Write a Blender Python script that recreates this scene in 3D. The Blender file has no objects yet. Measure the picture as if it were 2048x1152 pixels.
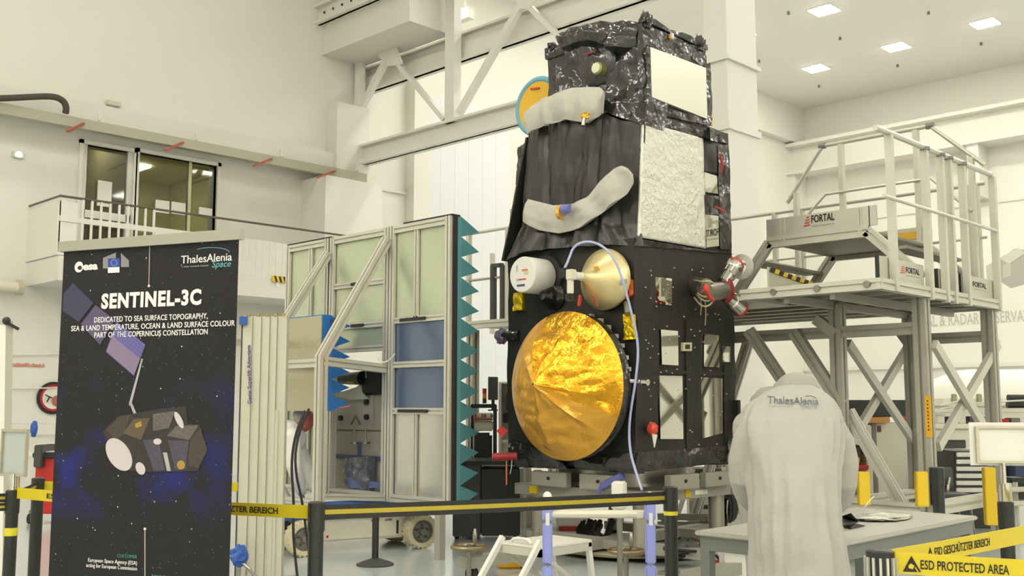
import bpy, bmesh, math, random
from math import sin, cos, tan, pi, radians as RAD, sqrt, atan2
from mathutils import Vector as V, Matrix, noise
random.seed(7)
SC = bpy.context.scene
COL = SC.collection
# ---------------------------------------------------------------- camera
# world X runs along the long wall (away, to the right), world Y across the hall (away, to the left)
FPX, PITCH, EYE, YAW = 2100.0, math.atan(234/2100.0), 1.4, RAD(44.5)
FH = V((cos(YAW), sin(YAW), 0)); RT = V((sin(YAW), -cos(YAW), 0)); ZU = V((0, 0, 1))
FWD = FH*cos(PITCH)+ZU*sin(PITCH); UPV = -FH*sin(PITCH)+ZU*cos(PITCH)
EYEP = V((0, 0, EYE))
cam = bpy.data.objects.new('camera', bpy.data.cameras.new('camera')); COL.objects.link(cam)
m = Matrix((RT, UPV, -FWD)).transposed().to_4x4(); m.translation = EYEP
cam.matrix_world = m
cam.data.sensor_width = 36; cam.data.lens = 36*FPX/2048; cam.data.clip_end = 200; cam.data.clip_start = 0.05
SC.camera = cam
def ray(px, py): return RT*((px-1024)/FPX)+UPV*((576-py)/FPX)+FWD
def onu(px, py, u): r = ray(px, py); return EYEP+r*(u/r.x)
def onv(px, py, v): r = ray(px, py); return EYEP+r*(v/r.y)
def onz(px, py, z): r = ray(px, py); return EYEP+r*((z-EYE)/r.z)
def ond(px, py, d): r = ray(px, py); return EYEP+r*(d/r.dot(FH))
def atd(px, d, z):           # point of a vertical line seen at column px, at forward distance d, height z
    zc = d*cos(PITCH)+(z-EYE)*sin(PITCH)
    return FH*d+RT*((px-1024)/FPX*zc)+ZU*z
# ---------------------------------------------------------------- materials
MATS = {}
def lin(c):
    return tuple(((x/255)/12.92 if x/255 <= .04045 else ((x/255+.055)/1.055)**2.4) for x in c)
def mat(name, rgb=(128,128,128), rough=.5, metal=0, spec=.5, bump=0, bscale=30, bdist=.02, bdet=4, var=0, vscale=4, emit=0, alpha=1, trans=0, bump2=0, coat=0, stretch=None, rvar=0):
    if name in MATS: return MATS[name]
    M = bpy.data.materials.new(name); M.use_nodes = True; nt = M.node_tree; b = nt.nodes['Principled BSDF']
    c = lin(rgb)+(1,)
    b.inputs['Base Color'].default_value = c; b.inputs['Roughness'].default_value = rough; b.inputs['Metallic'].default_value = metal
    b.inputs['Specular IOR Level'].default_value = spec; b.inputs['Alpha'].default_value = alpha
    b.inputs['Transmission Weight'].default_value = trans; b.inputs['Coat Weight'].default_value = coat
    if emit: b.inputs['Emission Color'].default_value = c; b.inputs['Emission Strength'].default_value = emit
    tc = nt.nodes.new('ShaderNodeTexCoord'); src = tc.outputs['Object']
    if stretch:
        mp = nt.nodes.new('ShaderNodeMapping'); mp.inputs['Scale'].default_value = stretch
        nt.links.new(src, mp.inputs['Vector']); src = mp.outputs['Vector']
    def nz(scale, detail=3, rgh=.55):
        n = nt.nodes.new('ShaderNodeTexNoise'); n.inputs['Scale'].default_value = scale; n.inputs['Detail'].default_value = detail; n.inputs['Roughness'].default_value = rgh
        nt.links.new(src, n.inputs['Vector']); return n
    if var or rvar:
        n = nz(vscale)
    if var:
        mx = nt.nodes.new('ShaderNodeMix'); mx.data_type = 'RGBA'
        mx.inputs[6].default_value = tuple(max(0, x*(1-var)) for x in c[:3])+(1,); mx.inputs[7].default_value = tuple(min(1, x*(1+var)) for x in c[:3])+(1,)
        nt.links.new(n.outputs['Fac'], mx.inputs[0]); nt.links.new(mx.outputs[2], b.inputs['Base Color'])
    if rvar:
        mr = nt.nodes.new('ShaderNodeMapRange'); mr.inputs[1].default_value = .3; mr.inputs[2].default_value = .7
        mr.inputs[3].default_value = max(.02, rough-rvar); mr.inputs[4].default_value = min(1, rough+rvar)
        nt.links.new(n.outputs['Fac'], mr.inputs[0]); nt.links.new(mr.outputs[0], b.inputs['Roughness'])
    if bump:
        n2 = nz(bscale, bdet); bp = nt.nodes.new('ShaderNodeBump'); bp.inputs['Strength'].default_value = bump; bp.inputs['Distance'].default_value = bdist
        h = n2.outputs['Fac']
        if bump2:
            vo = nt.nodes.new('ShaderNodeTexVoronoi'); vo.inputs['Scale'].default_value = bscale*.6; nt.links.new(src, vo.inputs['Vector'])
            ad = nt.nodes.new('ShaderNodeMath'); ad.operation = 'MULTIPLY_ADD'; ad.inputs[1].default_value = bump2
            nt.links.new(vo.outputs['Distance'], ad.inputs[0]); nt.links.new(h, ad.inputs[2]); h = ad.outputs[0]
        nt.links.new(h, bp.inputs['Height']); nt.links.new(bp.outputs['Normal'], b.inputs['Normal'])
    MATS[name] = M; return M
# ---------------------------------------------------------------- objects
ORG = {}
def tag(o, label=None, cat=None, group=None, kind=None):
    if label: o['label'] = label
    if cat: o['category'] = cat
    if group: o['group'] = group
    if kind: o['kind'] = kind
    return o
def thing(name, loc, label, cat, group=None):
    o = bpy.data.objects.new(name, None); COL.objects.link(o); o.location = loc; o.empty_display_size = .1
    ORG[o.name] = V(loc)
    return tag(o, label, cat, group)
def link_mesh(name, me, M, parent=None):
    o = bpy.data.objects.new(name, me); COL.objects.link(o)
    me.name = name
    if M and not me.materials: me.materials.append(M)
    if parent is not None:
        o.parent = parent; me.transform(Matrix.Translation(-ORG[parent.name])); ORG[o.name] = ORG[parent.name]
    else:
        ORG[o.name] = V((0, 0, 0))
    return o
def origin_to_base(o):
    """put a parentless mesh's origin at the middle of its base"""
    me = o.data; xs = [v.co for v in me.vertices]
    if not xs: return o
    c = V(((min(v.x for v in xs)+max(v.x for v in xs))/2, (min(v.y for v in xs)+max(v.y for v in xs))/2, min(v.z for v in xs)))
    me.transform(Matrix.Translation(-c)); o.location = c; ORG[o.name] = c; return o
class MB:
    def __init__(s): s.v = []; s.f = []
    def add(s, vs, fs):
        b = len(s.v); s.v += [V(p) for p in vs]; s.f += [tuple(b+i for i in f) for f in fs]; return s
    def hexa(s, p):      # 8 corners: bottom 4 then top 4
        return s.add(p, [(3,2,1,0),(4,5,6,7),(0,1,5,4),(1,2,6,5),(2,3,7,6),(3,0,4,7)])
    def box(s, x0, x1, y0, y1, z0, z1):
        x0, x1 = min(x0,x1), max(x0,x1); y0, y1 = min(y0,y1), max(y0,y1); z0, z1 = min(z0,z1), max(z0,z1)
        return s.hexa([(x0,y0,z0),(x1,y0,z0),(x1,y1,z0),(x0,y1,z0),(x0,y0,z1),(x1,y0,z1),(x1,y1,z1),(x0,y1,z1)])
    def rbox(s, c, a, w, d, h):   # box centred at c (base), turned by a about z
        ca, sa = cos(a), sin(a); c = V(c)
        q = [(-w/2,-d/2),(w/2,-d/2),(w/2,d/2),(-w/2,d/2)]
        return s.hexa([c+V((x*ca-y*sa, x*sa+y*ca, z)) for z in (0,h) for x,y in q])
    def beam(s, p, q, w, h=None, up=(0,0,1)):
        p, q = V(p), V(q); h = h or w; d = (q-p).normalized(); up = V(up)
        if abs(d.dot(up.normalized())) > .98: up = V((1,0,0))
        x = d.cross(up).normalized()*(w/2); y = x.cross(d).normalized()*(h/2)
        return s.hexa([p-x-y,p+x-y,p+x+y,p-x+y,q-x-y,q+x-y,q+x+y,q-x+y])
    def slot(s, p, q, w, h=None, up=(0,0,1), g=.22):   # extrusion bar with a groove down each long face
        p, q = V(p), V(q); h = h or w; d = (q-p).normalized(); up = V(up)
        if abs(d.dot(up.normalized())) > .98: up = V((1,0,0))
        x = d.cross(up).normalized(); y = x.cross(d).normalized()
        a, e = w/2, h/2; gx, gy = w*g/2, h*g/2; dp = min(w,h)*.2
        pr = [(-a,-e),(-gx,-e),(-gx,-e+dp),(gx,-e+dp),(gx,-e),(a,-e),(a,-gy),(a-dp,-gy),(a-dp,gy),(a,gy),(a,e),(gx,e),(gx,e-dp),(-gx,e-dp),(-gx,e),(-a,e),(-a,gy),(-a+dp,gy),(-a+dp,-gy),(-a,-gy)]
        n = len(pr)
        vs = [p+x*u+y*t for u,t in pr]+[q+x*u+y*t for u,t in pr]
        return s.add(vs, [tuple(range(n-1,-1,-1)), tuple(range(n,2*n))]+[(i,(i+1)%n,n+(i+1)%n,n+i) for i in range(n)])
    def cyl(s, p, q, r0, r1=None, n=16, cap=True):
        p, q = V(p), V(q); r1 = r0 if r1 is None else r1; d = (q-p).normalized()
        x = d.orthogonal().normalized(); y = d.cross(x)
        A = [p+(x*cos(2*pi*i/n)+y*sin(2*pi*i/n))*r0 for i in range(n)]; B = [q+(x*cos(2*pi*i/n)+y*sin(2*pi*i/n))*r1 for i in range(n)]
        fs = [(i,(i+1)%n,n+(i+1)%n,n+i) for i in range(n)]
        if cap: fs += [tuple(range(n-1,-1,-1)), tuple(range(n,2*n))]
        return s.add(A+B, fs)
    def lathe(s, o, axis, prof, n=24, cap=True, a0=0):  # prof: (along, radius)
        o, d = V(o), V(axis).normalized(); x = d.orthogonal().normalized(); y = d.cross(x)
        vs = [o+d*t+(x*cos(a0+2*pi*i/n)+y*sin(a0+2*pi*i/n))*r for t,r in prof for i in range(n)]; k = len(prof)
        fs = [(j*n+i, j*n+(i+1)%n, (j+1)*n+(i+1)%n, (j+1)*n+i) for j in range(k-1) for i in range(n)]
        if cap: fs += [tuple(range(n-1,-1,-1)), tuple(range((k-1)*n,k*n))]
        return s.add(vs, fs)
    def tube(s, pts, r, n=8, smooth=0, closed=False):
        P = [V(p) for p in pts]
        for _ in range(smooth):
            Q = [] if closed else [P[0]]
            rng = range(len(P)) if closed else range(len(P)-1)
            for i in rng:
                a, b = P[i], P[(i+1)%len(P)]; Q += [a*.75+b*.25, a*.25+b*.75]
            if not closed: Q.append(P[-1])
            P = Q
        k = len(P); R = r if isinstance(r,(list,tuple)) else [r]*k
        if len(R) != k: R = [R[min(len(R)-1, int(i*len(R)/k))] for i in range(k)]
        vs = []; x = None
        for i in range(k):
            if closed: d = (P[(i+1)%k]-P[i-1]).normalized()
            else: d = (P[min(i+1,k-1)]-P[max(i-1,0)]).normalized()
            if x is None: x = d.orthogonal().normalized()
            else:
                x = x-d*x.dot(d); x = x.normalized() if x.length > 1e-6 else d.orthogonal().normalized()
            y = d.cross(x); vs += [P[i]+(x*cos(2*pi*j/n)+y*sin(2*pi*j/n))*R[i] for j in range(n)]
        fs = [(i*n+j, i*n+(j+1)%n, ((i+1)%k)*n+(j+1)%n, ((i+1)%k)*n+j) for i in range(k if closed else k-1) for j in range(n)]
        if not closed: fs += [tuple(range(n-1,-1,-1)), tuple(range((k-1)*n,k*n))]
        return s.add(vs, fs)
    def prism(s, poly, ext):   # planar polygon (3-D points) extruded by vector
        e = V(ext); n = len(poly); P = [V(p) for p in poly]
        return s.add(P+[p+e for p in P], [tuple(range(n-1,-1,-1)), tuple(range(n,2*n))]+[(i,(i+1)%n,n+(i+1)%n,n+i) for i in range(n)])
    def grid(s, fn, nu, nv, wrap=False):
        vs = [fn(i/(nu if wrap else nu-1), j/(nv-1)) for j in range(nv) for i in range(nu)]
        fs = [(j*nu+i, j*nu+(i+1)%nu, (j+1)*nu+(i+1)%nu, (j+1)*nu+i) for j in range(nv-1) for i in range(nu if wrap else nu-1)]
        return s.add(vs, fs)
    def ball(s, c, r, nu=16, nv=10, fn=None):
        c = V(c); r = V(r) if not isinstance(r,(int,float)) else V((r,r,r)); vs = []
        for j in range(nv+1):
            t = pi*j/nv-pi/2
            for i in range(nu):
                a = 2*pi*i/nu; p = V((cos(t)*cos(a), cos(t)*sin(a), sin(t)))
                p = fn(p) if fn else p
                vs.append(c+V((p.x*r.x,p.y*r.y,p.z*r.z)))
        return s.add(vs, [(j*nu+i, j*nu+(i+1)%nu, (j+1)*nu+(i+1)%nu, (j+1)*nu+i) for j in range(nv) for i in range(nu)])
    def build(s, name, M, parent=None, smooth=False, bevel=0, fix=True, label=None, cat=None, group=None, kind=None, sub=0, angle=None):
        me = bpy.data.meshes.new(name); me.from_pydata([tuple(p) for p in s.v], [], s.f)
        bm = bmesh.new(); bm.from_mesh(me)
        bmesh.ops.remove_doubles(bm, verts=bm.verts, dist=1e-6)
        bmesh.ops.dissolve_degenerate(bm, edges=bm.edges, dist=1e-6)
        if fix: bmesh.ops.recalc_face_normals(bm, faces=bm.faces)
        if bevel:
            es = [e for e in bm.edges if len(e.link_faces) == 2 and e.calc_face_angle(0) > .6]
            bmesh.ops.bevel(bm, geom=es, offset=bevel, segments=2, affect='EDGES', clamp_overlap=True)
        if sub:
            bmesh.ops.subdivide_edges(bm, edges=bm.edges, cuts=sub, use_grid_fill=True)
        for f in bm.faces: f.smooth = smooth
        if smooth:
            for e in bm.edges:
                if len(e.link_faces) == 2 and e.calc_face_angle(0) > (angle or .7): e.smooth = False
        bm.to_mesh(me); bm.free()
        o = link_mesh(name, me, M, parent)
        if parent is None and label and kind != 'structure': origin_to_base(o)
        return tag(o, label, cat, group, kind)
def text(name, s, M, parent, O, X, Y, width=None, height=None, bold=0, shear=0, align='LEFT', ext=.0006, label=None, spacing=1, bend=None):
    """lettering as a thin solid; O = baseline start/centre/end, X / Y = reading and up directions"""
    cu = bpy.data.curves.new(name, 'FONT'); cu.body = s; cu.size = 1; cu.offset = bold; cu.shear = shear; cu.extrude = .001; cu.resolution_u = 3; cu.space_character = spacing
    ob = bpy.data.objects.new('tmp', cu); me = bpy.data.meshes.new_from_object(ob); bpy.data.objects.remove(ob); bpy.data.curves.remove(cu)
    xs = [v.co.x for v in me.vertices]; ys = [v.co.y for v in me.vertices]; x0, x1 = min(xs), max(xs); cap = .72
    sx = width/(x1-x0) if width else None; sy = height/cap if height else None
    sx = sx or sy; sy = sy or sx
    off = {'LEFT': x0, 'CENTER': (x0+x1)/2, 'RIGHT': x1}[align]
    X, Y = V(X).normalized(), V(Y).normalized(); N = X.cross(Y).normalized(); O = V(O)
    for v in me.vertices:
        a, b = (v.co.x-off)*sx, v.co.y*sy; base = O
        p = O+X*a+Y*b+N*(v.co.z/.001*ext)
        v.co = bend(a, b, v.co.z/.001*ext) if bend else p
    o = link_mesh(name, me, M, parent); return tag(o, label)
def marks(name, M, parent, O, X, Y, width, height, n=8, **k):
    """a line of print too small or worn to read: a row of short dashes"""
    X, Y, O = V(X).normalized(), V(Y).normalized(), V(O); N = X.cross(Y); mb = MB(); rnd = random.Random(n); w = width/n
    for i in range(n):
        a = O+X*(w*i+w*.1); b = a+X*w*rnd.uniform(.55,.85); h = Y*height*rnd.uniform(.6,1)
        mb.prism([a, b, b+h, a+h], N*.0008)
    return mb.build(name, M, parent, **k)
def copy_tree(o, parent=None):
    c = o.copy(); COL.objects.link(c); ORG[c.name] = ORG[o.name]
    if parent is not None: c.parent = parent
    for ch in [x for x in o.children]: copy_tree(ch, c)
    return c
def nz3(p, s=1, o=0): return noise.noise(V(p)*s+V((o,o*1.7,-o)))
def fbm(p, s=1, o=0, k=3):
    a = 0; w = 1
    for i in range(k): a += w*noise.noise(V(p)*(s*2**i)+V((o+i*7,o*1.3,-o))); w *= .5
    return a
# ---------------------------------------------------------------- palette
WALL = mat('wall_paint', (230,227,217), .6, var=.02, vscale=.6)
WALLB = mat('wall_paint_recess', (224,221,211), .6)
STEELW = mat('white_steel', (229,226,216), .5)
CEIL = mat('ceiling_paint', (238,235,226), .7)
FLOORM = mat('epoxy_floor', (192,198,196), .16, spec=.5, var=.03, vscale=1.2)
LAMP = mat('lamp_diffuser', (255,251,240), .5, emit=36)
ALU = mat('aluminium', (208,205,192), .36, .45)
ALUD = mat('aluminium_dull', (172,169,155), .42, .35)
ALUM = mat('aluminium_matt', (206,203,188), .5, .2)
STEEL = mat('steel', (150,148,138), .32, .9)
CHROME = mat('chrome', (215,210,198), .12, 1)
MLI = mat('black_blanket', (46,45,41), .38, spec=.35, bump=.5, bscale=5, bump2=.8)
MLIG = mat('black_glossy_blanket', (42,40,37), .16, spec=.8, bump=.8, bscale=5, bump2=.7, bdist=.05, bdet=2)
BLACKP = mat('black_plastic', (36,36,34), .45)
BLACKR = mat('black_rubber', (38,37,35), .7)
DARKG = mat('dark_grey_plastic', (66,66,63), .5)
GREYP = mat('grey_plastic', (128,127,120), .5)
GREYM = mat('grey_paint_metal', (120,121,114), .45, .3)
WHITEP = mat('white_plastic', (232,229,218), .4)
CREAMP = mat('cream_plastic', (222,216,196), .45)
WHITEM = mat('white_paint_metal', (228,226,216), .35)
YEL = mat('yellow_paint', (226,190,26), .45)
YELT = mat('yellow_tape', (212,190,34), .4)
RED = mat('red_paint', (186,40,36), .45)
REDR = mat('red_cover', (206,62,44), .5)
ORANGE = mat('orange_plastic', (225,130,45), .5)
BLUE = mat('blue_paint', (44,88,168), .45)
BLUEF = mat('blue_foam', (42,118,196), .75, bump=.3, bscale=60)
TEAL = mat('teal_foam', (84,146,152), .8, bump=.3, bscale=60)
LAV = mat('lavender_foam', (154,162,226), .7)
VIOLET = mat('violet_tape', (110,112,178), .5)
GOLDF = mat('gold_foil', (236,172,44), .2, .8, bump=.7, bscale=7, bump2=1.2, bdist=.035)
AMBERF = mat('amber_film', (224,168,62), .3, .4, bump=.7, bscale=6, bump2=1.2, bdist=.035)
YELF = mat('yellow_foil', (232,196,24), .25, .6, bump=.5, bscale=40, bump2=1)
HORN = mat('pale_gold_metal', (230,212,156), .34, .55)
GREYC = mat('grey_cloth', (186,182,170), .5, bump=.3, bscale=12)
MIRROR = mat('mirror_radiator', (225,224,214), .04, 1)
QUARTZ = mat('white_radiator_tiles', (220,218,200), .25, .35)
WHITEF = mat('white_crinkled_film', (224,222,206), .32, .25, bump=.75, bscale=26, bump2=.5, var=.1, vscale=22)
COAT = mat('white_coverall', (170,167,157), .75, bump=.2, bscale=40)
SKIN = mat('skin', (196,120,100), .55)
SKINR = mat('flushed_skin', (170,92,78), .55)
HAIR = mat('grey_hair', (150,146,136), .7)
NETM = mat('hair_net', (166,163,152), .8, bump=.6, bscale=90)
INK = mat('black_print', (34,33,30), .6)
INKW = mat('white_print', (236,235,230), .6)
INKG = mat('grey_print', (170,170,165), .6)
INKGRN = mat('green_print', (70,140,124), .6)
INKR = mat('red_print', (205,52,44), .6)
INKP = mat('violet_print', (84,76,128), .6)
WOOD = mat('plywood', (178,160,126), .6)
BRASS = mat('brass', (170,146,84), .4, .7)
GLASS = mat('window_glass', (225,232,222), .03, trans=1, spec=.4)
CLEARF = mat('clear_film', (190,196,214), .12, trans=.75, bump=.8, bscale=18, bump2=1)
# ================================================================ setting
LW, TU, FU, CH = 18.6, 13.9, 33.6, 11.95      # left wall y, truss plane x, far wall x, ceiling z
RWY, BX = -26.0, -10.0
def struct(name, mb, M, label=None, **k):
    o = mb.build(name, M, kind='structure', **k)
    if label: o['label'] = label
    return o
struct('floor', MB().box(BX, FU+.3, RWY, LW+5.3, -.2, 0), FLOORM)
struct('ceiling', MB().box(BX, FU+.3, RWY, LW+.3, CH, CH+.2), CEIL)
struct('wall_front', MB().box(BX-.3, BX, RWY, LW+.3, 0, CH), WALL)
struct('wall_right', MB().box(BX, FU+.3, RWY-.3, RWY, 0, CH), WALL)
struct('wall_far', MB().box(FU, FU+.3, RWY, LW+.3, 0, CH), WALL)
# left wall with its door and window openings on the gallery level
d0, d1 = onv(165,300,LW), onv(259,475,LW); w0, w1 = onv(277,312,LW), onv(428,500,LW)
DZ = onv(212,296,LW).z; WZ = onv(350,318,LW).z; GZ = DZ-2.25
xs = [BX, d0.x, d1.x, w0.x, w1.x, FU+.3]
wl = MB()
wl.box(xs[0], xs[1], LW, LW+.3, 0, CH).box(xs[2], xs[3], LW, LW+.3, 0, CH).box(xs[4], xs[5], LW, LW+.3, 0, CH)
wl.box(xs[1], xs[2], LW, LW+.3, 0, GZ).box(xs[1], xs[2], LW, LW+.3, DZ, CH)
wl.box(xs[3], xs[4], LW, LW+.3, 0, GZ+.15).box(xs[3], xs[4], LW, LW+.3, WZ, CH)
struct('wall_left', wl, WALL)
# office behind the glass
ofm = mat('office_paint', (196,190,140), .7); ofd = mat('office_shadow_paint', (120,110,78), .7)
of = MB(); x0, x1, y0, y1 = d0.x-1.2, w1.x+1.5, LW+.32, LW+4.8
of.box(x0, x1, y0, y1, GZ-.2, GZ).box(x0, x1, y0, y1, WZ+.55, WZ+.75).box(x0, x1, y1, y1+.2, GZ, WZ+.55).box(x0-.2, x0, y0, y1, GZ, WZ+.55).box(x1, x1+.2, y0, y1, GZ, WZ+.55)
struct('wall_office', of, ofm)
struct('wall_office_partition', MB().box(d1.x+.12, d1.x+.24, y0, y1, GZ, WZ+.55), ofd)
fr = MB()
for a,b,z0,z1 in ((d0,d1,GZ,DZ),(w0,w1,GZ+.15,WZ)):
    t = .07
    fr.box(a.x-t, a.x, LW-.06, LW+.1, z0, z1+t).box(b.x, b.x+t, LW-.06, LW+.1, z0, z1+t).box(a.x-t, b.x+t, LW-.06, LW+.1, z1, z1+t)
struct('trim_1', fr, STEELW)
door = struct('door_1', MB().box(d0.x, d1.x, LW+.05, LW+.065, GZ, DZ), GLASS)
fm = MB(); t = .09
fm.box(d0.x, d0.x+t, LW+.0, LW+.1, GZ, DZ).box(d1.x-t, d1.x, LW, LW+.1, GZ, DZ)
q = onv(212,432,LW).z; fm.box(d0.x, d1.x, LW, LW+.1, q-.07, q+.07)
link = fm.build('door_frame', STEELW, door)
MB().box(*[onv(196,360,LW).x, onv(224,360,LW).x], LW-.012, LW+.02, onv(200,412,LW).z, onv(200,361,LW).z).build('notice', WHITEP, door, label='white paper notice on the gallery door')
win = struct('window_1', MB().box(w0.x, w1.x, LW+.05, LW+.065, GZ+.15, WZ), GLASS)
fm = MB(); xm = onv(380,400,LW).x
fm.box(xm-.03, xm+.03, LW+.02, LW+.1, GZ+.15, WZ).build('window_mullion', mat('pale_office_frame', (206,202,160), .6), win)
for (a,b,c,d) in ((311,399,339,424),(343,403,371,427),(398,414,424,432)):
    MB().box(onv(a,b,LW).x, onv(c,b,LW).x, LW-.012, LW+.02, onv(a,d,LW).z, onv(a,b,LW).z).build('notice', WHITEP, win, label='white paper notice on the office window')
# gallery: slab, solid parapet, dark hand rail
gy = 17.3
ga = onv(120,405,gy).x; rz = onv(160,397,gy).z
g = MB().box(ga, TU-.2, gy-.05, LW, GZ-.42, GZ-.02)
pz0 = onv(520,470,gy).z
par = MB(); xa = onv(312,440,gy).x
par.box(xa, TU-.3, gy, gy+.05, GZ-.02, rz-.32)
n = 34
for i in range(n+1):
    x = xa+(TU-.3-xa)*i/n; par.box(x-.012, x+.012, gy-.012, gy, GZ-.02, rz-.32)
struct('trim_2', g, WALLB, )
gal = thing('gallery_railing', (ga, gy, GZ), 'white gallery railing with thin dark hand rail below the office window', 'railing')
par.build('parapet_panel', STEELW, gal)
hr = MB(); hr.tube([(ga, LW-.02, rz), (ga, gy, rz), (TU-.3, gy, rz)], .022, 8)
hr.build('hand_rail', mat('dark_rail', (96,90,78), .5), gal)
ra = onv(168,432,gy); rb = onv(255,440,gy)
for i in range(9):
    x = ga+.38+(xa-ga-.42)*i/8; MB().box(x-.018, x+.018, gy-.015, gy+.015, GZ-.02, rz+.0).build('baluster', STEELW, gal)
MB().box(ga, xa, gy-.02, gy+.02, rz-.42, rz-.33).box(ga, xa, gy-.02, gy+.02, GZ, GZ+.08).build('mid_rail', STEELW, gal)
MB().box(ga-.02, ga+.02, gy, LW, GZ, rz-.08).box(ga, ga+.3, gy, gy+.03, GZ, rz-.08).build('end_panel', STEELW, gal)
# wall corbel strip and cable trunking below it
cy = 18.15
c0 = onv(0,196,cy); c1 = onv(0,214,cy); 
zt, zb = onv(330,262,cy).z, onv(330,280,cy).z
struct('trim_3', MB().box(BX, TU-.05, cy+.1, LW, zb+.02, zt+.28), WALLB)
tz = onv(345,284,cy-.15).z
trk = thing('cable_trunking', (7, cy-.15, tz-.1), 'long grey cable trunking running along the upper left wall', 'trunking')
MB().box(BX+.05, TU-.16, cy-.24, cy-.1, tz-.09, tz+.09).build('trunk', mat('trunking_grey', (176,172,152), .5), trk)
for i in range(16):
    x = 13.6-i*1.9
    if x < 3: break
    MB().box(x-.02, x+.02, cy-.14, cy+.12, tz+.09, tz+.16).box(x-.02, x+.02, cy-.05, cy-.02, tz+.0, tz+.3).build('bracket', STEELW, trk)
for i,(a,b,c,d) in enumerate(((167,247,135,263),(366,285,331,300),(543,318,507,332),(670,342,635,355))):
    p = onv(a,b,cy-.24); e = onv(c,d,p.y-.45)
    MB().beam(p, V((e.x, p.y-.45, e.z)), .05, .03).build('red_rod', mat('dull_red_paint', (178,84,62), .5), trk)
hp = [onv(-60,197,cy-.3), onv(0,197,cy-.3), onv(60,194,cy-.3), onv(108,192,cy-.3), onv(128,202,cy-.3), onv(133,216,cy-.3), onv(131,226,cy-.25)]
MB().tube(hp, .055, 10, 2).build('cable_hose', mat('dark_hose', (74,68,58), .6), None, True, label='thick dark cable hose bending down into the wall trunking', cat='hose')
p0, p1 = onv(211,201,LW), onv(238,216,LW)
bx = thing('junction_box', (p0.x, LW-.05, p1.z), 'small beige junction box on the wall above the cable trunking', 'box')
MB().box(p0.x, p1.x, LW-.1, LW, p1.z, p0.z).build('cover', mat('beige_plastic', (206,202,184), .5), bx, bevel=.01); MB().cyl((p0.x*.5+p1.x*.5, LW-.03, p1.z), (p0.x*.5+p1.x*.5, LW-.03, zt+.28), .012).build('conduit', STEELW, bx)
p0, p1 = onv(24,302,LW-.02), onv(46,318,LW-.02)
ex = thing('emergency_light', (p0.x, LW, p1.z), 'small lit emergency light on the far left wall', 'light')
MB().box(p0.x, p1.x, LW-.08, LW, p1.z, p0.z).build('housing', mat('pale_green_plastic', (206,220,200), .4), ex, bevel=.01); MB().ball(((p0.x+p1.x)/2, LW-.09, (p0.z+p1.z)/2), (.05,.02,.05)).build('lens', mat('lens_glow', (250,255,245), .3, emit=3), ex, True)
# ---- big steel truss across the hall, plane x = TU
tr = thing('roof_truss', (TU, 12, 0), 'white steel lattice truss crossing the hall behind the satellite', 'truss')
def tp(px, py, dx=0): return onu(px, py, TU+dx)
zc0 = tp(700,304).z; zc1 = tp(690,340).z
lb = tp(1030,250).z; lt = tp(1030,198).z
MB().box(TU-.15, TU+.15, 8.95, LW, zc1, zc1+.05).box(TU-.15, TU+.15, 8.95, LW, zc0-.0, zc0+.05).box(TU-.03, TU+.03, 8.95, LW, zc1, zc0).box(TU-.15, TU-.02, 8.95, LW, zc1+.05, zc1+.1).build('lower_chord', STEELW, tr)
ztop = CH
MB().box(TU-.1, TU+.1, *sorted((tp(897,150).y, tp(915,150).y)), zc0, ztop).build('vertical_member', STEELW, tr)
MB().box(TU-.1, TU+.1, *sorted((tp(715,250).y, tp(722,250).y)), 0, ztop).build('vertical_member', STEELW, tr)
for (a,b,c,d,w) in ((680,300,800,68,.13),(761,84,890,240,.1),(918,228,1046,4,.13),(1046,0,1165,120,.1)):
    MB().beam(tp(a,b,-.05), tp(c,d,-.05), w, .12, (1,0,0)).build('diagonal_member', STEELW, tr)
MB().prism([tp(762,92,-.12), tp(790,88,-.12), tp(805,128,-.12), tp(775,132,-.12), tp(756,112,-.12)], (.03,0,0)).build('gusset_plate', STEELW, tr)
MB().prism([tp(1030,0,-.12), tp(1070,0,-.12), tp(1060,16,-.12), tp(1036,18,-.12)], (.03,0,0)).build('gusset_plate', STEELW, tr)
ub, ut = onu(725,188,TU+.35), onu(725,149,TU+.35)
up = MB().box(TU+.25, TU+.55, 9.05, LW, ub.z, ub.z+.06).box(TU+.25, TU+.55, 9.05, LW, ut.z+.05, ut.z+.1).box(TU+.36, TU+.44, 9.05, LW, ub.z, ut.z+.1)
up.box(TU+.22, TU+.25, 9.05, LW, ub.z-.02, ub.z+.3); up.build('upper_chord', STEELW, tr)
for i in range(7):
    c = V((TU+.355, LW-.55-1.05*i, ub.z+.25)); MB().cyl(c, c-V((.03,0,0)), .035, n=8).build('bolt', GREYP, tr)
# crane rail corbel box top left
A = onv(643,111,LW); B = onu(819,36,A.x)
struct('trim_4', MB().box(A.x, TU+.2, B.y, LW, A.z, CH), WALLB)
A2 = onv(628,48,LW); 
rl = thing('crane_rail', (A2.x, LW-2, A2.z), 'white steel crane rail with a row of bolt holes, high in the left corner', 'rail')
MB().box(A2.x, A2.x+.3, B.y-2, LW, A2.z, A2.z+.05).box(A2.x+.1, A2.x+.16, B.y-2, LW, A2.z, A2.z+.36).box(A2.x-.02, A2.x+.5, B.y-2, LW, A2.z+.36, A2.z+.42).build('rail_beam', STEELW, rl)
for i in range(12):
    c = V((A2.x+.1, LW-.25-.32*i, A2.z+.22)); MB().cyl(c, c-V((.02,0,0)), .03, n=8).build('bolt', DARKG, rl)
MB().box(A2.x+.3, A.x+.02, LW-5, LW, A2.z+.3, A2.z+.4).build('bracket', STEELW, rl)
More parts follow.
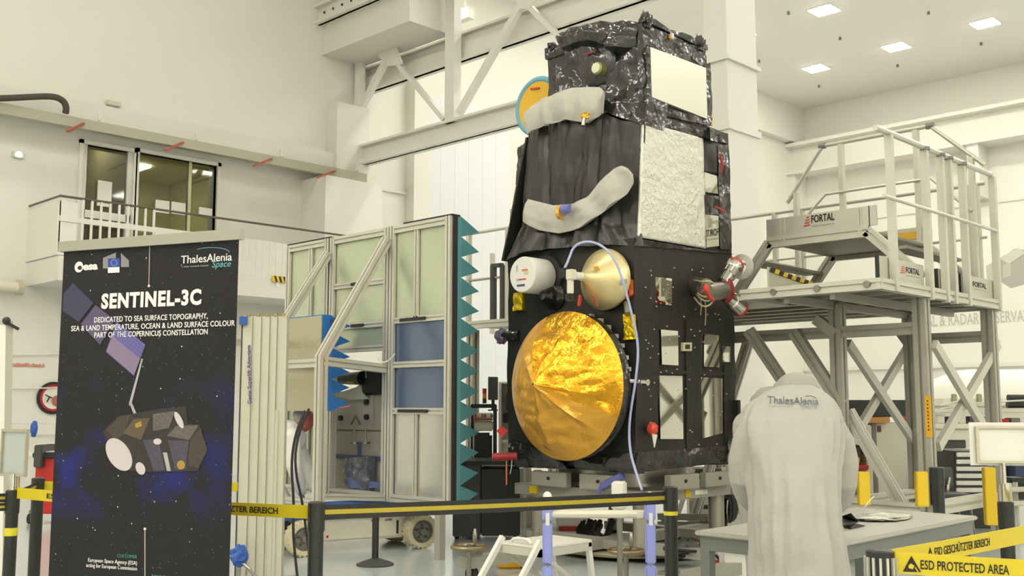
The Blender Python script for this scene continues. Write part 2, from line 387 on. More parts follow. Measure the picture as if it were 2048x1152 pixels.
# tall duct box on the wall near the corner, below the truss
p0, p1 = onv(663,206,LW-.2), onv(681,345,LW-.2)
struct('trim_5', MB().box(p0.x, p1.x+.6, LW-.42, LW, 0, onv(663,206,LW-.2).z), WALLB)
p0 = onv(640,365,17.9)
struct('trim_6', MB().box(p0.x, TU+.1, 17.7, LW, 0, onv(640,352,17.9).z), WALL)
# big column
cx0, cx1 = TU-.35, TU+.35
pl, pr = onu(1414,300,cx0), onv(1508,300,onu(1455,300,cx0).y-.0)
yc0, yc1 = onu(1455,250,cx0).y, onu(1412,250,cx0).y
struct('wall_pillar', MB().box(cx0, cx0+.85, yc0-.02, yc1, 0, CH).box(cx0-.04, cx0+.89, yc0-.06, yc1+.04, onu(1440,255,cx0).z-.05, onu(1440,255,cx0).z+.05).box(cx0-.05, cx0+.9, yc0-.07, yc1+.05, onu(1440,122,cx0).z, onu(1440,114,cx0).z), WALL)
# upper beam at right joining the pillar to the right-hand side of the hall
# far hall: left wall pilasters, bright gate, soffit box, far wall ledge
def lwp(px, py): return onv(px, py, LW)
a, b = lwp(845,400).x, lwp(1012,400).x
gate = struct('door_2', MB().box(a, b, LW-.12, LW, 0, lwp(845,190).z), mat('cool_white_gate', (226,228,228), .45))
gl = MB()
for i in range(1,6):
    x = a+(b-a)*i/6; gl.box(x-.02, x+.02, LW-.124, LW-.12, 0, lwp(845,190).z)
gl.build('gate_rib', mat('cool_white_gate'), gate)
a, b = lwp(811,400).x, lwp(845,400).x
struct('trim_7', MB().box(a, b, LW-.3, LW, 0, CH), WALL)
struct('trim_8', MB().box(TU+.6, lwp(811,400).x, LW-.06, LW, lwp(760,381).z, lwp(760,376).z).box(lwp(1020,400).x, FU, LW-.1, LW, lwp(1030,430).z, lwp(1030,420).z), WALLB)
def fw(px, py): return onu(px, py, FU)
# soffit box hanging on the far part of the left wall, right of the pillar
zs = onz(1612,293,0).z
q = onu(1611,291,FU)
struct('trim_9', MB().box(FU-12, FU, q.y, LW, q.z, CH), WALL)
# ledge / crane beam along the far wall
z1, z2 = fw(1900,240).z, fw(1900,262).z
lg = MB().box(FU-.9, FU, RWY, LW, z1-.12, z1+.0).box(FU-.55, FU-.5, RWY, LW, z2-.7, z1).box(FU-.9, FU, RWY, LW, z2-.75, z2-.68)
struct('trim_10', lg, WALL)
bk = MB()
p = fw(1944,290)
for k in range(5):
    y = p.y+6-k*6.3; bk.box(FU-.8, FU, y-.18, y+.18, z2-2.4, z2-.7)
struct('trim_11', bk, WALLB)
struct('trim_12', MB().box(FU-.05, FU, RWY, LW, fw(1900,415).z-.05, fw(1900,415).z).box(FU-.12, FU, RWY, LW, fw(1900,728).z-.12, fw(1900,728).z), WALLB)
# wall mural: pale grey satellite drawing and lettering
mur = thing('wall_mural', (FU, fw(1960,600).y, fw(1960,650).z), 'pale grey printed lettering and satellite picture on the far wall', 'mural')
INKM = mat('pale_grey_print', (188,185,172), .7); INKM2 = mat('mid_grey_print', (172,168,156), .7)
def tw(t):
    cu = bpy.data.curves.new('m', 'FONT'); cu.body = t; ob = bpy.data.objects.new('m', cu); me = bpy.data.meshes.new_from_object(ob); xs = [v.co.x for v in me.vertices]; w = max(xs)-min(xs)
    bpy.data.objects.remove(ob); bpy.data.curves.remove(cu); bpy.data.meshes.remove(me); return w
ya_, yb_ = fw(1867,652).y, fw(2048,634).y; sc_ = (ya_-yb_)/tw('L & RADAR OBSERVA'); full = tw('OPTICAL & RADAR OBSERVATION')*sc_
y_start = ya_+(tw('OPTICAL & RADAR OBSERVA')-tw('L & RADAR OBSERVA'))*sc_
text('lettering', 'OPTICAL & RADAR OBSERVATION', INKM, mur, (FU-.012, y_start, fw(1890,651).z), (0,-1,0), (0,0,1), width=full, height=.36, bold=.01)
def fpoly(pts, M, name, dx=.012): return MB().prism([onu(a,b,FU-dx) for a,b in pts], (.008,0,0)).build(name, M, mur)
fpoly([(1996,520),(2030,497),(2050,500),(2050,568),(2022,576),(1996,560)], INKM2, 'mural_box')
fpoly([(2006,530),(2022,526),(2022,552),(2006,556)], INKM, 'mural_window', .02)
fpoly([(1998,516),(2036,496),(2052,505),(2018,528)], mat('light_grey_print', (204,200,186), .7), 'mural_lid', .025)
fpoly([(1972,532),(1994,520),(1994,580),(1976,584)], INKM, 'mural_wing')
# wavy outline printed on the wall seen under the platform
pts = [(1545,512),(1560,505),(1575,520),(1600,512),(1620,505),(1650,515),(1690,520),(1725,530)]
# ---- lamps
def lamp(x, y, label, size=.62, E=None):
    o = thing('ceiling_lamp', (x, y, CH-.03), label, 'ceiling lamp', 'square ceiling lamps')
    s = size/2
    MB().box(x-s-.03, x+s+.03, y-s-.03, y+s+.03, CH-.02, CH).build('lamp_frame', WHITEM, o)
    MB().box(x-s, x+s, y-s, y+s, CH-.03, CH-.019).build('diffuser', E or LAMP, o)
    return o
L = [onz(a,b,CH-.03) for a,b in ((1648,22),(1632,138),(1792,95),(1970,48))]
for p,l in zip(L, ('square ceiling lamp nearest the pillar, at the top edge of the picture','square ceiling lamp on its own lowest in the picture, nearest the far wall corner','square ceiling lamp in the middle of the four at the right','square ceiling lamp farthest to the right')): lamp(p.x, p.y, l)

k = 0
for x in (17.0,21.15,25.3,29.45):
    for y in (15.68,13.04,10.39,7.7,5.0):
        if (x,y) in ((25.3,13.04),(29.45,15.68),(29.45,13.04),(29.45,10.39)): continue
        p = V((x,y,CH-.03))-EYEP; zz = p.dot(FWD); px = 1024+FPX*p.dot(RT)/zz; py = 576-FPX*p.dot(UPV)/zz
        if (px < 1420 or (1505 < px < 2060)) and -15 < py < 400 and not 1100 < px < 1400: continue
        lamp(x, y, 'square ceiling lamp of the far hall, outside the picture above the satellite')
# floodlight blob by the truss
q0 = onu(930,30,TU+1.5)
fl = thing('flood_lamp', tuple(q0), 'bright floodlight shining high behind the steel truss post', 'lamp')
MB().box(q0.x-.1, q0.x+.1, q0.y-.2, q0.y+.2, q0.z-.12, q0.z+.12).build('housing', WHITEM, fl); MB().box(q0.x-.13, q0.x-.1, q0.y-.17, q0.y+.17, q0.z-.1, q0.z+.1).build('diffuser', LAMP, fl); MB().cyl((q0.x,q0.y,q0.z+.1), (q0.x,q0.y,CH), .02).build('hanger', STEELW, fl)

for i,(a,b) in enumerate(((1577,23),(1680,74),(1518,120),(1795,129),(1638,170),(1857,23),(1962,85))):
    p = onz(a,b,CH); MB().cyl(p, p-V((0,0,.08)), .03, .045, n=10).build('ceiling_sprinkler', GREYP, None, label='small grey ceiling sprinkler '+('above left of the top lamp','between the top lamp and the pillar lamp','beside the pillar below the top edge','below the middle lamp','below the lowest lamp','between the top lamp and the far right lamp','below the far right lamp')[i], cat='sprinkler', group='ceiling sprinklers')
# ================================================================ satellite
UA, VB = 7.32, 5.68           # planes of the two faces in view of the lower body
sat = thing('satellite', (8.1, 6.46, .84), 'tall black foil-wrapped satellite with a gold antenna dish standing on a steel stand', 'satellite')
def pl(pts, t):               # point at fraction t of a polyline
    L = [0]
    for a, b in zip(pts, pts[1:]): L.append(L[-1]+(b-a).length)
    s = t*L[-1]
    for i in range(len(pts)-1):
        if s <= L[i+1]+1e-9: return pts[i].lerp(pts[i+1], (s-L[i])/max(1e-9, L[i+1]-L[i]))
    return pts[-1].copy()
def panel(A, B, normal, thick, nu=20, nv=20, amp=.01, sc=4, bulge=0, seed=0, fold=None, mid=None, mt=.7):
    """closed sheet lofted between polylines A and B, crumpled along its normal"""
    A = [V(p) for p in A]; B = [V(p) for p in B]; N = V(normal).normalized(); F = []; K = []
    for j in range(nv):
        v = j/(nv-1)
        for i in range(nu):
            u = i/(nu-1); p = pl(A, u).lerp(pl(B, u), v)
            if mid: p = pl(A, u).lerp(pl(mid, u), v/mt) if v < mt else pl(mid, u).lerp(pl(B, u), (v-mt)/(1-mt))
            d = bulge*(1-(2*v-1)**2)
            if fold: d += fold(u, v, p)
            d += amp*fbm(p, sc, seed)
            F.append(p+N*d); K.append(p-N*thick)
    mb = MB(); n = nu*nv; q = [(j*nu+i, j*nu+i+1, (j+1)*nu+i+1, (j+1)*nu+i) for j in range(nv-1) for i in range(nu-1)]
    rim = [i for i in range(nu)]+[j*nu+nu-1 for j in range(1,nv)]+[(nv-1)*nu+i for i in range(nu-2,-1,-1)]+[j*nu for j in range(nv-2,0,-1)]
    mb.add(F+K, q+[tuple(n+k for k in reversed(f)) for f in q]+[(rim[k], rim[(k+1)%len(rim)], n+rim[(k+1)%len(rim)], n+rim[k]) for k in range(len(rim))])
    return mb
def crbox(x0, x1, y0, y1, z0, z1, amp=.008, sc=3, seed=0, n=18):
    """box of foil blankets: subdivided and crumpled"""
    bm = bmesh.new(); bmesh.ops.create_cube(bm, size=1)
    bmesh.ops.subdivide_edges(bm, edges=bm.edges, cuts=n, use_grid_fill=True)
    C = V(((x0+x1)/2,(y0+y1)/2,(z0+z1)/2)); S = V((x1-x0,y1-y0,z1-z0)); mb = MB(); bm.verts.ensure_lookup_table()
    for v in bm.verts:
        p = C+V((v.co.x*S.x, v.co.y*S.y, v.co.z*S.z)); nrm = V([(1 if c > .499 else -1 if c < -.499 else 0) for c in v.co])
        mb.v.append(p+nrm*amp*(fbm(p, sc, seed)))
    mb.f = [tuple(v.index for v in f.verts) for f in bm.faces]; bm.free(); return mb
S_ = lambda mb, n, M, p=None, **k: mb.build(n, M, p or sat, **k)
lb_ = S_(crbox(UA, 8.9, VB, 7.25, .84, 2.87, .012, 2.6, 1, 26), 'lower_body', MLI, smooth=True)
ubx = S_(crbox(7.47, 8.9, VB+.005, 7.1, 2.8, 4.12, .014, 2.2, 5, 20), 'upper_body', MLI, smooth=True)
tbx = S_(crbox(7.62, 8.52, VB+.01, 6.97, 4.1, 4.93, .016, 4, 9, 16), 'instrument_box', MLIG, smooth=True)
# drape over the front of the upper body: hanging folds, flaring to the lower body
def drape_fold(u, v, p):
    e = max(0, 1-abs(2*u-1)**6)
    return e*(.07*abs(sin(u*13+2.2*nz3((u*3,v*1.2,0),1,3)))**.7*(.5+.5*v)+.04*nz3((u*14+v*2,v*1.6,0),1,4)+.02*nz3((u*30-v*4,v*3,2),1,8))
DA = [onu(1058,262,7.44), onu(1130,240,7.40), onu(1205,225,7.40), onu(1248,243,7.42), onu(1289,246,7.45)]
DB = [onu(1012,520,7.26), onu(1080,500,7.27), onu(1150,495,7.27), onu(1230,490,7.3), onu(1284,492,7.33)]
DM = [onu(1046,452,7.4), onu(1130,450,7.37), onu(1205,450,7.37), onu(1248,450,7.39), onu(1280,450,7.42)]
S_(panel(DA, DB, (-1,0,0), .02, 70, 46, .012, 3, .02, 3, drape_fold, DM), 'front_drape', mat('black_drape', (45,44,40), .36, spec=.5, bump=.35, bscale=4, bump2=.8), smooth=True)
S_(panel([(7.42,7.1,4.06),(8.7,7.1,4.06)], [(7.28,7.3,2.82),(8.7,7.3,2.82)], (0,1,0), .02, 14, 14, .01, 3), 'side_drape', MLI, smooth=True)
# crumpled bundles on the left edge
S_(panel([onu(1035,295,7.7), onu(1052,285,7.7)], [onu(1036,425,7.7), onu(1050,430,7.7)], (-1,0,0), .12, 10, 22, .03, 7, .02, 8), 'bundled_blanket', MLIG, smooth=True)
# instrument front hump
HL = [onu(1117,74,7.5), onu(1128,100,7.47), onu(1143,130,7.47), onu(1140,180,7.47), onu(1150,205,7.47)]
HR = [onu(1283,48,7.56), onu(1297,95,7.54), onu(1297,150,7.54), onu(1296,205,7.52), onu(1288,250,7.45)]
S_(panel(HL, HR, (-1,0,0), .3, 34, 30, .045, 4, .05, 12, lambda u, v, p: .06*abs(nz3(p,3.2,5))+.03*abs(nz3(p,8,2))), 'instrument_hood', MLIG, smooth=True, angle=.45)
S_(panel([onu(1116,72,7.42), onu(1150,56,7.42), onu(1190,48,7.44), onu(1230,46,7.46), onu(1284,46,7.56)], [onu(1124,98,7.44), onu(1150,88,7.38), onu(1190,82,7.36), onu(1225,100,7.38), onu(1275,92,7.5)], (-1,0,.3), .25, 40, 18, .04, 5, .04, 17, lambda u, v, p: .08*abs(nz3(p,4,7))+.03*abs(nz3(p,10,2))), 'crumpled_flap', MLIG, smooth=True, angle=.45)
S_(panel([(7.6,6.98,4.94),(7.6,5.66,4.96)], [(8.52,6.98,4.93),(8.52,5.66,4.93)], (0,0,1), .05, 16, 14, .03, 5, .0, 21), 'top_blanket', MLIG, smooth=True)
S_(panel([onu(1090,97,7.6), onu(1135,84,7.6)], [onu(1092,120,7.6), onu(1135,105,7.6)], (-1,0,0), .05, 10, 6, .01, 8, .01, 2), 'edge_strip', MLIG, smooth=True)
c = onu(1186,128,7.39)
disc = S_(MB().lathe(c+V((.16,0,0)), (-1,0,0), [(0,.02),(0,.235),(.1,.225),(.125,.19),(.12,.01)], 32), 'aperture_cover', mat('dark_violet_film', (38,37,42), .25, spec=.7, bump=.6, bscale=9, bump2=1), smooth=True)
c = onu(1195,137,7.36)
S_(MB().lathe(c+V((.14,0,0)), (-1,0,0), [(0,.01),(0,.062),(.15,.062),(.16,.052),(.16,.01)], 20), 'sensor_ring', mat('olive_metal', (150,146,96), .35, .5), smooth=True)
S_(MB().lathe(c+V((-.018,0,0)), (-1,0,0), [(0,.005),(0,.05),(.012,.048),(.012,.005)], 20), 'sensor_lens', mat('pale_green_lens', (214,214,184), .3))
S_(MB().prism([onu(1165,108,7.37), onu(1190,100,7.37), onu(1190,104,7.37), onu(1165,112,7.37)], (.01,0,0)), 'red_marking', mat('dim_red_print', (110,48,48), .6))
# tufts on the top corners
for (px,py,v) in ((1291,42,5.68),(1398,88,5.68)):
    p = onv(px,py,v); S_(MB().ball(p, (.07,.06,.08), 14, 10, lambda q: q*(1+.45*fbm(q,2.6,3))), 'tied_tuft', MLIG)
p = onu(1104,92,7.6); S_(MB().ball(p, (.05,.05,.04), 10, 8, lambda q: q*(1+.4*fbm(q,2.6,5))), 'tied_tuft', MLIG)
p = onv(1341,74,5.66); S_(MB().ball(p, (.025,.02,.03)), 'orange_tag', mat('orange_tag', (220,150,70), .5)); S_(MB().rbox(p+V((0,-.02,-.02)), 0, .03, .02, .05), 'white_tag', WHITEP)
# face B of the top box: border blankets and radiator
def quadV(a, b, c_, d, v, t, name, M, amp=0, nu=2, nv=2, smooth=False, sc=6, **k):
    return S_(panel([onv(*a,v), onv(*b,v)], [onv(*d,v), onv(*c_,v)], (0,-1,0), t, nu, nv, amp, sc), name, M, smooth=smooth, **k)
quadV((1284,45),(1411,100),(1411,142),(1286,88), VB-.01, .05, 'border_blanket', MLIG, .012, 18, 6, True)
quadV((1283,85),(1302,93),(1305,215),(1286,206), VB-.01, .05, 'border_blanket', MLIG, .012, 6, 14, True)
quadV((1409,130),(1421,125),(1426,240),(1413,240), VB-.02, .05, 'border_blanket', MLIG, .012, 4, 14, True)
quadV((1288,205),(1424,240),(1422,252),(1289,222), VB-.02, .05, 'border_blanket', MLIG, .012, 18, 4, True)
rad = quadV((1301,94),(1412,136),(1415,238),(1304,194), VB-.03, .03, 'white_radiator_panel', QUARTZ)
quadV((1286,222),(1440,270),(1457,288),(1286,243), VB-.015, .08, 'ledge_blanket', MLIG, .02, 22, 8, True)
quadV((1418,255),(1436,262),(1438,285),(1420,280), VB-.06, .03, 'loose_flap', MLIG, .02, 5, 6, True)
p = onv(1422,243,VB); S_(MB().rbox(p+V((0,0,-.04)), .3, .03, .02, .1), 'yellow_tag', YEL)
# big white crinkled radiator on face B of the upper body
WL = [onv(1287,243,VB-.03), onv(1284,320,VB-.03), onv(1281,400,VB-.03), onv(1278,474,VB-.03)]
WR = [onv(1407,277,VB-.03), onv(1409,350,VB-.03), onv(1412,430,VB-.03), onv(1412,497,VB-.03)]
S_(panel(WL, WR, (0,-1,0), .025, 44, 34, .007, 9, 0, 4), 'crinkled_white_panel', WHITEF, smooth=True, angle=2)
quadV((1409,344),(1434,352),(1436,388),(1411,384), VB-.02, .02, 'mirror_strip', MIRROR)
quadV((1412,428),(1437,432),(1438,492),(1413,495), VB-.02, .02, 'mirror_strip', MIRROR)
quadV((1436,290),(1456,290),(1464,500),(1440,498), VB-.02, .05, 'side_flap', MLIG, .02, 6, 22, True)
quadV((1408,282),(1436,290),(1437,346),(1409,342), VB-.012, .03, 'side_flap', MLI, .01, 6, 8, True)
quadV((1410,390),(1437,392),(1438,430),(1412,428), VB-.04, .05, 'pocket_flap', MLIG, .02, 6, 8, True)
quadV((1278,478),(1412,500),(1470,508),(1282,492), VB-.02, .05, 'hem_blanket', MLIG, .02, 20, 6, True)
S_(MB().tube([onv(1440,310,VB-.07), onv(1446,330,VB-.09), onv(1441,345,VB-.07)], .012, 6, 2), 'red_wire', RED)
S_(MB().tube([onv(1430,413,VB-.06), onv(1442,418,VB-.12), onv(1452,425,VB-.1)], .008, 6, 2), 'red_wire', REDR)
# mirror windows of the lower body
for n_,(a,b,c_,d) in enumerate((((1311,554),(1344,557),(1344,611),(1313,607)), ((1322,659),(1356,662),(1357,731),(1324,729)), ((1408,667),(1438,671),(1439,735),(1408,733)), ((1445,691),(1461,693),(1461,724),(1445,724)), ((1319,751),(1365,752),(1367,878),(1321,878)), ((1402,754),(1445,757),(1445,866),(1405,877)))):
    quadV(a,b,c_,d, VB-.028, .03, 'mirror_window', MIRROR)
sq = quadV((1367,685),(1384,685),(1384,702),(1367,702), VB-.03, .03, 'square_sensor', mat('ivory_print', (214,206,172), .4))
S_(panel([onv(1371,689,VB-.034), onv(1380,689,VB-.034)], [onv(1371,698,VB-.034), onv(1380,698,VB-.034)], (0,-1,0), .01, 2, 2, 0), 'sensor_lens', mat('brown_glass', (72,58,22), .2), sq)
ORG[sq.name] = ORG[sat.name]
# blanket strips between the windows
for (a,b,c_,d) in (((1372,640),(1402,642),(1402,900),(1374,905)), ((1300,738),(1465,745),(1465,750),(1300,746)), ((1448,730),(1470,730),(1470,900),(1450,902)), ((1276,640),(1318,640),(1316,910),(1270,915))):
    quadV(a,b,c_,d, VB-.016, .02, 'blanket_strip', MLI, .006, 6, 20, True)
for k in range(70):
    px, py = random.uniform(1290,1460), random.uniform(515,910)
    if k == 0: rv = MB()
    p = onv(px,py,VB-.02); rv.cyl(p, p-V((0,.012,0)), .006, n=6)
o_ = S_(rv, 'blanket_button', mat('pale_button', (196,190,170), .4), kind='stuff')
# grey protective covers
def cover(A, B, u0, name, bulge, seed):
    f = lambda u, v, p: .02*sin(u*27+3*nz3((u*4,v,0),1,seed))*(.3+.7*v)+.012*abs(nz3((u*16,v*2.5,1),1,seed))
    return S_(panel([onu(a,b,u0) for a,b in A], [onu(a,b,u0) for a,b in B], (-1,0,0), .015, 48, 16, .008, 5, bulge, seed, f), name, GREYC, smooth=True)
cv1 = cover([(1050,224),(1083,198),(1144,175),(1199,174),(1208,184)], [(1054,269),(1085,251),(1132,239),(1175,246),(1205,226)], 7.3, 'grey_cover', .03, 31)
cv2 = cover([(1055,398),(1108,411),(1147,407),(1173,394),(1202,362),(1227,337),(1243,331),(1254,336)], [(1046,443),(1076,460),(1118,467),(1160,456),(1211,420),(1253,387),(1266,366),(1264,348)], 7.24, 'grey_cover', .02, 37)
S_(panel([onu(1114,410,7.17), onu(1121,411,7.17)], [onu(1115,438,7.14), onu(1122,440,7.14)], (-1,0,0), .02, 4, 6, .003, 8, .03), 'amber_tape', AMBERF)
S_(panel([onu(1122,410,7.16), onu(1140,408,7.16)], [onu(1126,430,7.14), onu(1138,424,7.14)], (-1,0,0), .02, 5, 6, .01, 12, .03), 'blue_tape', VIOLET)
p = onu(1170,232,7.2); S_(MB().ball(p, (.03,.05,.03), 10, 8, lambda q: q*(1+.5*fbm(q,3,2))), 'gold_fitting', GOLDF); S_(MB().cyl(p, p+V((-.03,0,-.1)), .02, n=8), 'fitting_stud', STEEL)
# yellow reflector with a blue rim
c = onu(1078,213,7.8); R0 = .285
rf = S_(MB().lathe(c, (-1,0,0), [(0,.01),(0,R0-.02),(.03,R0-.02),(.01,.01)], 40), 'yellow_reflector', mat('yellow_film', (222,176,50), .4, .2, bump=.2, bscale=5), smooth=True)
S_(MB().tube([c+V((-.01, R0*cos(2*pi*i/40), R0*sin(2*pi*i/40))) for i in range(40)], .034, 10, closed=True), 'blue_rim', mat('pale_blue_foam', (112,170,190), .6), rf, smooth=True)
S_(MB().prism([onu(1060,176,7.755), onu(1078,174,7.755), onu(1078,177,7.755), onu(1060,179,7.755)], (.01,0,0)), 'red_marking', INKR, rf)
S_(MB().cyl(c+V((.02,-.05,0)), c+V((.05,-.35,0)), .03), 'reflector_arm', BLACKP, rf)
# white drum
c = onu(1045,549,6.97); rr = .17
dr = S_(MB().lathe(c, (1,0,0), [(0,.005),(0,rr-.008),(.012,rr),(.27,rr),(.33,rr-.05),(.4,rr-.06),(.4,.01)], 36), 'white_drum', mat('drum_white', (226,224,214), .45), smooth=True)
for (dy,dz,w,h,M) in ((-.03,.04,.07,.016,mat('orange_print',(200,120,60),.6)),(-.045,.015,.05,.03,mat('tan_print',(214,200,160),.6)),(.0,-.045,.09,.012,INKR),(.02,-.1,.1,.02,INKP),(.07,.06,.014,.06,INKG),(.06,-.045,.03,.024,mat('blue_print',(150,180,210),.6))):
    S_(MB().box(c.x-.003, c.x+.002, c.y+dy-w/2, c.y+dy+w/2, c.z+dz-h/2, c.z+dz+h/2), 'sticker', M, dr)
S_(MB().cyl(c+V((.3,0,0)), c+V((.42,0,0)), .21, n=24), 'drum_mount', BLACKP)
S_(MB().lathe(c+V((.16,-.1,-.19)), (1,0,0), [(0,.04),(.16,.13),(.2,.13)], 20), 'black_bracket', MLIG)
# pale gold horn cone
c = onu(1209,559,7.24); ap = onu(1163,553,6.94); rr = (onu(1209,497,7.24).z-onu(1209,621,7.24).z)/2; ax = (ap-c); Ln = ax.length
hn = S_(MB().lathe(c, ax, [(-.04,.02),(-.04,rr*.97),(0,rr),(.02,rr*.985),(Ln*.25,rr*.78),(Ln*.5,rr*.53),(Ln*.8,rr*.23),(Ln*.93,.045),(Ln,.04),(Ln,.005)], 44), 'horn_cone', HORN, smooth=True)
cn = MB().cyl(ap, ap+ax.normalized()*.09, .035, n=14)
S_(cn, 'white_collar', WHITEP, hn); q = ap+ax.normalized()*.12
S_(MB().box(q.x-.04, q.x+.03, q.y-.03, q.y+.04, q.z-.04, q.z+.05).cyl(q+V((0,.02,-.02)), q+V((0,.02,-.16)), .03), 'ivory_connector', CREAMP, hn, bevel=.006)
S_(MB().box(q.x-.03, q.x+.03, q.y+.05, q.y+.13, q.z-.02, q.z+.07), 'black_plug', BLACKP, hn, bevel=.005)
S_(MB().box(q.x-.03, q.x+.03, q.y-.0, q.y+.06, q.z-.22, q.z-.16), 'black_plug', BLACKP, hn, bevel=.005)
for (a,b,c2,d) in ((1188,533,1200,541),):
    S_(MB().prism([onu(a,b+1,7.0), onu(a+8,b-1,7.02), onu(c2,d-1,7.03), onu(c2-8,d+1,7.01)], (-.012,0,0)), 'orange_tape', mat('orange_tape', (206,150,40), .5), hn)
S_(MB().tube([onu(1161,590,7.12), onu(1158,612,7.12)], .018, 6).tube([onu(1186,590,6.96), onu(1194,612,7.02)], .008, 6), 'red_streamer', REDR, hn)
S_(MB().prism([onu(1242,560,7.12), onu(1254,558,7.14), onu(1254,566,7.14), onu(1240,572,7.12)], (-.01,0,0)), 'grey_tape', mat('grey_tape', (150,150,148), .5), hn)
S_(panel([onu(1246,548,7.28), onu(1262,560,7.28)], [onu(1244,602,7.28), onu(1262,590,7.28)], (-1,0,0), .05, 6, 8, .02, 9), 'red_cover_edge', mat('crumpled_red_foil', (196,84,34), .35, .3, bump=.8, bscale=30, bump2=1))
cb = [q+V((0,.09,.06)), onu(1137,520,6.85), onu(1148,490,6.88), onu(1178,481,6.95), onu(1210,494,6.95), onu(1232,522,6.96), onu(1246,562,7.0), onu(1263,625,7.1), onu(1278,690,7.15), onu(1272,760,7.15), onu(1258,840,7.18), onu(1259,900,7.18), onu(1272,945,7.15), onu(1284,980,7.12)]
S_(MB().tube(cb, .011, 8, 2), 'lavender_cable', mat('lavender_cable', (176,180,216), .4), smooth=True)
# foil patches
S_(panel([onu(1025,586,UA-.04), onu(1044,584,UA-.04)], [onu(1026,622,UA-.04), onu(1044,620,UA-.04)], (-1,0,0), .05, 8, 10, .02, 12), 'yellow_foil_patch', YELF)
S_(panel([onu(1246,628,UA-.05), onu(1262,628,UA-.05)], [onu(1245,680,UA-.05), onu(1267,678,UA-.05)], (-1,0,0), .06, 8, 12, .025, 12), 'yellow_foil_patch', YELF)
S_(MB().cyl(onu(1252,605,UA-.01), onu(1256,628,UA-.06), .03), 'steel_fitting', STEEL)
p = onu(1008,672,7.3); S_(MB().ball(p+V((0,.03,0)), (.07,.07,.075), 14, 10, lambda q: q*(1+.35*fbm(q,3,8))), 'wrapped_connector', mat('violet_wrap', (120,106,130), .5, bump=.8, bscale=40)); S_(MB().cyl(p, p+V((.02,-.2,.0)), .05), 'connector_arm', MLIG)
# gold dish
c = onu(1130,771,7.06); R1 = (onu(1124,622,7.06).z-onu(1128,920,7.06).z)/2; ap = onu(1070,768,6.66); A0 = V((ap.y-c.y, ap.z-c.z, 0)); Hh = c.x-ap.x
S_(MB().lathe(c+V((.01,0,0)), (1,0,0), [(0,.3),(0,R1*.99),(.03,R1*1.0),(.06,R1*.97),(.1,R1*.99),(.16,R1*.9),(.27,R1*.84),(.27,.3)], 48), 'dish_rim', MLIG, smooth=True)
S_(MB().cyl(c+V((.1,0,0)), c+V((.27,0,0)), R1*.8, n=32), 'dish_mount', BLACKP)
def dishpt(r, t):
    off = A0*(1-r); y = c.y+off.x+R1*r*cos(t); z = c.z+off.y+R1*r*sin(t)
    prof = (1-r)*.62+(1-r*r)*.38
    p = V((c.x-Hh*prof, y, z)); rid = 0
    for a,w,k in ((pi*.40,.16,.06),(-pi*.72*1.06-.0,.1,.045),(pi*.62,.12,.04),(pi*.25,.18,.03),(-pi*.25,.1,.03),(pi*1.05,.12,.035),(-pi*.45,.2,.03)):
        dd = (t-a+pi)%(2*pi)-pi; rid += k*max(0,1-abs(dd)/w)*sin(pi*min(1,r*1.0))
    cr = .03*fbm(p,4,3)+.03*abs(nz3(V((p.y*2,p.z*6,p.x)),1.6,6))+.02*abs(nz3(V((p.y*7+p.z*4,p.z*2-p.y,p.x)),1.1,2))
    q = 1-r**8
    return p+V((-(rid+cr)*q, 0, 0))
# angles run from +Y (left in view) through up; the amber sheet takes the left and the lower side
def sheet(a0, a1, n, rows=22):
    mb = MB(); mb.grid(lambda u, v: dishpt(.015+.985*v, a0+(a1-a0)*u), n, rows); return mb
S_(sheet(RAD(-28+180), RAD(-28+180+130)+RAD(0), 40, 26), 'gold_film', GOLDF, smooth=True, fix=False, angle=.3) if False else None
S_(sheet(RAD(72), RAD(205), 46, 28), 'gold_film', GOLDF, smooth=True, fix=False, angle=.3)
S_(sheet(RAD(205), RAD(432), 66, 28), 'amber_film', AMBERF, smooth=True, fix=False, angle=.3)
for px, py in ((1181,632),(1199,641),(1214,654),(1229,672),(1241,691),(1249,715),(1254,738)):
    p = onu(px,py,7.25); S_(MB().box(p.x-.01, p.x+.04, p.y-.016, p.y+.016, p.z-.018, p.z+.018), 'white_tape_square', GREYC)
S_(panel([onu(1015,880,7.25), onu(1100,905,7.2)], [onu(1030,935,7.3), onu(1140,938,7.3)], (-1,0,0), .2, 16, 10, .05, 7, .03, 6), 'crumpled_skirt', MLIG, smooth=True, angle=1.2)
S_(panel([onu(1150,915,7.28), onu(1275,905,7.28)], [onu(1150,938,7.3), onu(1275,948,7.3)], (-1,0,0), .1, 20, 8, .03, 7, .02, 9), 'crumpled_skirt', MLIG, smooth=True, angle=1.2)
quadV((1276,905),(1470,890),(1475,922),(1280,945), VB-.02, .1, 'crumpled_skirt', MLIG, .03, 26, 8, True)
S_(MB().tube([onu(1247,764,7.2), onu(1262,762,7.18), onu(1280,763,7.22)], .02, 8).cyl(onu(1285,764,7.2), onu(1296,765,7.2), .028), 'sensor_probe', CHROME)
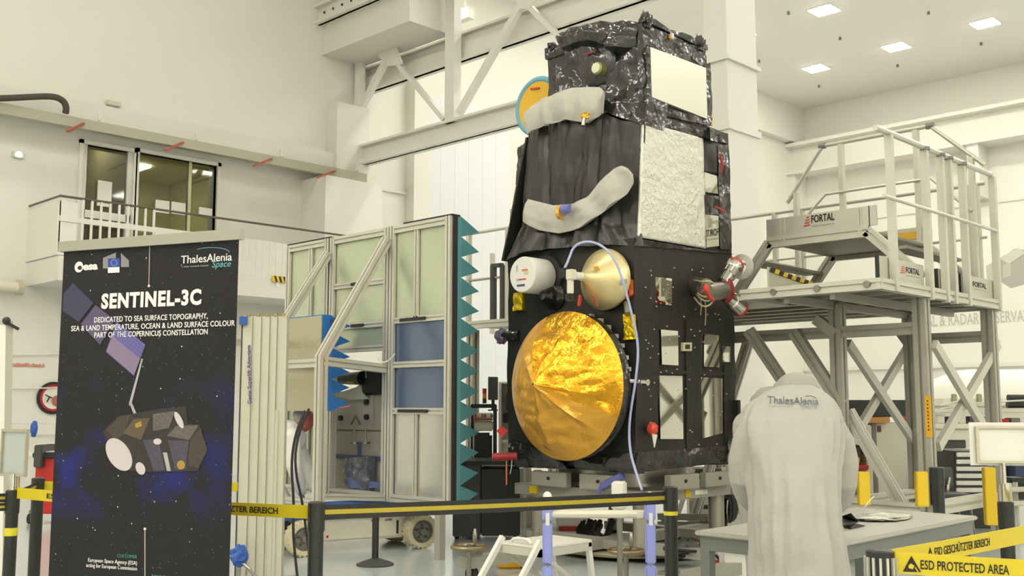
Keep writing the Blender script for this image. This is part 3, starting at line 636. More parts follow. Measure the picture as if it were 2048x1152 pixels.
# thruster cluster on face B
tv = VB-.22
def tc(a, b, d=0): return onv(a, b, tv+d)
th = S_(MB().cyl(tc(1392,575,.2), tc(1412,578,.05), .1, n=14).cyl(tc(1412,585), tc(1450,580), .085, n=16), 'thruster_body', STEEL, smooth=True)
S_(MB().lathe(tc(1445,566), tc(1475,524)-tc(1445,566), [(0,.06),(.12,.06),(.13,.075),(.2,.08),(.21,.09),(.27,.095),(.28,.085)], 20), 'thruster_nozzle', CHROME, th, smooth=True)
S_(MB().lathe(tc(1452,592), tc(1482,618)-tc(1452,592), [(0,.06),(.1,.062),(.11,.078),(.2,.082),(.24,.086)], 20), 'thruster_nozzle', CHROME, th, smooth=True)
d_ = (tc(1475,524)-tc(1445,566)).normalized(); S_(MB().cyl(tc(1445,566)+d_*.28, tc(1445,566)+d_*.31, .085, n=16), 'red_nozzle_cap', REDR, th)
d_ = (tc(1482,618)-tc(1452,592)).normalized(); S_(MB().cyl(tc(1452,592)+d_*.24, tc(1452,592)+d_*.27, .086, n=16), 'red_nozzle_cap', REDR, th)
S_(MB().ball(tc(1455,580,-.03), (.07,.06,.12), 14, 10, lambda q: q*(1+.15*fbm(q,3,1))), 'dark_red_cover', mat('dark_red', (140,44,40), .45), th, smooth=True)
S_(MB().ball(tc(1412,577,-.09), (.035,.03,.04), 10, 8).tube([tc(1412,580,-.1), tc(1420,595,-.1), tc(1426,600,-.08)], .02, 8), 'red_cap', REDR, th)
wires = MB(); random.seed(3)
for k in range(9):
    a = (random.uniform(1388,1400), random.uniform(560,600)); b = (random.uniform(1425,1440), random.uniform(562,606)); mid = ((a[0]+b[0])/2, random.uniform(545,622))
    wires.tube([tc(*a,.15), tc(mid[0]-8,mid[1],.0), tc(mid[0]+8,mid[1],-.05), tc(*b,-.02)], .008, 6, 2)
wires.tube([tc(1398,585,.1), tc(1403,610,.1), tc(1401,630,.15)], .006, 6, 1).tube([tc(1410,600,.1), tc(1412,625,.12), tc(1410,650,.18)], .006, 6, 1)
S_(wires, 'wire_bundle', mat('tan_wire', (186,174,136), .5), th)
S_(MB().lathe(tc(1480,533,.28), (1,0,0), [(0,.07),(.02,.13),(.05,.13),(.05,.07)], 20, cap=False), 'white_ring_cover', WHITEP, th)
# remove-before-flight caps, lower front right
p = onv(1305,858,VB-.08); rc = S_(MB().ball(p, (.05,.05,.06), 12, 8, lambda q: q*(1+.3*fbm(q,2.4,4))), 'red_cap', mat('orange_red_cap', (214,74,50), .45), smooth=True); S_(MB().prism([p+V((-.04,-.03,-.04)), p+V((.03,-.03,-.05)), p+V((-.01,-.03,-.16))], (0,.01,0)), 'white_tag', WHITEP, rc)
p = onv(1478,858,VB-.08); rc = S_(MB().ball(p, (.05,.05,.06), 12, 8, lambda q: q*(1+.3*fbm(q,2.4,7))), 'red_cap', RED, smooth=True)
S_(panel([onv(1466,880,VB-.1), onv(1482,870,VB-.12)], [onv(1468,915,VB-.1), onv(1482,925,VB-.12)], (0,-1,0), .06, 8, 10, .03, 14), 'crumpled_silver_film', mat('silver_film', (150,148,140), .25, .8, bump=.8, bscale=30, bump2=1))
quadV((1476,800),(1481,800),(1482,850),(1477,850), VB-.08, .1, 'black_latch', BLACKP)
# adapter ring below the body
S_(MB().lathe((8.1,6.46,.66), (0,0,1), [(0,.5),(0,.655),(.03,.655),(.03,.62),(.17,.62),(.17,.655),(.2,.655),(.2,.5)], 40), 'adapter_ring', STEEL, smooth=True)
# ================================================================ satellite stand
st = thing('satellite_stand', (8.19, 6.47, 0), 'grey steel four-post stand carrying the satellite', 'stand')
PC = [(7.6,5.85),(7.6,7.095),(8.78,5.85),(8.78,7.095)]
for x,y in PC: MB().cyl((x,y,.12), (x,y,.54), .078, n=20).lathe((x,y,.12), (0,0,1), [(0,.12),(.02,.12),(.02,.078)], 20).build('post', mat('stand_steel', (168,163,148), .38, .45), st, smooth=True)
fr = MB(); z0, z1 = .54, .645
for a,b in (((7.5,5.76),(7.5,7.2)),((8.88,5.76),(8.88,7.2))): fr.box(a[0]-.06, a[0]+.06, a[1]-.08, b[1]+.08, z0, z1)
for y in (5.76,7.2): fr.box(7.56, 8.82, y-.06, y+.06, z0+.004, z1-.004)
for y in (6.2,6.75): fr.box(7.56, 8.82, y-.04, y+.04, z0, z1)
fr.build('top_frame', ALUD, st, bevel=.004)
for (x0,x1,y0,y1) in ((7.33,7.4,5.9,6.35),(7.33,7.4,6.5,6.95),(7.7,8.15,5.6,5.67),(8.25,8.7,5.6,5.67)):
    MB().box(x0, x1, y0, y1, .645, .78).build('clamp_block', ALUD, st, bevel=.006)
    cx, cy2 = (x0, (y0+y1)/2) if x1-x0 < .1 else ((x0+x1)/2, y0); n_ = V((-1,0,0)) if x1-x0 < .1 else V((0,-1,0))
    MB().cyl(V((cx,cy2,.72)), V((cx,cy2,.72))+n_*.012, .016, n=10).build('bolt', BLACKP, st)
bs = MB(); BZ0, BZ1 = .1, .19
bs.box(6.2, 9.6, 4.55, 4.67, BZ0, BZ1).box(5.85, 9.4, 6.24, 6.36, BZ0, BZ1)
for u in (7.6,8.78): bs.box(u-.07, u+.07, 4.67, 6.24, BZ0+.003, BZ1-.003).box(u-.07, u+.07, 6.36, 7.2, BZ0+.003, BZ1-.003)
bs.build('base_frame', mat('base_grey', (160,158,144), .45, .2), st)
MB().lathe((8.19,6.4,.04), (0,0,1), [(0,.01),(0,.78),(.02,.79),(.04,.78),(.04,.01)], 48).build('turntable_plate', mat('dull_plywood', (150,138,112), .6), st, smooth=True)
for x,y in ((6.3,4.61),(5.95,6.3),(9.45,4.61),(9.3,6.3),(8.78,7.1),(7.6,7.1)):
    MB().cyl((x-.03,y,.05), (x+.03,y,.05), .05, n=16).build('caster', BLACKR, st); MB().cyl((x,y,.06), (x,y,.26), .03).box(x-.06, x+.06, y-.06, y+.06, .19, .215).build('caster_fork', STEEL, st)
tri = MB()
for (a,b) in ((1378,962),(1113,975)):
    p = onv(a,b,5.68) if a > 1250 else onu(a,b,7.43); 
text('sticker', '▲', YEL, st, onv(1370,984,5.69)-V((0,.012,0)), (1,0,0), (0,0,1), height=.05) if False else None
MB().box(7.42, 7.44, 6.96, 7.06, .56, .63).build('yellow_sticker', YEL, st); MB().box(8.05, 8.13, 5.69, 5.7, .56, .63).build('yellow_sticker', YEL, st); MB().box(8.2, 8.4, 5.69, 5.7, .575, .615).build('white_sticker', WHITEP, st)
# violet wrapped clamp handle on the stand
p, q = onu(1205,972,7.3), onu(1245,952,7.3)
MB().tube([onu(1196,985,7.3), onu(1203,974,7.3)], .02, 8).tube([p, q], [.035,.035], 8).build('violet_wrapped_handle', VIOLET, st)
# hand wheels standing under the frame
def handwheel(px, py, label):
    p = onz(px, py, .28)
    o = thing('hand_wheel', (p.x,p.y,0), label, 'hand wheel', 'hand wheels of the stand jacks')
    r = .13; MB().tube([(p.x+r*cos(2*pi*i/28), p.y+r*sin(2*pi*i/28), .28) for i in range(28)], .018, 8, closed=True).build('wheel_rim', mat('aged_brass', (150,134,100), .35, .8), o, smooth=True)
    sp = MB()
    for k in range(3): sp.beam((p.x,p.y,.28), (p.x+r*cos(2.1*k+.4), p.y+r*sin(2.1*k+.4), .28), .02, .015)
    sp.build('wheel_spokes', STEEL, o); MB().cyl((p.x,p.y,.02), (p.x,p.y,.3), .02).cyl((p.x,p.y,0), (p.x,p.y,.03), .06).build('spindle', STEEL, o)
    MB().lathe((p.x+r*.5, p.y, .29), (0,0,1), [(0,.012),(.06,.022),(.12,.012),(.13,.003)], 10).build('grip', STEEL, o, smooth=True)
handwheel(938, 1094, 'brass-rimmed hand wheel on the floor left of the white step stool')
handwheel(1252, 1102, 'brass-rimmed hand wheel between the lavender posts under the satellite')
# ================================================================ access platform (tower, deck, rails)
pf = thing('access_platform', (9.4, 4.2, 0), 'tall aluminium access platform with handrails right of the satellite', 'platform')
U0, U1, V0, V1 = 8.43, 11.0, 3.95, 5.28
ZT = onu(1768,555,U0).z; ZB = onu(1768,578,U0).z; ZM = (ZT+ZB)/2
P_ = lambda mb, n, M=ALUM, p=None, **k: mb.build(n, M, p or pf, **k)
hb = ZT-ZB
LEG = [(9.38,4.01),(9.38,4.83),(11.0,4.01),(11.0,4.83)]
# deck edge beams
P_(MB().slot((U0,V0-.03,ZM), (U0,V1,ZM), hb, .07, (1,0,0)), 'edge_beam')
P_(MB().slot((U0-.03,V0,ZM), (U1+.1,V0,ZM), hb, .07, (0,1,0)), 'edge_beam')
P_(MB().slot((U0,V1,ZM), (9.2,V1,ZM), hb, .07, (0,1,0)), 'edge_beam')
P_(MB().slot((9.2,V1,ZM), (9.2,10.2,ZM), hb, .07, (1,0,0)), 'edge_beam')
P_(MB().slot((U1+.1,V0,ZM), (U1+.1,10.2,ZM), hb, .07, (1,0,0)), 'edge_beam')
P_(MB().box(U0+.04, U1+.06, V0+.04, V1-.04, ZT-.03, ZT-.005).box(9.24, U1+.06, V1-.039, 10.2, ZT-.03, ZT-.005), 'deck_plate', mat('deck_grey', (158,154,138), .5, .4))
for k in range(7):
    u = U0+.25+k*.38; P_(MB().box(u-.03, u+.03, V0+.04, (V1 if u < 9.25 else 6.9)-.04, ZB+.02, ZT-.03), 'cross_beam', ALUD)
for v in (4.4,4.85): P_(MB().box(U0+.04, U1+.06, v-.025, v+.025, ZB-.05, ZB+.02), 'joist', ALUD)
for px in (1530,1615,1712):
    p = onu(px, 0, U0-.04); y = p.y; P_(MB().cyl((U0-.035,y,ZM), (U0-.05,y,ZM), .03, n=14), 'bolt_head', STEEL)
# legs and braces
for i,(x,y) in enumerate(LEG): P_(MB().slot((x,y,.06), (x,y,ZB), .12, .12, (1,0,0)), 'leg', ALUD)
for i,(x,y) in enumerate(LEG): P_(MB().box(x-.1, x+.1, y-.1, y+.1, 0, .02).cyl((x,y,.02), (x,y,.06), .03), 'levelling_foot', STEEL)
def bz(px, py, a): return onu(px,py,a).z
def vplane(a, b, c, d, v, w=.09): P_(MB().beam(onv(a,b,v), onv(c,d,v), w, .05, (0,1,0)), 'cross_brace', ALUM)
vplane(1869,688,1982,880,3.93); vplane(1996,688,1876,894,3.99)
vplane(1696,686,1842,905,4.85); vplane(1818,690,1700,888,4.91)
zb = bz(1765,660,9.38)
P_(MB().slot((9.38,4.07,zb), (9.38,4.77,zb), .11, .09, (1,0,0)), 'crossbeam', ALUD); P_(MB().slot((11.0,4.07,zb), (11.0,4.77,zb), .11, .09, (1,0,0)), 'crossbeam', ALUD)
P_(MB().slot((9.38,4.89,zb), (9.38,6.9,zb), .11, .09, (1,0,0)), 'crossbeam', ALUD)
zl = onv(1930,1006,4.01).z
P_(MB().slot((9.44,4.01,zl), (10.94,4.01,zl), .12, .09, (0,1,0)), 'base_beam', ALUM); P_(MB().slot((9.38,4.07,zl), (9.38,4.77,zl), .09, .09, (1,0,0)), 'base_beam', ALUM)
P_(MB().slot((9.44,4.83,zl), (10.94,4.83,zl), .09, .09, (0,1,0)), 'base_beam', ALUM)
# diagonal struts holding the cantilever
def reach(p, q, z): return p+(q-p)*((z-p.z)/(q.z-p.z))
P_(MB().slot(onu(1497,660,9.0), reach(onu(1497,660,9.0), onu(1568,765,9.3), .05), .1, .08, (1,0,0)), 'diagonal_strut', ALUD)
P_(MB().slot(onu(1588,663,9.3), onu(1682,810,9.36), .11, .08, (1,0,0)), 'diagonal_strut', ALUD)
P_(MB().slot(onu(1696,822,9.5), onu(1806,1016,9.6), .11, .08, (1,0,0)), 'diagonal_strut', ALUM)
P_(MB().slot(onu(1500,672,10.1), reach(onu(1500,672,10.1), onu(1470,770,10.1), .05), .1, .08, (1,0,0)), 'diagonal_strut', ALUM)
P_(MB().beam(onu(1632,638,9.34), onu(1672,668,9.36), .1, .08, (1,0,0)), 'corner_brace', ALUD); P_(MB().beam(onu(1800,664,11.0), onu(1820,690,11.0), .09, .08, (1,0,0)), 'corner_brace', ALUD)
# yellow guards on the feet, yellow sign on the near leg
for (a,b,c,d,dd) in ((1717,943,1737,1010,9.55),(1833,943,1853,1013,9.3),(1971,935,1988,1050,10.1)):
    p, q = ond(a,d,dd), ond(c,b,dd); w = (q-p).dot(RT)
    o = P_(MB().rbox((p+q)/2-ZU*((q.z-p.z)/2), YAW-pi/2, w, .07, q.z-p.z), 'yellow_guard', YEL, bevel=.006)
p = onu(1859,875,9.315); q = onu(1859,792,9.315)
P_(MB().box(9.31, 9.318, p.y-.028, p.y+.028, p.z, q.z), 'yellow_sign', mat('sign_amber', (232,172,34), .45))
for k in range(9):
    z = q.z-.03-(q.z-p.z-.08)*k/9; marks('sign_print', INK, pf, (9.308,p.y+.008,z-.02), (0,-1,0), (0,0,1), .018, .014, 1)
p = onu(1868,1010,9.3); P_(MB().box(9.3, 9.316, p.y-.03, p.y+.03, p.z, onu(1868,935,9.3).z), 'black_strip', BLACKP)
# side handrail along v = V0
sz = onv(1872,307,V0).z
vpx = lambda px, v=V0: onv(px, 400, v).x
us = [vpx(1778), vpx(1848), vpx(1879), vpx(1895), vpx(1922), vpx(1982)]
P_(MB().tube([(vpx(1752),V0-.02,sz), (U1+.03,V0-.02,sz)], .027, 10), 'hand_rail', ALU, smooth=True)
for x in us: P_(MB().beam((x,V0-.02,ZB-.02 if x > us[0] else ZB), (x,V0-.02,sz-.02), .065, .05, (1,0,0)), 'rail_post', ALUM)
mz = onv(1876,430,V0).z
P_(MB().tube([(vpx(1757),V0-.05,mz), (U1+.05,V0-.05,mz)], .018, 8), 'mid_rail', ALU, smooth=True)
for x in us[1:5]: P_(MB().cyl((x,V0-.03,sz-.03), (x,V0-.03,sz), .045, n=8), 'rail_bracket', GREYP)
# side toe boards with lettering
TB = mat('toe_board_alu', (205,202,186), .4, .4)
def toe(v, pa, pb, tx, n='toe_board'):
    x0, x1 = onv(pa,500,v).x, onv(pb,500,v).x; zt = ZT+.2
    P_(MB().box(x0, x1, v-.01, v+.02, ZT-.01, zt), n, TB)
    P_(MB().box(x0-.012, x0, v-.012, v+.022, ZT-.01, zt), 'toe_board_end', BLACKP)
    if tx:
        a, b = onv(tx[0],530,v).x, onv(tx[1],530,v).x; w = b-a
        text('lettering', 'FORTAL', INK, pf, (a+w*.3,v-.012,ZT+.1), (1,0,0), (0,0,1), width=w*.7, height=.052, bold=.02)
        marks('small_print', INKG, pf, (a+w*.3,v-.012,ZT+.072), (1,0,0), (0,0,1), w*.7, .01, 12)
        lg = MB()
        for k in range(4): lg.prism([(a+w*.02+.012*k,v-.012,ZT+.085+.018*k), (a+w*.24,v-.012,ZT+.085+.018*k+.004), (a+w*.24-.004*k,v-.012,ZT+.097+.018*k), (a+w*.02+.01*k,v-.012,ZT+.093+.018*k)], (0,.003,0))
        P_(lg, 'red_emblem', INKR)
toe(V0+.03, 1755, 1843, (1797,1836)); toe(V0+.031, 1872, 1912, None); toe(V0+.03, 1917, 1996, (1930,1968))
# back handrail and its posts (u = U1)
bz2 = onu(1650,412,U1+.05).z
P_(MB().tube([(U1+.05,10.1,bz2), (U1+.05,4.0,bz2)], .022, 8), 'hand_rail', ALU, smooth=True)
mz2 = onu(1550,520,U1+.05).z
P_(MB().tube([(U1+.05,10.1,mz2), (U1+.05,4.0,mz2)], .016, 8), 'mid_rail', ALU, smooth=True)
for px in (1604,1550,1940,1956,1100,985): 
    y = onu(px,450,U1+.05).y; P_(MB().beam((U1+.05,y,ZT), (U1+.05,y,bz2), .06, .05, (0,1,0)), 'rail_post', ALUM)
P_(MB().box(U1+.04, U1+.06, 4.0, 10.1, ZT, ZT+.17), 'toe_board', TB)
# deck end at the left of the satellite
p = onu(1005,560,9.2); P_(MB().beam((9.2,p.y,ZT), (9.2,p.y,onu(1005,530,9.2).z), .05, .05).beam((9.2,p.y,onu(1005,530,9.2).z), (9.2,onu(984,530,9.2).y,onu(984,532,9.2).z), .05, .05).beam((9.2,onu(987,530,9.2).y,ZT), (9.2,onu(987,530,9.2).y,onu(984,532,9.2).z), .06, .06), 'dark_gate_frame', DARKG)
P_(MB().tube([(9.2,p.y,onu(985,556,9.2).z), (9.2,10.1,onu(985,556,9.2).z)], .016, 8), 'mid_rail', ALUD); P_(MB().tube([(9.2,6.9,onu(975,462,9.2).z), (9.2,10.1,onu(975,462,9.2).z)], .02, 8), 'hand_rail', ALUM)
y = onu(1016,500,9.2).y
for px in (1016,938): 
    y = onu(px,500,9.2).y; P_(MB().beam((9.2,y,ZT), (9.2,y,onu(975,462,9.2).z), .06, .05, (0,1,0)), 'rail_post', ALUM)
for (x,y) in ((9.35,9.9),(10.9,9.9),(10.9,7.2)): P_(MB().slot((x,y,.0), (x,y,ZB), .12, .12, (1,0,0)), 'leg', ALUD)
# hazard kick plate at the satellite side
hz = MB(); pa, pb = onv(1498,560,V1), onv(1566,560,V1)
P_(MB().prism([(U0+.06,V1-.25,ZT), (U0+.9,V1-.25,ZT), (U0+.9,V1-.25,ZT+.12), (U0+.06,V1-.25,ZT+.2)], (0,.02,0)), 'kick_plate', TB)
hy, hk = MB(), MB(); N = 11
for k in range(N):
    a = k/N; b = (k+1)/N; f = lambda t, dz: (U0+.06+.84*t, V1-.26, ZT+.2-.08*t+dz)
    (hy if k % 2 else hk).prism([f(a,-.045), f(b,-.045), f(min(1,b+.04),0), f(min(1,a+.04),0)], (0,.008,0))
P_(hy, 'hazard_stripe_yellow', YEL, kind='stuff'); P_(hk, 'hazard_stripe_black', BLACKP, kind='stuff')
# ---------------------------------------------------------------- step bridge on the deck
S0, S1, VA, VBs = 9.5, 10.85, 4.53, 5.63
ZS = onu(1752,450,S0).z; ZSb = onu(1752,470,S0).z
sp = thing('step_bridge', (S0, 5.0, ZT), 'aluminium step-over bridge with toe boards standing on the platform deck', 'step')
B_ = lambda mb, n, M=ALUM, **k: mb.build(n, M, sp, **k)
zm, hh = (ZS+ZSb)/2, ZS-ZSb+.02
for u in (S0, S1):
    B_(MB().slot((u,VA,zm), (u,VBs,zm), hh, .06, (1,0,0)), 'top_beam')
    B_(MB().slot((u,VA+.02,zm), (u,VA-.5,ZT+.1), hh*.9, .06, (1,0,0)), 'stringer'); B_(MB().slot((u,VBs-.02,zm), (u,VBs+.38,ZT+.1), hh*.9, .06, (1,0,0)), 'stringer')
B_(MB().box(S0+.03, S1-.03, VA, VBs, ZS-.06, ZS-.035), 'tread_plate', mat('tread_grey', (150,146,130), .5, .4))
for (v,z) in ((VA-.25,ZS-.22),(VBs+.2,ZS-.22)): B_(MB().box(S0+.03, S1-.03, v-.1, v+.1, z-.03, z), 'tread', MATS['tread_grey'])
zt = onu(1754,410,S0).z
B_(MB().box(S0-.02, S0+.01, onu(1754,430,S0).y, onu(1534,430,S0).y, ZS, zt), 'toe_board', TB); B_(MB().box(S0-.022, S0+.012, VA-.02, VA-.01, ZS, zt), 'toe_board_end', BLACKP)
B_(MB().box(S1-.01, S1+.02, VA, VBs, ZS, zt-.03), 'toe_board', TB)
p = onu(1815,468,S1-.01); B_(MB().box(S1-.02, S1-.011, p.y-.1, p.y+.1, ZS+.04, ZS+.12), 'yellow_label', mat('label_amber', (226,180,60), .5))
a, b = onu(1605,440,S0-.03).y, onu(1668,435,S0-.03).y; zt2 = onu(1640,443,S0-.03).z; w = a-b
text('lettering', 'FORTAL', INK, sp, (S0-.024,a-w*.27,zt2), (0,-1,0), (0,0,1), width=w*.73, height=.075, bold=.02)
marks('small_print', INKG, sp, (S0-.024,a-w*.27,zt2-.04), (0,-1,0), (0,0,1), w*.73, .014, 14)
lg = MB()
for k in range(4): lg.prism([(S0-.024,a-w*.02-.012*k,zt2-.03+.027*k), (S0-.024,a-w*.22,zt2-.03+.027*k+.006), (S0-.024,a-w*.22+.004*k,zt2-.012+.027*k), (S0-.024,a-w*.02-.01*k,zt2-.018+.027*k)], (.003,0,0))
B_(lg, 'red_emblem', INKR)
for px in (1562,1570,1720,1724): 
    y = onu(px,440,S0).y; B_(MB().box(S0-.028, S0-.018, y-.012, y+.012, ZSb, zt-.01), 'clamp_bar', ALUM)
# hand rail of the step, bent down at both ends
rzs = onu(1752,272,S1).z
ya, yb = onu(1645,295,S1).y, onu(1860,250,S1).y; ra_, rb_ = onu(1575,406,S1), onu(1970,330,S1)
B_(MB().tube([ra_, (S1,ya,rzs), (S1,yb,rzs), rb_], .025, 10), 'hand_rail', ALU, smooth=True)
for (y,z) in ((ya,rzs),(yb,rzs)): B_(MB().cyl((S1,y+.04,z), (S1,y-.04,z), .034, n=10), 'rail_elbow', GREYP)
for px in (1682,1833): 
    y = onu(px,300,S1).y; B_(MB().beam((S1,y,ZSb), (S1,y,rzs-.02), .07, .05, (0,1,0)), 'rail_post', ALUM)
for q in (ra_, rb_):
    B_(MB().beam((S1,q.y*.75+(ya if q is ra_ else yb)*.25,ZT), (S1,q.y*.75+(ya if q is ra_ else yb)*.25,q.z+.1), .06, .05, (0,1,0)), 'rail_post', ALUM)
rm = onu(1752,375,S1).z
B_(MB().tube([(S1-.04,onu(1630,400,S1).y+.35,rm-.45), (S1-.04,onu(1655,393,S1).y,rm), (S1-.04,yb,rm), (S1-.04,yb-.4,rm-.4)], .017, 8), 'mid_rail', ALU, smooth=True)
# ================================================================ roll-up banner
bl, br = atd(125,4.6,2.1), atd(482,4.25,2.1); bl.z = br.z = 0
BXd = (br-bl).normalized(); BW = (br-bl).length; BN = V((BXd.y,-BXd.x,0))
if BN.dot(FH) > 0: BN = -BN
bn = thing('rollup_banner', tuple((bl+br)/2), 'dark blue starry roll-up banner with white lettering at the left front', 'banner')
def bxy(px, py, off=0):       # banner-plane point under a pixel
    r = ray(px, py); o = bl+BN*off; t = (o-EYEP).dot(BN)/r.dot(BN); return EYEP+r*t
HT = bxy(300,483).z
nb = bpy.data.materials.new('banner_print'); nb.use_nodes = True; nt = nb.node_tree; b_ = nt.nodes['Principled BSDF']; b_.inputs['Roughness'].default_value = .6; b_.inputs['Specular IOR Level'].default_value = .25
tc = nt.nodes.new('ShaderNodeTexCoord')
def N_(t, **k):
    n = nt.nodes.new(t)
    for a, v in k.items(): setattr(n, a, v)
    return n
def mixc(a, b, f):
    x = N_('ShaderNodeMix', data_type='RGBA')
    for s, v in ((6,a),(7,b),(0,f)):
        if hasattr(v, 'is_output'): nt.links.new(v, x.inputs[s])
        else: x.inputs[s].default_value = v
    return x.outputs[2]
def rampf(v, lo, hi):
    x = N_('ShaderNodeMapRange'); nt.links.new(v, x.inputs[0]); x.inputs[1].default_value = lo; x.inputs[2].default_value = hi; return x.outputs[0]
n1 = N_('ShaderNodeTexNoise'); n1.inputs['Scale'].default_value = 4.5; n1.inputs['Detail'].default_value = 3; nt.links.new(tc.outputs['Object'], n1.inputs['Vector'])
sx_ = N_('ShaderNodeSeparateXYZ'); nt.links.new(tc.outputs['Object'], sx_.inputs[0])
za = rampf(sx_.outputs[2], 1.55, 1.2); zb2 = rampf(sx_.outputs[2], .9, 1.05)
m1 = N_('ShaderNodeMath', operation='MULTIPLY'); nt.links.new(za, m1.inputs[0]); nt.links.new(zb2, m1.inputs[1])
m2 = N_('ShaderNodeMath', operation='MULTIPLY'); nt.links.new(m1.outputs[0], m2.inputs[0]); nt.links.new(rampf(n1.outputs['Fac'], .5, .72), m2.inputs[1]); gz = m2.outputs[0]
col = mixc(lin((38,36,37))+(1,), lin((36,40,108))+(1,), gz)
for sc, lo, hi, c in ((60,.13,.05,(150,150,165)),(26,.1,.03,(245,245,245)),(110,.16,.05,(96,98,130))):
    v_ = N_('ShaderNodeTexVoronoi'); v_.inputs['Scale'].default_value = sc; nt.links.new(tc.outputs['Object'], v_.inputs['Vector'])
    s_ = N_('ShaderNodeSeparateColor'); nt.links.new(v_.outputs['Color'], s_.inputs[0]); gate_ = N_('ShaderNodeMath', operation='MULTIPLY'); nt.links.new(rampf(v_.outputs['Distance'], lo, hi), gate_.inputs[0]); nt.links.new(rampf(s_.outputs[0], .55, .75), gate_.inputs[1])
    col = mixc(col, lin(c)+(1,), gate_.outputs[0])
nt.links.new(col, b_.inputs['Base Color'])
K_ = lambda mb, n, M, p=None, **k: mb.build(n, M, p or bn, **k)
def bq(pts, n, M, off=.0015, th=.0006, p=None):
    return K_(MB().prism([bxy(a,b,off) for a,b in pts], BN*th), n, M, p)
BA = [bl+V((0,0,.05)), br+V((0,0,.05)), br+V((0,0,HT)), bl+V((0,0,HT))]
K_(MB().prism([p+BXd*(.01 if i in (0,3) else -.01) for i,p in enumerate(BA)], -BN*.002), 'printed_sheet', nb)
K_(MB().prism([bl+V((0,0,HT-.02))-BXd*.008, br+V((0,0,HT-.02))+BXd*.008, br+V((0,0,HT+.025))+BXd*.008, bl+V((0,0,HT+.025))-BXd*.008], BN*.016).prism([bl+V((0,0,HT-.02))-BXd*.008, br+V((0,0,HT-.02))+BXd*.008, br+V((0,0,HT+.025))+BXd*.008, bl+V((0,0,HT+.025))-BXd*.008], -BN*.012), 'top_rail', mat('silver_rail', (176,174,162), .4, .6))
c = (bl+br)/2; K_(MB().rbox(c, atan2(BXd.y,BXd.x), BW+.03, .14, .08), 'base_cassette', mat('silver_rail', (176,174,162)), bevel=.01)
K_(MB().cyl(c-BN*.05+V((0,0,.08)), c-BN*.03+V((0,0,HT)), .008), 'support_pole', STEEL)
for s in (-.3,.3): K_(MB().rbox(c+BXd*s*BW, atan2(BXd.y,BXd.x), .05, .36, .02), 'foot', DARKG)
def bt(s, px, py, w, M, **k):
    p = bxy(px, py, .002); q = bxy(px+10, py-10*.03, .002); X = BXd
    kk = {'width': None}; a = k.pop('align', 'LEFT'); h = k.pop('h', None)
    W_ = (bxy(px+w/2,py)-bxy(px-w/2,py)).length if w else None; H_ = (bxy(px,py)-bxy(px,py-h)).length if h else None
    return text(k.pop('name','lettering'), s, M, bn, p, X, (0,0,1), width=W_, height=H_, align=a, **k)
bt('SENTINEL-3C', 300, 612, 199, INKW, align='CENTER', h=29, bold=.045, spacing=1.13)
bt('DEDICATED TO SEA SURFACE TOPOGRAPHY,', 299, 641, 226, INKW, align='CENTER', h=11, bold=.012, spacing=1.06)
bt('SEA & LAND TEMPERATURE, OCEAN & LAND SURFACE COLOUR', 300, 657, 326, INKW, align='CENTER', h=11, bold=.012, spacing=1.06)
bt('PART OF THE COPERNICUS CONSTELLATION', 299, 672, 226, INKW, align='CENTER', h=11, bold=.012, spacing=1.06)
bt('esa', 166, 540, 29, INKW, align='LEFT', h=15, bold=.04)
bt('ThalesAlenia', 362, 527, 99, INKW, align='LEFT', h=16, bold=.005)
bt('Space', 424, 535, 37, mat('cyan_print', (110,178,190), .6), align='LEFT', h=13, shear=.25)
bt('a Thales / Leonardo company', 364, 535, 52, INKG, align='LEFT', h=3)
bt('CUSTOMER', 274, 1117, 40, INKGRN, align='RIGHT', h=7)
bt('European Space Agency (ESA)', 274, 1130, 100, INKW, align='RIGHT', h=8)
bt('acting for European Commission', 274, 1141, 104, INKW, align='RIGHT', h=8)
bt('MISSION', 304, 1156, 34, INKGRN, align='LEFT', h=7)
# emblems: round e-globe and the blue flag with its grey building
cc = bxy(158,534,.0015); K_(MB().lathe(cc, BN, [(0,.001),(0,.024),(.0008,.024),(.0008,.001)], 28), 'round_emblem', INKW)
bt('e', 155, 539, 9, INK, align='LEFT', h=10, bold=.06)
bq([(206,516),(232,505),(232,536),(206,537)], 'grey_building_emblem', mat('grey_emblem_print', (138,136,134), .6)); bq([(242,506),(258,521),(258,534),(242,534)], 'grey_building_emblem', MATS['grey_emblem_print'])
bq([(216,517),(240,516),(240,534),(216,535)], 'blue_flag_emblem', mat('flag_blue', (36,72,160), .6), .0022)
st_ = MB()
for k in range(12):
    p = bxy(228+6*cos(k*pi/6), 525.5+6*sin(k*pi/6), .003); st_.lathe(p, BN, [(0,.0003),(0,.0018),(.0004,.0018),(.0004,.0003)], 6)
K_(st_, 'star_ring', mat('flag_star_print', (220,214,170), .6))
bq([(216,535),(239,534),(239,545),(216,546)], 'white_flag_caption', INKW, .0022)
bt('European Commission', 218, 541, 18, INKG, align='LEFT', h=2)
arc = [bxy(425+36*sin(t)-2, 505-10*cos(t)*1.0, .002) for t in [x*.17-.9 for x in range(15)]]
K_(MB().tube(arc, .0014, 5), 'logo_swoosh', MATS['cyan_print'])
bq([(299,484),(300.5,484),(298.5,572),(297,572)], 'thin_line', INKG); K_(MB().ball(bxy(298,572,.001), (.006,.006,.006), 8, 6), 'line_dot', INKW)
bq([(289,1060),(291,1060),(291,1160),(289,1160)], 'thin_line', INKG); K_(MB().ball(bxy(290,1058,.001), (.006,.006,.006), 8, 6), 'line_dot', INKW)
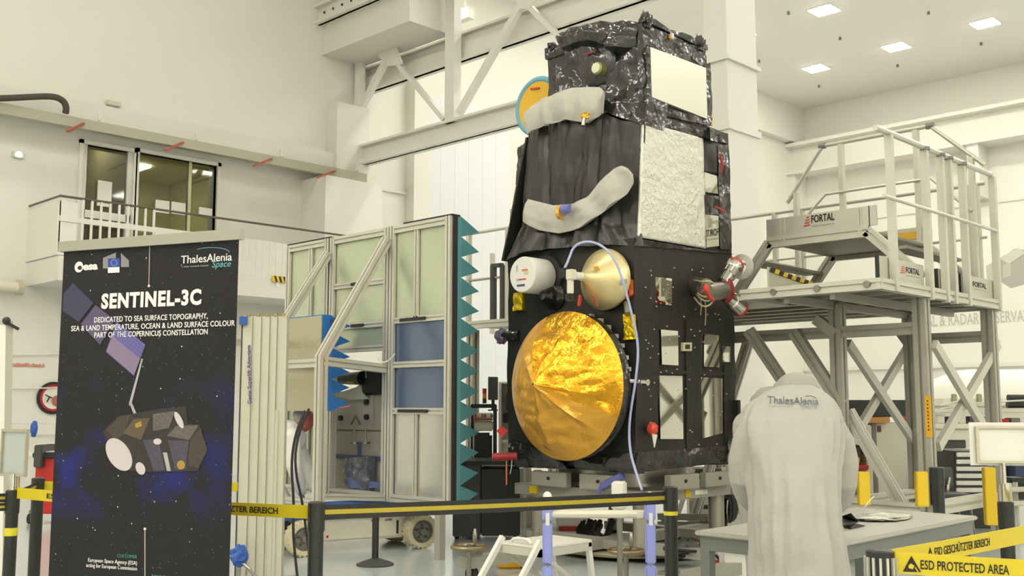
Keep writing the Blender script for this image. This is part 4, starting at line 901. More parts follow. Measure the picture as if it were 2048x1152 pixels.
# printed picture: solar array wing, boom and spacecraft
pv1, pv2, pv3 = mat('array_print_dark', (58,56,84), .5), mat('array_print_mid', (86,76,106), .5), mat('array_print_light', (136,118,138), .5)
bq([(146,566),(187,606),(158,644),(126,622),(127,588)], 'printed_solar_panel', pv1); bq([(191,610),(229,640),(200,690),(162,648)], 'printed_solar_panel', pv2)
ps = bq([(233,643),(291,689),(268,752),(212,704)], 'printed_solar_panel', mat('array_print_blue', (96,92,150), .5)); 
bq([(225,672),(280,718),(268,750),(213,702)], 'printed_solar_panel', pv3, .002)
gl = MB()
for k in range(9):
    a = k/9; gl.prism([bxy(232-18*a,645+58*a,.0026), bxy(290-21*a,691+59*a,.0026), bxy(290-21*a,692.2+59*a,.0026), bxy(232-18*a,646.2+58*a,.0026)], BN*.0004)
K_(gl, 'printed_cell_line', mat('array_line_print', (120,112,160), .5), kind='stuff')
bq([(283,717),(286,718),(263,808),(259,812),(258,807)], 'printed_boom', INKG); bq([(259,806),(263,804),(278,838),(272,840)], 'printed_boom', INKG)
sb, sd, sl, sm = mat('craft_print_black', (46,43,42), .5, var=.5, vscale=60), mat('craft_print_brown', (68,60,52), .5, var=.6, vscale=80), mat('craft_print_grey', (96,90,84), .5, var=.7, vscale=90), mat('craft_print_violet', (74,69,82), .5, var=.6, vscale=90)
bq([(206,862),(238,832),(262,828),(318,818),(372,812),(376,848),(398,850),(416,900),(396,942),(312,944),(262,942),(232,930)], 'printed_craft', sb)
bq([(212,860),(240,832),(262,830),(248,868),(232,880)], 'printed_craft', sd, .002); bq([(246,866),(268,838),(300,836),(282,880)], 'printed_craft', mat('craft_print_dark_brown', (92,78,60), .5), .0022)
bq([(306,828),(350,822),(338,856),(306,862)], 'printed_craft', sl, .002); bq([(334,872),(352,852),(398,850),(378,880)], 'printed_craft', sl, .0022); bq([(336,880),(378,882),(372,938),(350,940)], 'printed_craft', sm, .0022)
bq([(286,880),(318,878),(330,940),(308,942)], 'printed_craft', sm, .002); bq([(380,878),(402,856),(414,902),(396,936),(376,930)], 'printed_craft', sd, .002); bq([(326,905),(334,905),(342,942),(334,942)], 'printed_craft', INKG, .0026)
def bell(px, py, rx, ry, tilt, M, n='printed_dish', off=.0024):
    pts = [(px+rx*cos(t)*cos(tilt)-ry*sin(t)*sin(tilt), py+rx*cos(t)*sin(tilt)+ry*sin(t)*cos(tilt)) for t in [2*pi*k/28 for k in range(28)]]
    return bq(pts, n, M, off)
bell(238,909,22,36,-.55,mat('dish_print', (200,190,190), .5)); bell(281,937,9,13,-.4,MATS['dish_print']); bell(358,840,6,18,-.45,MATS['dish_print']); bell(315,883,8,6,0,MATS['dish_print'])
bell(362,930,8,9,0,mat('gold_print', (168,134,52), .5)); bq([(270,848),(282,842),(284,852),(272,856)], 'printed_gold_fitting', MATS['gold_print'], .0026)
# ================================================================ material lift mast (grey extruded aluminium) next to the banner
mst = thing('lift_mast', (4.6,6.6,0), 'tall grey aluminium lift mast with vertical grooves right of the banner', 'lift')
da = 7.9
edges_b = [478,498,516,533,548,568]; edges_t = [478,497,514,531,546,558]
def mx(px, d): return FH*d+RT*((px-1024)/2113*d)
for i in range(5):
    d = da+.015*i; a, b = mx(edges_b[i]+.6,d), mx(edges_b[i+1]+2,d); 
    zt = ond((edges_t[i]+edges_t[i+1])/2, 632, d).z+.0
    m_ = MB(); nrm = FH
    m_.hexa([a, b, b+nrm*.085, a+nrm*.085, a+ZU*zt, b+ZU*zt, b+ZU*zt+nrm*.085, a+ZU*zt+nrm*.085])
    o = m_.build('mast_section', mat('mast_alu', (200,196,176), .45, .15, var=.03, vscale=2), mst)
    g_ = MB(); g_.hexa([a+RT*.0-nrm*.004, a+RT*.01-nrm*.004, a+RT*.01+nrm*.01, a+nrm*.01, a-nrm*.004+ZU*zt, a+RT*.01-nrm*.004+ZU*zt, a+RT*.01+nrm*.01+ZU*zt, a+nrm*.01+ZU*zt]); g_.build('groove_seal', DARKG, mst)
    MB().cyl(a+ZU*(zt)+RT*.05, a+ZU*(zt+.018)+RT*.05, .014, n=10).build('brass_bolt', BRASS, mst)
p = mx(479,da-.03); zz = ond(480,634,da).z; MB().rbox(p+ZU*(zz-.06)+RT*.012, YAW-pi/2, .055, .03, .06).build('blue_cap', BLUE, mst)
tp_ = ond(503,808,da-.006); te = ond(501,690,da-.006)
text('lettering', 'Genie Superlift Advantage', INKP, mst, tp_, (te-tp_), -RT, width=(te-tp_).length, bold=.02)
MB().hexa([mx(530,7.9),mx(585,8.0),mx(585,8.02),mx(530,7.92)]+[q+ZU*.03 for q in (mx(530,7.9),mx(585,8.0),mx(585,8.02),mx(530,7.92))])
for (a,b,c,d) in ((533,868,566,876),(560,880,583,888)):
    p, q = ond(a,b,da+.2 if a < 550 else 8.4), ond(c,d,da+.2 if a < 550 else 8.4)
MB().hexa([ond(532,876,8.12),ond(562,876,8.2),ond(562,876,8.22),ond(532,876,8.14),ond(532,868,8.12),ond(562,868,8.2),ond(562,868,8.22),ond(532,868,8.14)]).build('blue_tape', mat('pale_blue_tape', (150,166,196), .5), mst)
b0 = mx(522,da+.25); MB().rbox(b0, YAW-pi/2, .5, .6, .07).build('mast_base', mat('lift_blue', (52,96,170), .45), mst, bevel=.01)
MB().rbox(mx(556,8.05)+ZU*.07, YAW-pi/2, .05, .2, ond(560,820,8.0).z-.07).build('mast_rail', mat('mast_alu', (186,182,164)), mst)
w_ = ond(478,1112,7.75); wb = thing('blue_wrapped_wheel', (w_.x,w_.y,0), 'small bright blue wheel lock at the foot of the lift mast', 'wheel')
MB().ball(w_, (.07,.05,.08), 12, 10, lambda q: q*(1+.3*fbm(q,2,2))).build('blue_wrap', BLUE, wb); MB().tube([V((w_.x,w_.y,0)), w_], .015).tube([w_+V((0,0,-.03)), ond(500,1140,7.7), ond(520,1165,7.65)], .012).build('wheel_bracket', STEEL, wb)
# black cables hanging down beside the mast
cbl = MB().tube([ond(610,822,8.5), ond(590,870,8.4), ond(582,930,8.3), ond(588,1005,8.2), ond(586,1060,8.1), ond(590,1110,8.05), ond(596,1165,7.95)], .011, 6, 2)
tag(cbl.build('black_cable', BLACKR, None, True, label='black cable hanging to the floor right of the lift mast, left of the pair', cat='cable', group='cables beside the lift mast'))
cbl = MB().tube([ond(618,818,8.6), ond(596,868,8.5), ond(588,930,8.35), ond(606,1010,8.2), ond(612,1060,8.15), ond(619,1105,8.1), ond(617,1165,8.0)], .011, 6, 2)
tag(cbl.build('black_cable', BLACKR, None, True, label='black cable hanging to the floor close to the belt post, right of the pair', cat='cable', group='cables beside the lift mast'))
# ================================================================ absorber wall with aluminium frame
UW = 6.56; ya, yb = onu(905,700,UW).y, onu(576,560,UW).y; yc = onu(781,700,UW).y; yd = onu(660,700,UW).y
zt_ = onu(903,432,UW).z; zb_ = onu(780,1003,UW).z
aw = thing('absorber_screen', (UW,(ya+yb)/2,zb_), 'large aluminium-framed absorber wall with teal foam spikes on its right edge', 'test wall')
A_ = lambda mb, n, M=ALU, p=None, **k: mb.build(n, M, p or aw, **k)
W_ = .075
sheetm = [mat('pale_green_sheet', (196,204,176), .22, .5), mat('blue_reflection_sheet', (108,122,146), .2, .55), mat('silver_sheet', (205,204,196), .2, .8)]  # second sheet: reflected blue of the foam painted into its base colour
def frame_v(y, w=W_, n='frame_upright'): A_(MB().slot((UW,y,zb_), (UW,y,zt_), w, w, (1,0,0)), n)
for y in (ya+.04, yc-.045, yc+.045, yd-.05, yd+.05, yb-.04): frame_v(y)
A_(MB().box(UW-.03, UW+.04, yc-.02, yc+.02, zb_, zt_), 'black_seal', BLACKR); A_(MB().box(UW-.03, UW+.04, yd-.02, yd+.02, zb_, zt_), 'black_seal', BLACKR); A_(MB().box(UW+.0, UW+.04, ya-.02, ya+.004, zb_, zt_), 'black_seal', BLACKR)
for (a,b) in ((ya,yc),(yc,yd),(yd,yb)):
    for z in (zt_-.04, zb_+.04): A_(MB().slot((UW,a+.08,z), (UW,b-.08,z), W_, W_, (1,0,0)), 'frame_rail')
A_(MB().box(UW-.02, UW+.09, ya, yc-.2, zt_, zt_+.018), 'black_top_strip', BLACKR); A_(MB().box(UW-.02, UW+.09, yd, yb, zt_, zt_+.018), 'black_top_strip', BLACKR)
def rail(px, py, a, b, handle=None):
    z = onu(px,py,UW).z; A_(MB().slot((UW,a+.08,z), (UW,b-.08,z), .06, .06, (1,0,0)), 'frame_rail')
    if handle: 
        y0, y1 = onu(handle[0],py,UW).y, onu(handle[1],py,UW).y; A_(MB().box(UW-.045, UW-.03, min(y0,y1), max(y0,y1), z-.015, z+.015), 'black_handle', BLACKP)
rail(838,638,ya,yc,(806,856)); rail(838,728,ya,yc); rail(838,822,ya,yc,(802,860)); rail(720,568,yc,yd,(708,718)); rail(735,650,yc,yd,(708,732)); rail(735,697,yc,yd)
for px in (836,): y = onu(px,560,UW).y; A_(MB().slot((UW,y,onu(838,641,UW).z), (UW,y,zt_-.05), .06, .06, (1,0,0)), 'frame_upright'); A_(MB().slot((UW,y,zb_+.06), (UW,y,onu(838,824,UW).z), .05, .05, (1,0,0)), 'frame_upright')
y = onu(624,560,UW).y; A_(MB().slot((UW,y,zb_), (UW,y,zt_-.05), .06, .06, (1,0,0)), 'frame_upright')
zA, zB, zC = onu(838,638,UW).z, onu(838,728,UW).z, onu(838,822,UW).z
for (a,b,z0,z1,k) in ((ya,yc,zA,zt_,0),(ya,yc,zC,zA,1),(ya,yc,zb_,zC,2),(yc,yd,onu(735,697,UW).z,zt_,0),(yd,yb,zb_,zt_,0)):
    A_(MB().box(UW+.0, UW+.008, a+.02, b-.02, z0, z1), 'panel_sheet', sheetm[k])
# foam backing and spikes (point away from the sheets)
zq = onu(735,735,UW).z
A_(MB().box(UW+.04, UW+.09, ya-.015, yc-.02, zb_, zt_-.005).box(UW+.04, UW+.09, yc-.0199, yb, onu(735,697,UW).z, zt_-.005), 'foam_backing', TEAL)
n = 14; hs = (zt_-zb_)/n
for k in range(n):
    for j in range(2):
        z = zb_+hs*k; y0 = ya+j*.24-.015; tip = (UW+.44, y0+.12, z+hs*.5)
        A_(MB().add([(UW+.09,y0,z),(UW+.09,y0+.24,z),(UW+.09,y0+.24,z+hs),(UW+.09,y0,z+hs),tip], [(0,1,2,3),(0,1,4),(1,2,4),(2,3,4),(3,0,4)]), 'foam_spike', TEAL)
# braced open bay in front: diagonals, front post, lower rails
uf = 5.76
pf0 = onu(640,725,uf); 
A_(MB().slot((uf,onu(640,860,uf).y,onu(640,1003,uf).z), (uf,onu(640,860,uf).y,onu(640,712,uf).z), .09, .09, (1,0,0)), 'front_post')
ty = onu(775,478,UW-.05); A_(MB().slot(ty, (uf,onu(640,718,uf).y,onu(640,718,uf).z), .085, .085, (0,1,0)), 'diagonal_brace'); 
t2 = onu(656,507,UW-.05); b2 = onv(572,640,t2.y); A_(MB().slot(t2, b2, .08, .08, (0,1,0)), 'diagonal_brace')
yp = onu(640,860,uf).y
A_(MB().slot((uf,yp,onu(640,722,uf).z), (UW,yc+.05,onu(775,738,UW).z), .085, .085, (0,0,1)), 'bay_rail'); A_(MB().slot((uf,yp,onu(640,1000,uf).z+.03), (UW,yc+.05,zb_+.03), .06, .06, (0,0,1)), 'bay_rail')
A_(MB().slot((uf,yp+.05,onu(600,728,uf).z), (uf,b2.y,onu(600,728,uf).z), .08, .08, (1,0,0)), 'bay_rail'); A_(MB().slot((uf,yp+.05,zb_+.03), (uf,b2.y,zb_+.03), .06, .06, (1,0,0)), 'bay_rail')
A_(MB().tube([onu(755,718,UW-.08), onu(765,726,UW-.1), onu(777,722,UW-.08), onu(790,708,UW-.09)], .008, 6, 1), 'cable_tie', WHITEP)
# near blue absorber panel with its aluminium sheet
UP = 6.02; y0, y1 = onu(643,720,UP).y, onu(556,720,UP).y; z0, z1 = onu(600,822,UP).z, onu(636,632,UP).z
ap_ = thing('blue_absorber', (UP,(y0+y1)/2,z0), 'smaller absorber panel with bright blue foam spikes behind the lift mast', 'test panel')
C_ = lambda mb, n, M, **k: mb.build(n, M, ap_, **k)
C_(MB().box(UP-.01, UP, y0, y1, z0, z1), 'panel_sheet', mat('bare_sheet', (186,180,154), .35, .6, rvar=.1, vscale=2)); C_(MB().slot((UP-.03,y0,onu(600,728,UP).z), (UP-.03,y1,onu(600,728,UP).z), .07, .05, (1,0,0)), 'panel_rail', ALU)
C_(MB().box(UP, UP+.12, y0, y1, z0, z1+.01), 'foam_backing', BLUEF)
n = 6; hs = (z1-z0)/n
for k in range(n):
    z = z0+hs*k; C_(MB().add([(UP+.12,y0,z),(UP+.12,y0+.2,z),(UP+.12,y0+.2,z+hs),(UP+.12,y0,z+hs),(UP+.42,y0+.1,z+hs*.5)], [(0,1,2,3),(0,1,4),(1,2,4),(2,3,4),(3,0,4)]), 'foam_spike', BLUEF)
C_(MB().tube([onu(664,640,UP+.1), onu(672,655,UP+.1), onu(668,668,UP+.1)], .015, 6, 1), 'black_scuff_tape', BLACKP)
C_(MB().beam((UP+.06,y1-.02,z1-.25), (UP-.5,y1+.0,z1-.25), .06, .06), 'carriage_arm', ALUD)
pr = MB().tube([onu(634,822,UP-.02), onu(660,818,UP+.2), onu(700,812,UP+.3)], .006, 6, 1)
C_(pr, 'pink_strap', mat('pink_strap', (222,120,130), .5))
# ================================================================ test equipment inside the frame
eq = thing('equipment_cabinet', (7.4,9.0,.3), 'white equipment cabinet with round knobs seen through the absorber frame', 'cabinet')
UE = 6.95; E_ = lambda mb, n, M, **k: mb.build(n, M, eq, **k)
ey0, ey1 = onu(768,860,UE).y, onu(655,860,UE).y
E_(MB().box(UE, UE+.6, ey0, ey1, .45, onu(740,782,UE).z), 'body', mat('cabinet_cream', (206,202,186), .45), bevel=.01)
for (a,b) in ((735,804),(735,834),(683,836)): p = onu(a,b,UE); E_(MB().cyl(p, p-V((.03,0,0)), .03, n=14), 'knob', BLACKP)
p, q = onu(745,788,UE), onu(748,850,UE); E_(MB().box(UE-.02, UE, min(p.y,q.y)-.01, max(p.y,q.y)+.01, q.z, p.z), 'edge_strip', ALU)
p, q = onu(667,858,UE), onu(764,857,UE); E_(MB().box(UE-.01, UE, q.y, p.y, p.z-.015, p.z), 'seam_strip', GREYP)
for (a,b) in ((709,880),(731,880)):
    p = onu(a,b,UE-.08); E_(MB().cyl(p-V((0,0,.03)), p+V((0,0,.12)), .01).cyl(p-V((0,0,.04)), p-V((0,0,.02)), .045, n=14), 'levelling_foot', STEEL)
E_(MB().beam(onu(702,848,UE-.05), onu(711,832,UE-.05), .015).beam(onu(720,848,UE-.05), onu(711,832,UE-.05), .015), 'tripod_clip', STEEL)
for (a,b,c_,d) in ((716,884,721,912),(672,908,764,922)): 
    p, q = onu(a,b,UE-.015), onu(c_,d,UE-.015); E_(MB().box(UE-.02, UE-.002, min(p.y,q.y), max(p.y,q.y), q.z, p.z), 'blue_tape', mat('tape_blue', (116,128,172), .5))
E_(panel([onu(690,916,UE-.1), onu(742,912,UE-.1)], [onu(696,978,UE-.12), onu(740,984,UE-.12)], (-1,0,0), .06, 14, 16, .04, 9, .05, 4), 'wrapped_bag', mat('crumpled_grey_film', (134,136,146), .15, .3, bump=1, bscale=20, bump2=1), smooth=True, angle=.6)
E_(panel([onu(690,952,UE-.17), onu(760,966,UE-.1)], [onu(700,976,UE-.17), onu(762,976,UE-.1)], (-1,0,0), .01, 10, 5, .01, 9), 'blue_tape', MATS['tape_blue'])
E_(MB().slot((UE-.12,onu(660,900,UE).y,zb_+.05), (UE-.12,onu(660,900,UE).y,onu(660,830,UE).z), .03, .03).box(UE-.14, UE-.1, onu(664,868,UE).y, onu(650,868,UE).y, onu(657,872,UE).z, onu(657,866,UE).z), 'black_slide_rail', BLACKP)
th_ = thing('survey_instrument', (6.75, 8.3, 1.35), 'black survey instrument on a white bracket above the knobbed cabinet', 'instrument')
UQ = 6.9; pt_ = lambda a,b: onu(a,b,UQ)
MB().box(UQ, UQ+.25, pt_(764,765).y, pt_(722,765).y, pt_(740,790).z, pt_(740,740).z).build('black_housing', BLACKP, th_, bevel=.02)
MB().cyl(pt_(678,758), pt_(725,756), .055, .075, n=18).cyl(pt_(666,758), pt_(680,758), .02, n=12).build('scope_tube', mat('scope_black', (34,33,32), .3), th_, True)
MB().cyl(pt_(703,764)-V((.03,0,0)), pt_(716,764)-V((.03,0,0)), .03, n=12).build('brass_ring', BRASS, th_)
MB().prism([pt_(664,790), pt_(712,774), pt_(720,768), pt_(728,790), pt_(735,798), pt_(700,800)], (.06,0,0)).build('white_bracket', WHITEP, th_, bevel=.004)
MB().cyl(pt_(732,738), pt_(732,756), .012).build('antenna', STEEL, th_)
MB().box(UQ+.02, UQ+.2, pt_(745,785).y, pt_(722,785).y, onu(740,782,UE).z-.02, pt_(740,788).z).build('mount_plate', GREYP, th_)
# foot posts under the absorber wall
for i,(px,py,lab) in enumerate(((750,1130,'short black post on a round base carrying the absorber wall'),)):
    p = onz(px,py,0); o = thing('support_post', (p.x,p.y,0), lab, 'post')
    MB().lathe(p, (0,0,1), [(0,.01),(0,.165),(.012,.165),(.03,.12),(.06,.035),(.06,.01)], 32).build('round_base', DARKG, o, True); MB().cyl(p+V((0,0,.05)), p+V((0,0,ond(750,1008,9.3).z)), .03, n=16).build('pole', BLACKP, o, True)
for (x,y) in ((UW-.05,ya+.1),(UW-.05,yb-.1)): A_(MB().box(x-.035, x+.035, y-.035, y+.035, 0, zb_), 'wall_leg', ALUD)
# ================================================================ scissor lift chassis under the wall
c1, c2 = onz(840,1096,0), onz(605,1113,0)
sl_ = thing('scissor_lift', (5.9,7.9,0), 'white scissor lift chassis with beige solid tyres below the absorber wall', 'lift')
dx = (c1-c2); dx.z = 0; Lx = dx.length; dx.normalize(); dn = V((dx.y,-dx.x,0)); 
if dn.dot(FH) > 0: dn = -dn
ang = atan2(dx.y, dx.x); mid = (c1+c2)/2
MB().rbox(mid-dn*.36+V((0,0,.1)), ang, Lx-.16, .5, .23).build('chassis', CREAMP, sl_, bevel=.02)
MB().rbox(mid-dn*.36+V((0,0,.33)), ang, Lx+.5, .66, .1).build('blue_deck', BLUE, sl_, bevel=.01)
TY = mat('beige_tyre', (206,196,160), .7)
for cpt,sgn in ((c1,1),(c2,1)):
    for back in (0,1):
        q = cpt+V((0,0,.165))-dn*(.62*back)
        w = MB().lathe(q-dn*.08, dn, [(0,.09),(0,.15),(.03,.165),(.12,.165),(.15,.15),(.15,.112),(.11,.1)], 36, cap=False)
        for k in range(22):
            a = 2*pi*k/22; e = V((0,0,1))*cos(a)+dx*sin(a); f = dx*cos(a)-V((0,0,1))*sin(a)
            w.beam(q+e*.158-dn*.075, q+e*.158+dn*.065, .022, .016, e)
        t = w.build('tyre', TY, sl_)
        MB().lathe(q-dn*.075, dn, [(0,.01),(0,.105),(.135,.108),(.14,.1),(.12,.085),(.12,.04),(.16,.03),(.16,.005)], 28).build('wheel_hub', mat('hub_grey', (122,120,112), .4, .4), t, True)
        for k in range(5):
            a = 2*pi*k/5; e = V((0,0,1))*cos(a)+dx*sin(a); MB().cyl(q+e*.062+dn*.04, q+e*.062+dn*.058, .012, n=8).build('wheel_nut', DARKG, t)
fp = mid-dn*.36+dn*.252
text('lettering', 'www     .com', INK, sl_, fp+dx*.12+V((0,0,.27)), dx, (0,0,1), width=.22, bold=.03)
for s,lab in ((-.38,1),(.40,2)): MB().rbox(fp+dx*s+V((0,0,.14)), ang, .02, .012, .13).build('black_slot', BLACKP, sl_); MB().rbox(fp+dx*(s+.06)+V((0,0,.14)), ang, .02, .006, .025).build('red_mark', RED, sl_)
# ================================================================ barrier posts and belts
POSTM = mat('post_black', (40,40,37), .38)
def fl(px, d): return FH*d+RT*((px-1024)/2113*d)
def stanchion(px, d, label, r=.032, band=False, grip=False, top=1.0):
    b = fl(px, d); o = thing('barrier_post', tuple(b), label, 'barrier post', 'black belt barrier posts')
    MB().lathe(b, (0,0,1), [(0,.01),(0,.17),(.012,.17),(.03,.12),(.045,.04),(.045,.01)], 32).build('round_base', DARKG, o, True)
    MB().cyl(b+ZU*.03, b+ZU*(top-.1), r, n=20).build('pole', POSTM, o, True)
    MB().lathe(b+ZU*(top-.12), (0,0,1), [(0,r),(0,r+.004),(.115,r+.004),(.12,r-.004),(.12,.002)], 20).build('belt_cassette', POSTM, o, True)
    if band: MB().cyl(b+ZU*band, b+ZU*(band+.04), r+.0025, n=20).build('yellow_band', mat('yellow_sticker', (222,210,50), .45), o, True)
    return b, o
def belt(p, q, name, label, M, w=.055, sag=.008, n=12, off=(0,0,0), strip=None, cat='belt', group=None):
    """belt from p to q, edges up and down; returns root and a point function"""
    p, q = V(p), V(q); d = (q-p); L = d.length; X = V((d.x,d.y,0)).normalized(); Nn = V((X.y,-X.x,0)); 
    if Nn.dot(FH) > 0: Nn = -Nn
    o = thing(name, tuple((p+q)/2), label, cat, group)
    f = lambda t: p+d*t-ZU*(sag*4*t*(1-t))
    def band(a, b, th, M_, nm):
        mb = MB(); F = []
        for i in range(n+1):
            c = f(i/n); F += [c+ZU*a+Nn*th, c+ZU*b+Nn*th, c+ZU*b-Nn*th, c+ZU*a-Nn*th]
        fs = [(i*4+k, i*4+(k+1)%4, i*4+4+(k+1)%4, i*4+4+k) for i in range(n) for k in range(4)]+[(3,2,1,0),(n*4,n*4+1,n*4+2,n*4+3)]
        mb.add(F, fs); mb.build(nm, M_, o)
    band(-w/2, w/2, .0015, M, 'webbing')
    if strip: band(-w*.16, w*.16, .0022, strip, 'yellow_stripe')
    return o, f, X, Nn, L
def belt_text(bt_, s, t0, t1, h, M=INK, flip=False, bold=.02, dz=0):
    o, f, X, Nn, L = bt_; a, b = f(t0), f(t1); w = (b-a).length
    if flip: a, b = b, a
    d = (b-a).normalized(); up = d.cross(Nn); up = up if up.z > 0 else -up
    text('lettering', s, M, o, a+Nn*.0025-up*(h/2)+up*dz, d, up, width=w, height=h, bold=bold, ext=.0004)
P1, _ = stanchion(637, 4.45, 'black barrier post where the yellow tape meets the black belt, nearest to the banner')
P2, _ = stanchion(1338, 5.28, 'black barrier post with a yellow band under the satellite', .033, band=.86)
PA, oa = stanchion(35, 5.45, 'black barrier post with a yellow band and a small sign at the far left', .031, band=.74, top=.97)
PB, _ = stanchion(84, 5.9, 'black barrier post beside the red tool cart at the left')
PC_, _ = stanchion(1749, 3.1, 'black barrier post close to the camera with silver ribs at the bottom right', .036, top=.985)
PD, od = stanchion(2001, 4.8, 'black barrier post carrying the white framed sign at the right edge', .031, top=.97)
PE, _ = stanchion(1869, 6.9, 'black barrier post behind the right end of the white table', .037)
MB().cyl(PA+ZU*.73, PA+ZU*.739, .034).build('yellow_band', MATS['yellow_sticker'], oa) if False else None
ribs = MB()
for k in range(14):
    a = 2*pi*k/14; e = V((cos(a),sin(a),0)); ribs.beam(PC_+ZU*.3+e*.042, PC_+ZU*.965+e*.042, .007, .008, e)
ribs.build('silver_rib', ALU, _ if False else bpy.data.objects[[x.name for x in COL.objects if x.name.startswith('barrier_post') and (x.location-PC_).length < .01][0]], kind='stuff')
ZB_ = .955
bx = (P2-P1).normalized()
belt(P1+bx*.034+ZU*ZB_, P2-bx*.035+ZU*.945, 'barrier_belt', 'black belt with a yellow stripe stretched in front of the satellite', BLACKR, .06, .004, strip=mat('dull_yellow', (176,158,40), .55))
bx = (PA-P1).normalized()
b1 = belt(P1+bx*.034+ZU*ZB_, PA-bx*.034+ZU*ZB_, 'barrier_tape', 'yellow lettered tape running behind the banner to the left post', YELT, .055, .01)
L1 = b1[4]; tt = lambda px: min(range(1001), key=lambda i: abs(1024+FPX*(b1[1](i/1000)-EYEP).dot(RT)/(b1[1](i/1000)-EYEP).dot(FWD)-px))/1000
belt_text(b1, 'ESD GESCHÜTZTER BEREICH', tt(372), tt(556), .026)
belt_text(b1, 'ESD PROTECTED AREA', tt(94), tt(290), .024)
q = FH*5.2+RT*(-2.95)
bx = (q-PA).normalized(); belt(PA+bx*.034+ZU*.93, q+ZU*.95, 'barrier_belt', 'black belt with a yellow stripe leaving the picture at the left, upper one', BLACKR, .045, .003, strip=MATS['dull_yellow'])
belt(PA+bx*.034+ZU*.885, q+ZU*.9, 'barrier_belt', 'black belt with a yellow stripe leaving the picture at the left, lower one', BLACKR, .04, .003, strip=MATS['dull_yellow'])
bx = (PB-PA).normalized(); belt(PA+bx*.034+ZU*.94, PB-bx*.034+ZU*.955, 'barrier_belt', 'short black belt with a yellow stripe between the two left posts', BLACKR, .045, .003, strip=MATS['dull_yellow'])
q = fl(480, 5.9); bx = (q-PB).normalized(); belt(PB+bx*.034+ZU*.955, q+ZU*.95, 'barrier_tape', 'yellow tape starting at the post beside the red tool cart', YELT, .05, .004)
# right: two lettered tapes
qa = FH*2.86+RT*1.95; bx = (qa-PC_).normalized()
bA = belt(PC_+bx*.034+ZU*.95, qa+ZU*.935, 'barrier_tape', 'yellow tape reading ESD PROTECTED AREA at the bottom right', YELT, .06, .004)
t_of = lambda B, px: min(range(1001), key=lambda i: abs(1024+FPX*(B[1](i/1000)-EYEP).dot(RT)/(B[1](i/1000)-EYEP).dot(FWD)-px))/1000
belt_text(bA, 'ESD PROTECTED AREA', t_of(bA,1841), t_of(bA,2018), .026, bold=.015)
def esd(B, px, h):
    o, f, X, Nn, L = B; c = f(t_of(B,px)); up = ZU; r = X if X.dot(RT) > 0 else -X; c = c+Nn*.0025
    MB().prism([c-r*h*.55-up*h*.5, c+r*h*.55-up*h*.5, c+up*h*.5], Nn*.0004).build('warning_triangle', INK, o)
    MB().prism([c+Nn*.001-r*h*.2-up*h*.28, c+Nn*.001+r*h*.05-up*h*.34, c+Nn*.001+r*h*.16-up*h*.12, c+Nn*.001-r*h*.04+up*h*.02, c+Nn*.001-r*h*.2-up*h*.1], Nn*.0004).build('hand_symbol', YELT, o)
    MB().prism([c+Nn*.001+r*h*.22-up*h*.2, c+Nn*.001+r*h*.4-up*h*.48, c+Nn*.001+r*h*.33-up*h*.5, c+Nn*.001+r*h*.16-up*h*.22], Nn*.0004).build('slash_symbol', YELT, o)
esd(bA, 1823, .045)
qb = FH*4.5+RT*2.62; bx = (qb-PC_).normalized()
bB = belt(PC_+bx*.034+ZU*.95, qb+ZU*.955, 'barrier_tape', 'yellow tape reading ESD GESCHÜTZTER BEREICH rising to the right edge', YELT, .06, .004)
belt_text(bB, 'ESD GESCHÜTZTER BEREICH', t_of(bB,1868), t_of(bB,1978), .026, bold=.01); esd(bB, 1859, .035)
# framed signs on two posts
def sign(post, c, wdt, hgt, ang, label, white, zc):
    o = thing('framed_sign', (c.x,c.y,zc-hgt/2), label, 'sign')
    X = V((cos(ang),sin(ang),0)); N = V((X.y,-X.x,0)); N = N if N.dot(FH) < 0 else -N
    def q(a,b,e): return V((c.x,c.y,zc))+X*a+ZU*b+N*e
    def fr(w0,h0,w1,h1,e0,e1,M,nm):
        m = MB()
        for (a0,a1,b0,b1) in ((-w0,w0,h1,h0),(-w0,w0,-h0,-h1),(-w0,-w1,-h1,h1),(w1,w0,-h1,h1)): m.hexa([q(a0,b0,e0),q(a1,b0,e0),q(a1,b0,e1),q(a0,b0,e1),q(a0,b1,e0),q(a1,b1,e0),q(a1,b1,e1),q(a0,b1,e1)])
        m.build(nm, M, o)
    W2, H2 = wdt/2, hgt/2
    if white:
        MB().hexa([q(-W2*1.2,-H2*1.14,-.012),q(W2*1.2,-H2*1.14,-.012),q(W2*1.2,-H2*1.14,-.004),q(-W2*1.2,-H2*1.14,-.004),q(-W2*1.2,H2*1.2,-.012),q(W2*1.2,H2*1.2,-.012),q(W2*1.2,H2*1.2,-.004),q(-W2*1.2,H2*1.2,-.004)]).build('white_backing', WHITEP, o)
    fr(W2,H2,W2*.9,H2*.88,-.004,.014,mat('worn_frame', (196,190,170), .35, .6, var=.15, vscale=30),'sign_frame')
    MB().hexa([q(-W2*.9,-H2*.88,-.003),q(W2*.9,-H2*.88,-.003),q(W2*.9,-H2*.88,.002),q(-W2*.9,-H2*.88,.002),q(-W2*.9,H2*.88,-.003),q(W2*.9,H2*.88,-.003),q(W2*.9,H2*.88,.002),q(-W2*.9,H2*.88,.002)]).build('sign_sheet', WHITEP if white else mat('sign_glass', (196,204,200), .1, .3), o)
    MB().cyl((c.x,c.y,.955), (c.x,c.y,zc-H2), .009).build('sign_stem', CHROME, o); MB().cyl(V((c.x,c.y,.97)), V((c.x,c.y,1.05)), .03, n=16).build('chrome_clip', CHROME, o, True)
    return o
pr = ond(1994,889,4.8); sign(PD, PD, .235, .165, atan2(RT.y,RT.x)-.10, 'white sign in a metal frame on the post at the right edge', True, pr.z)
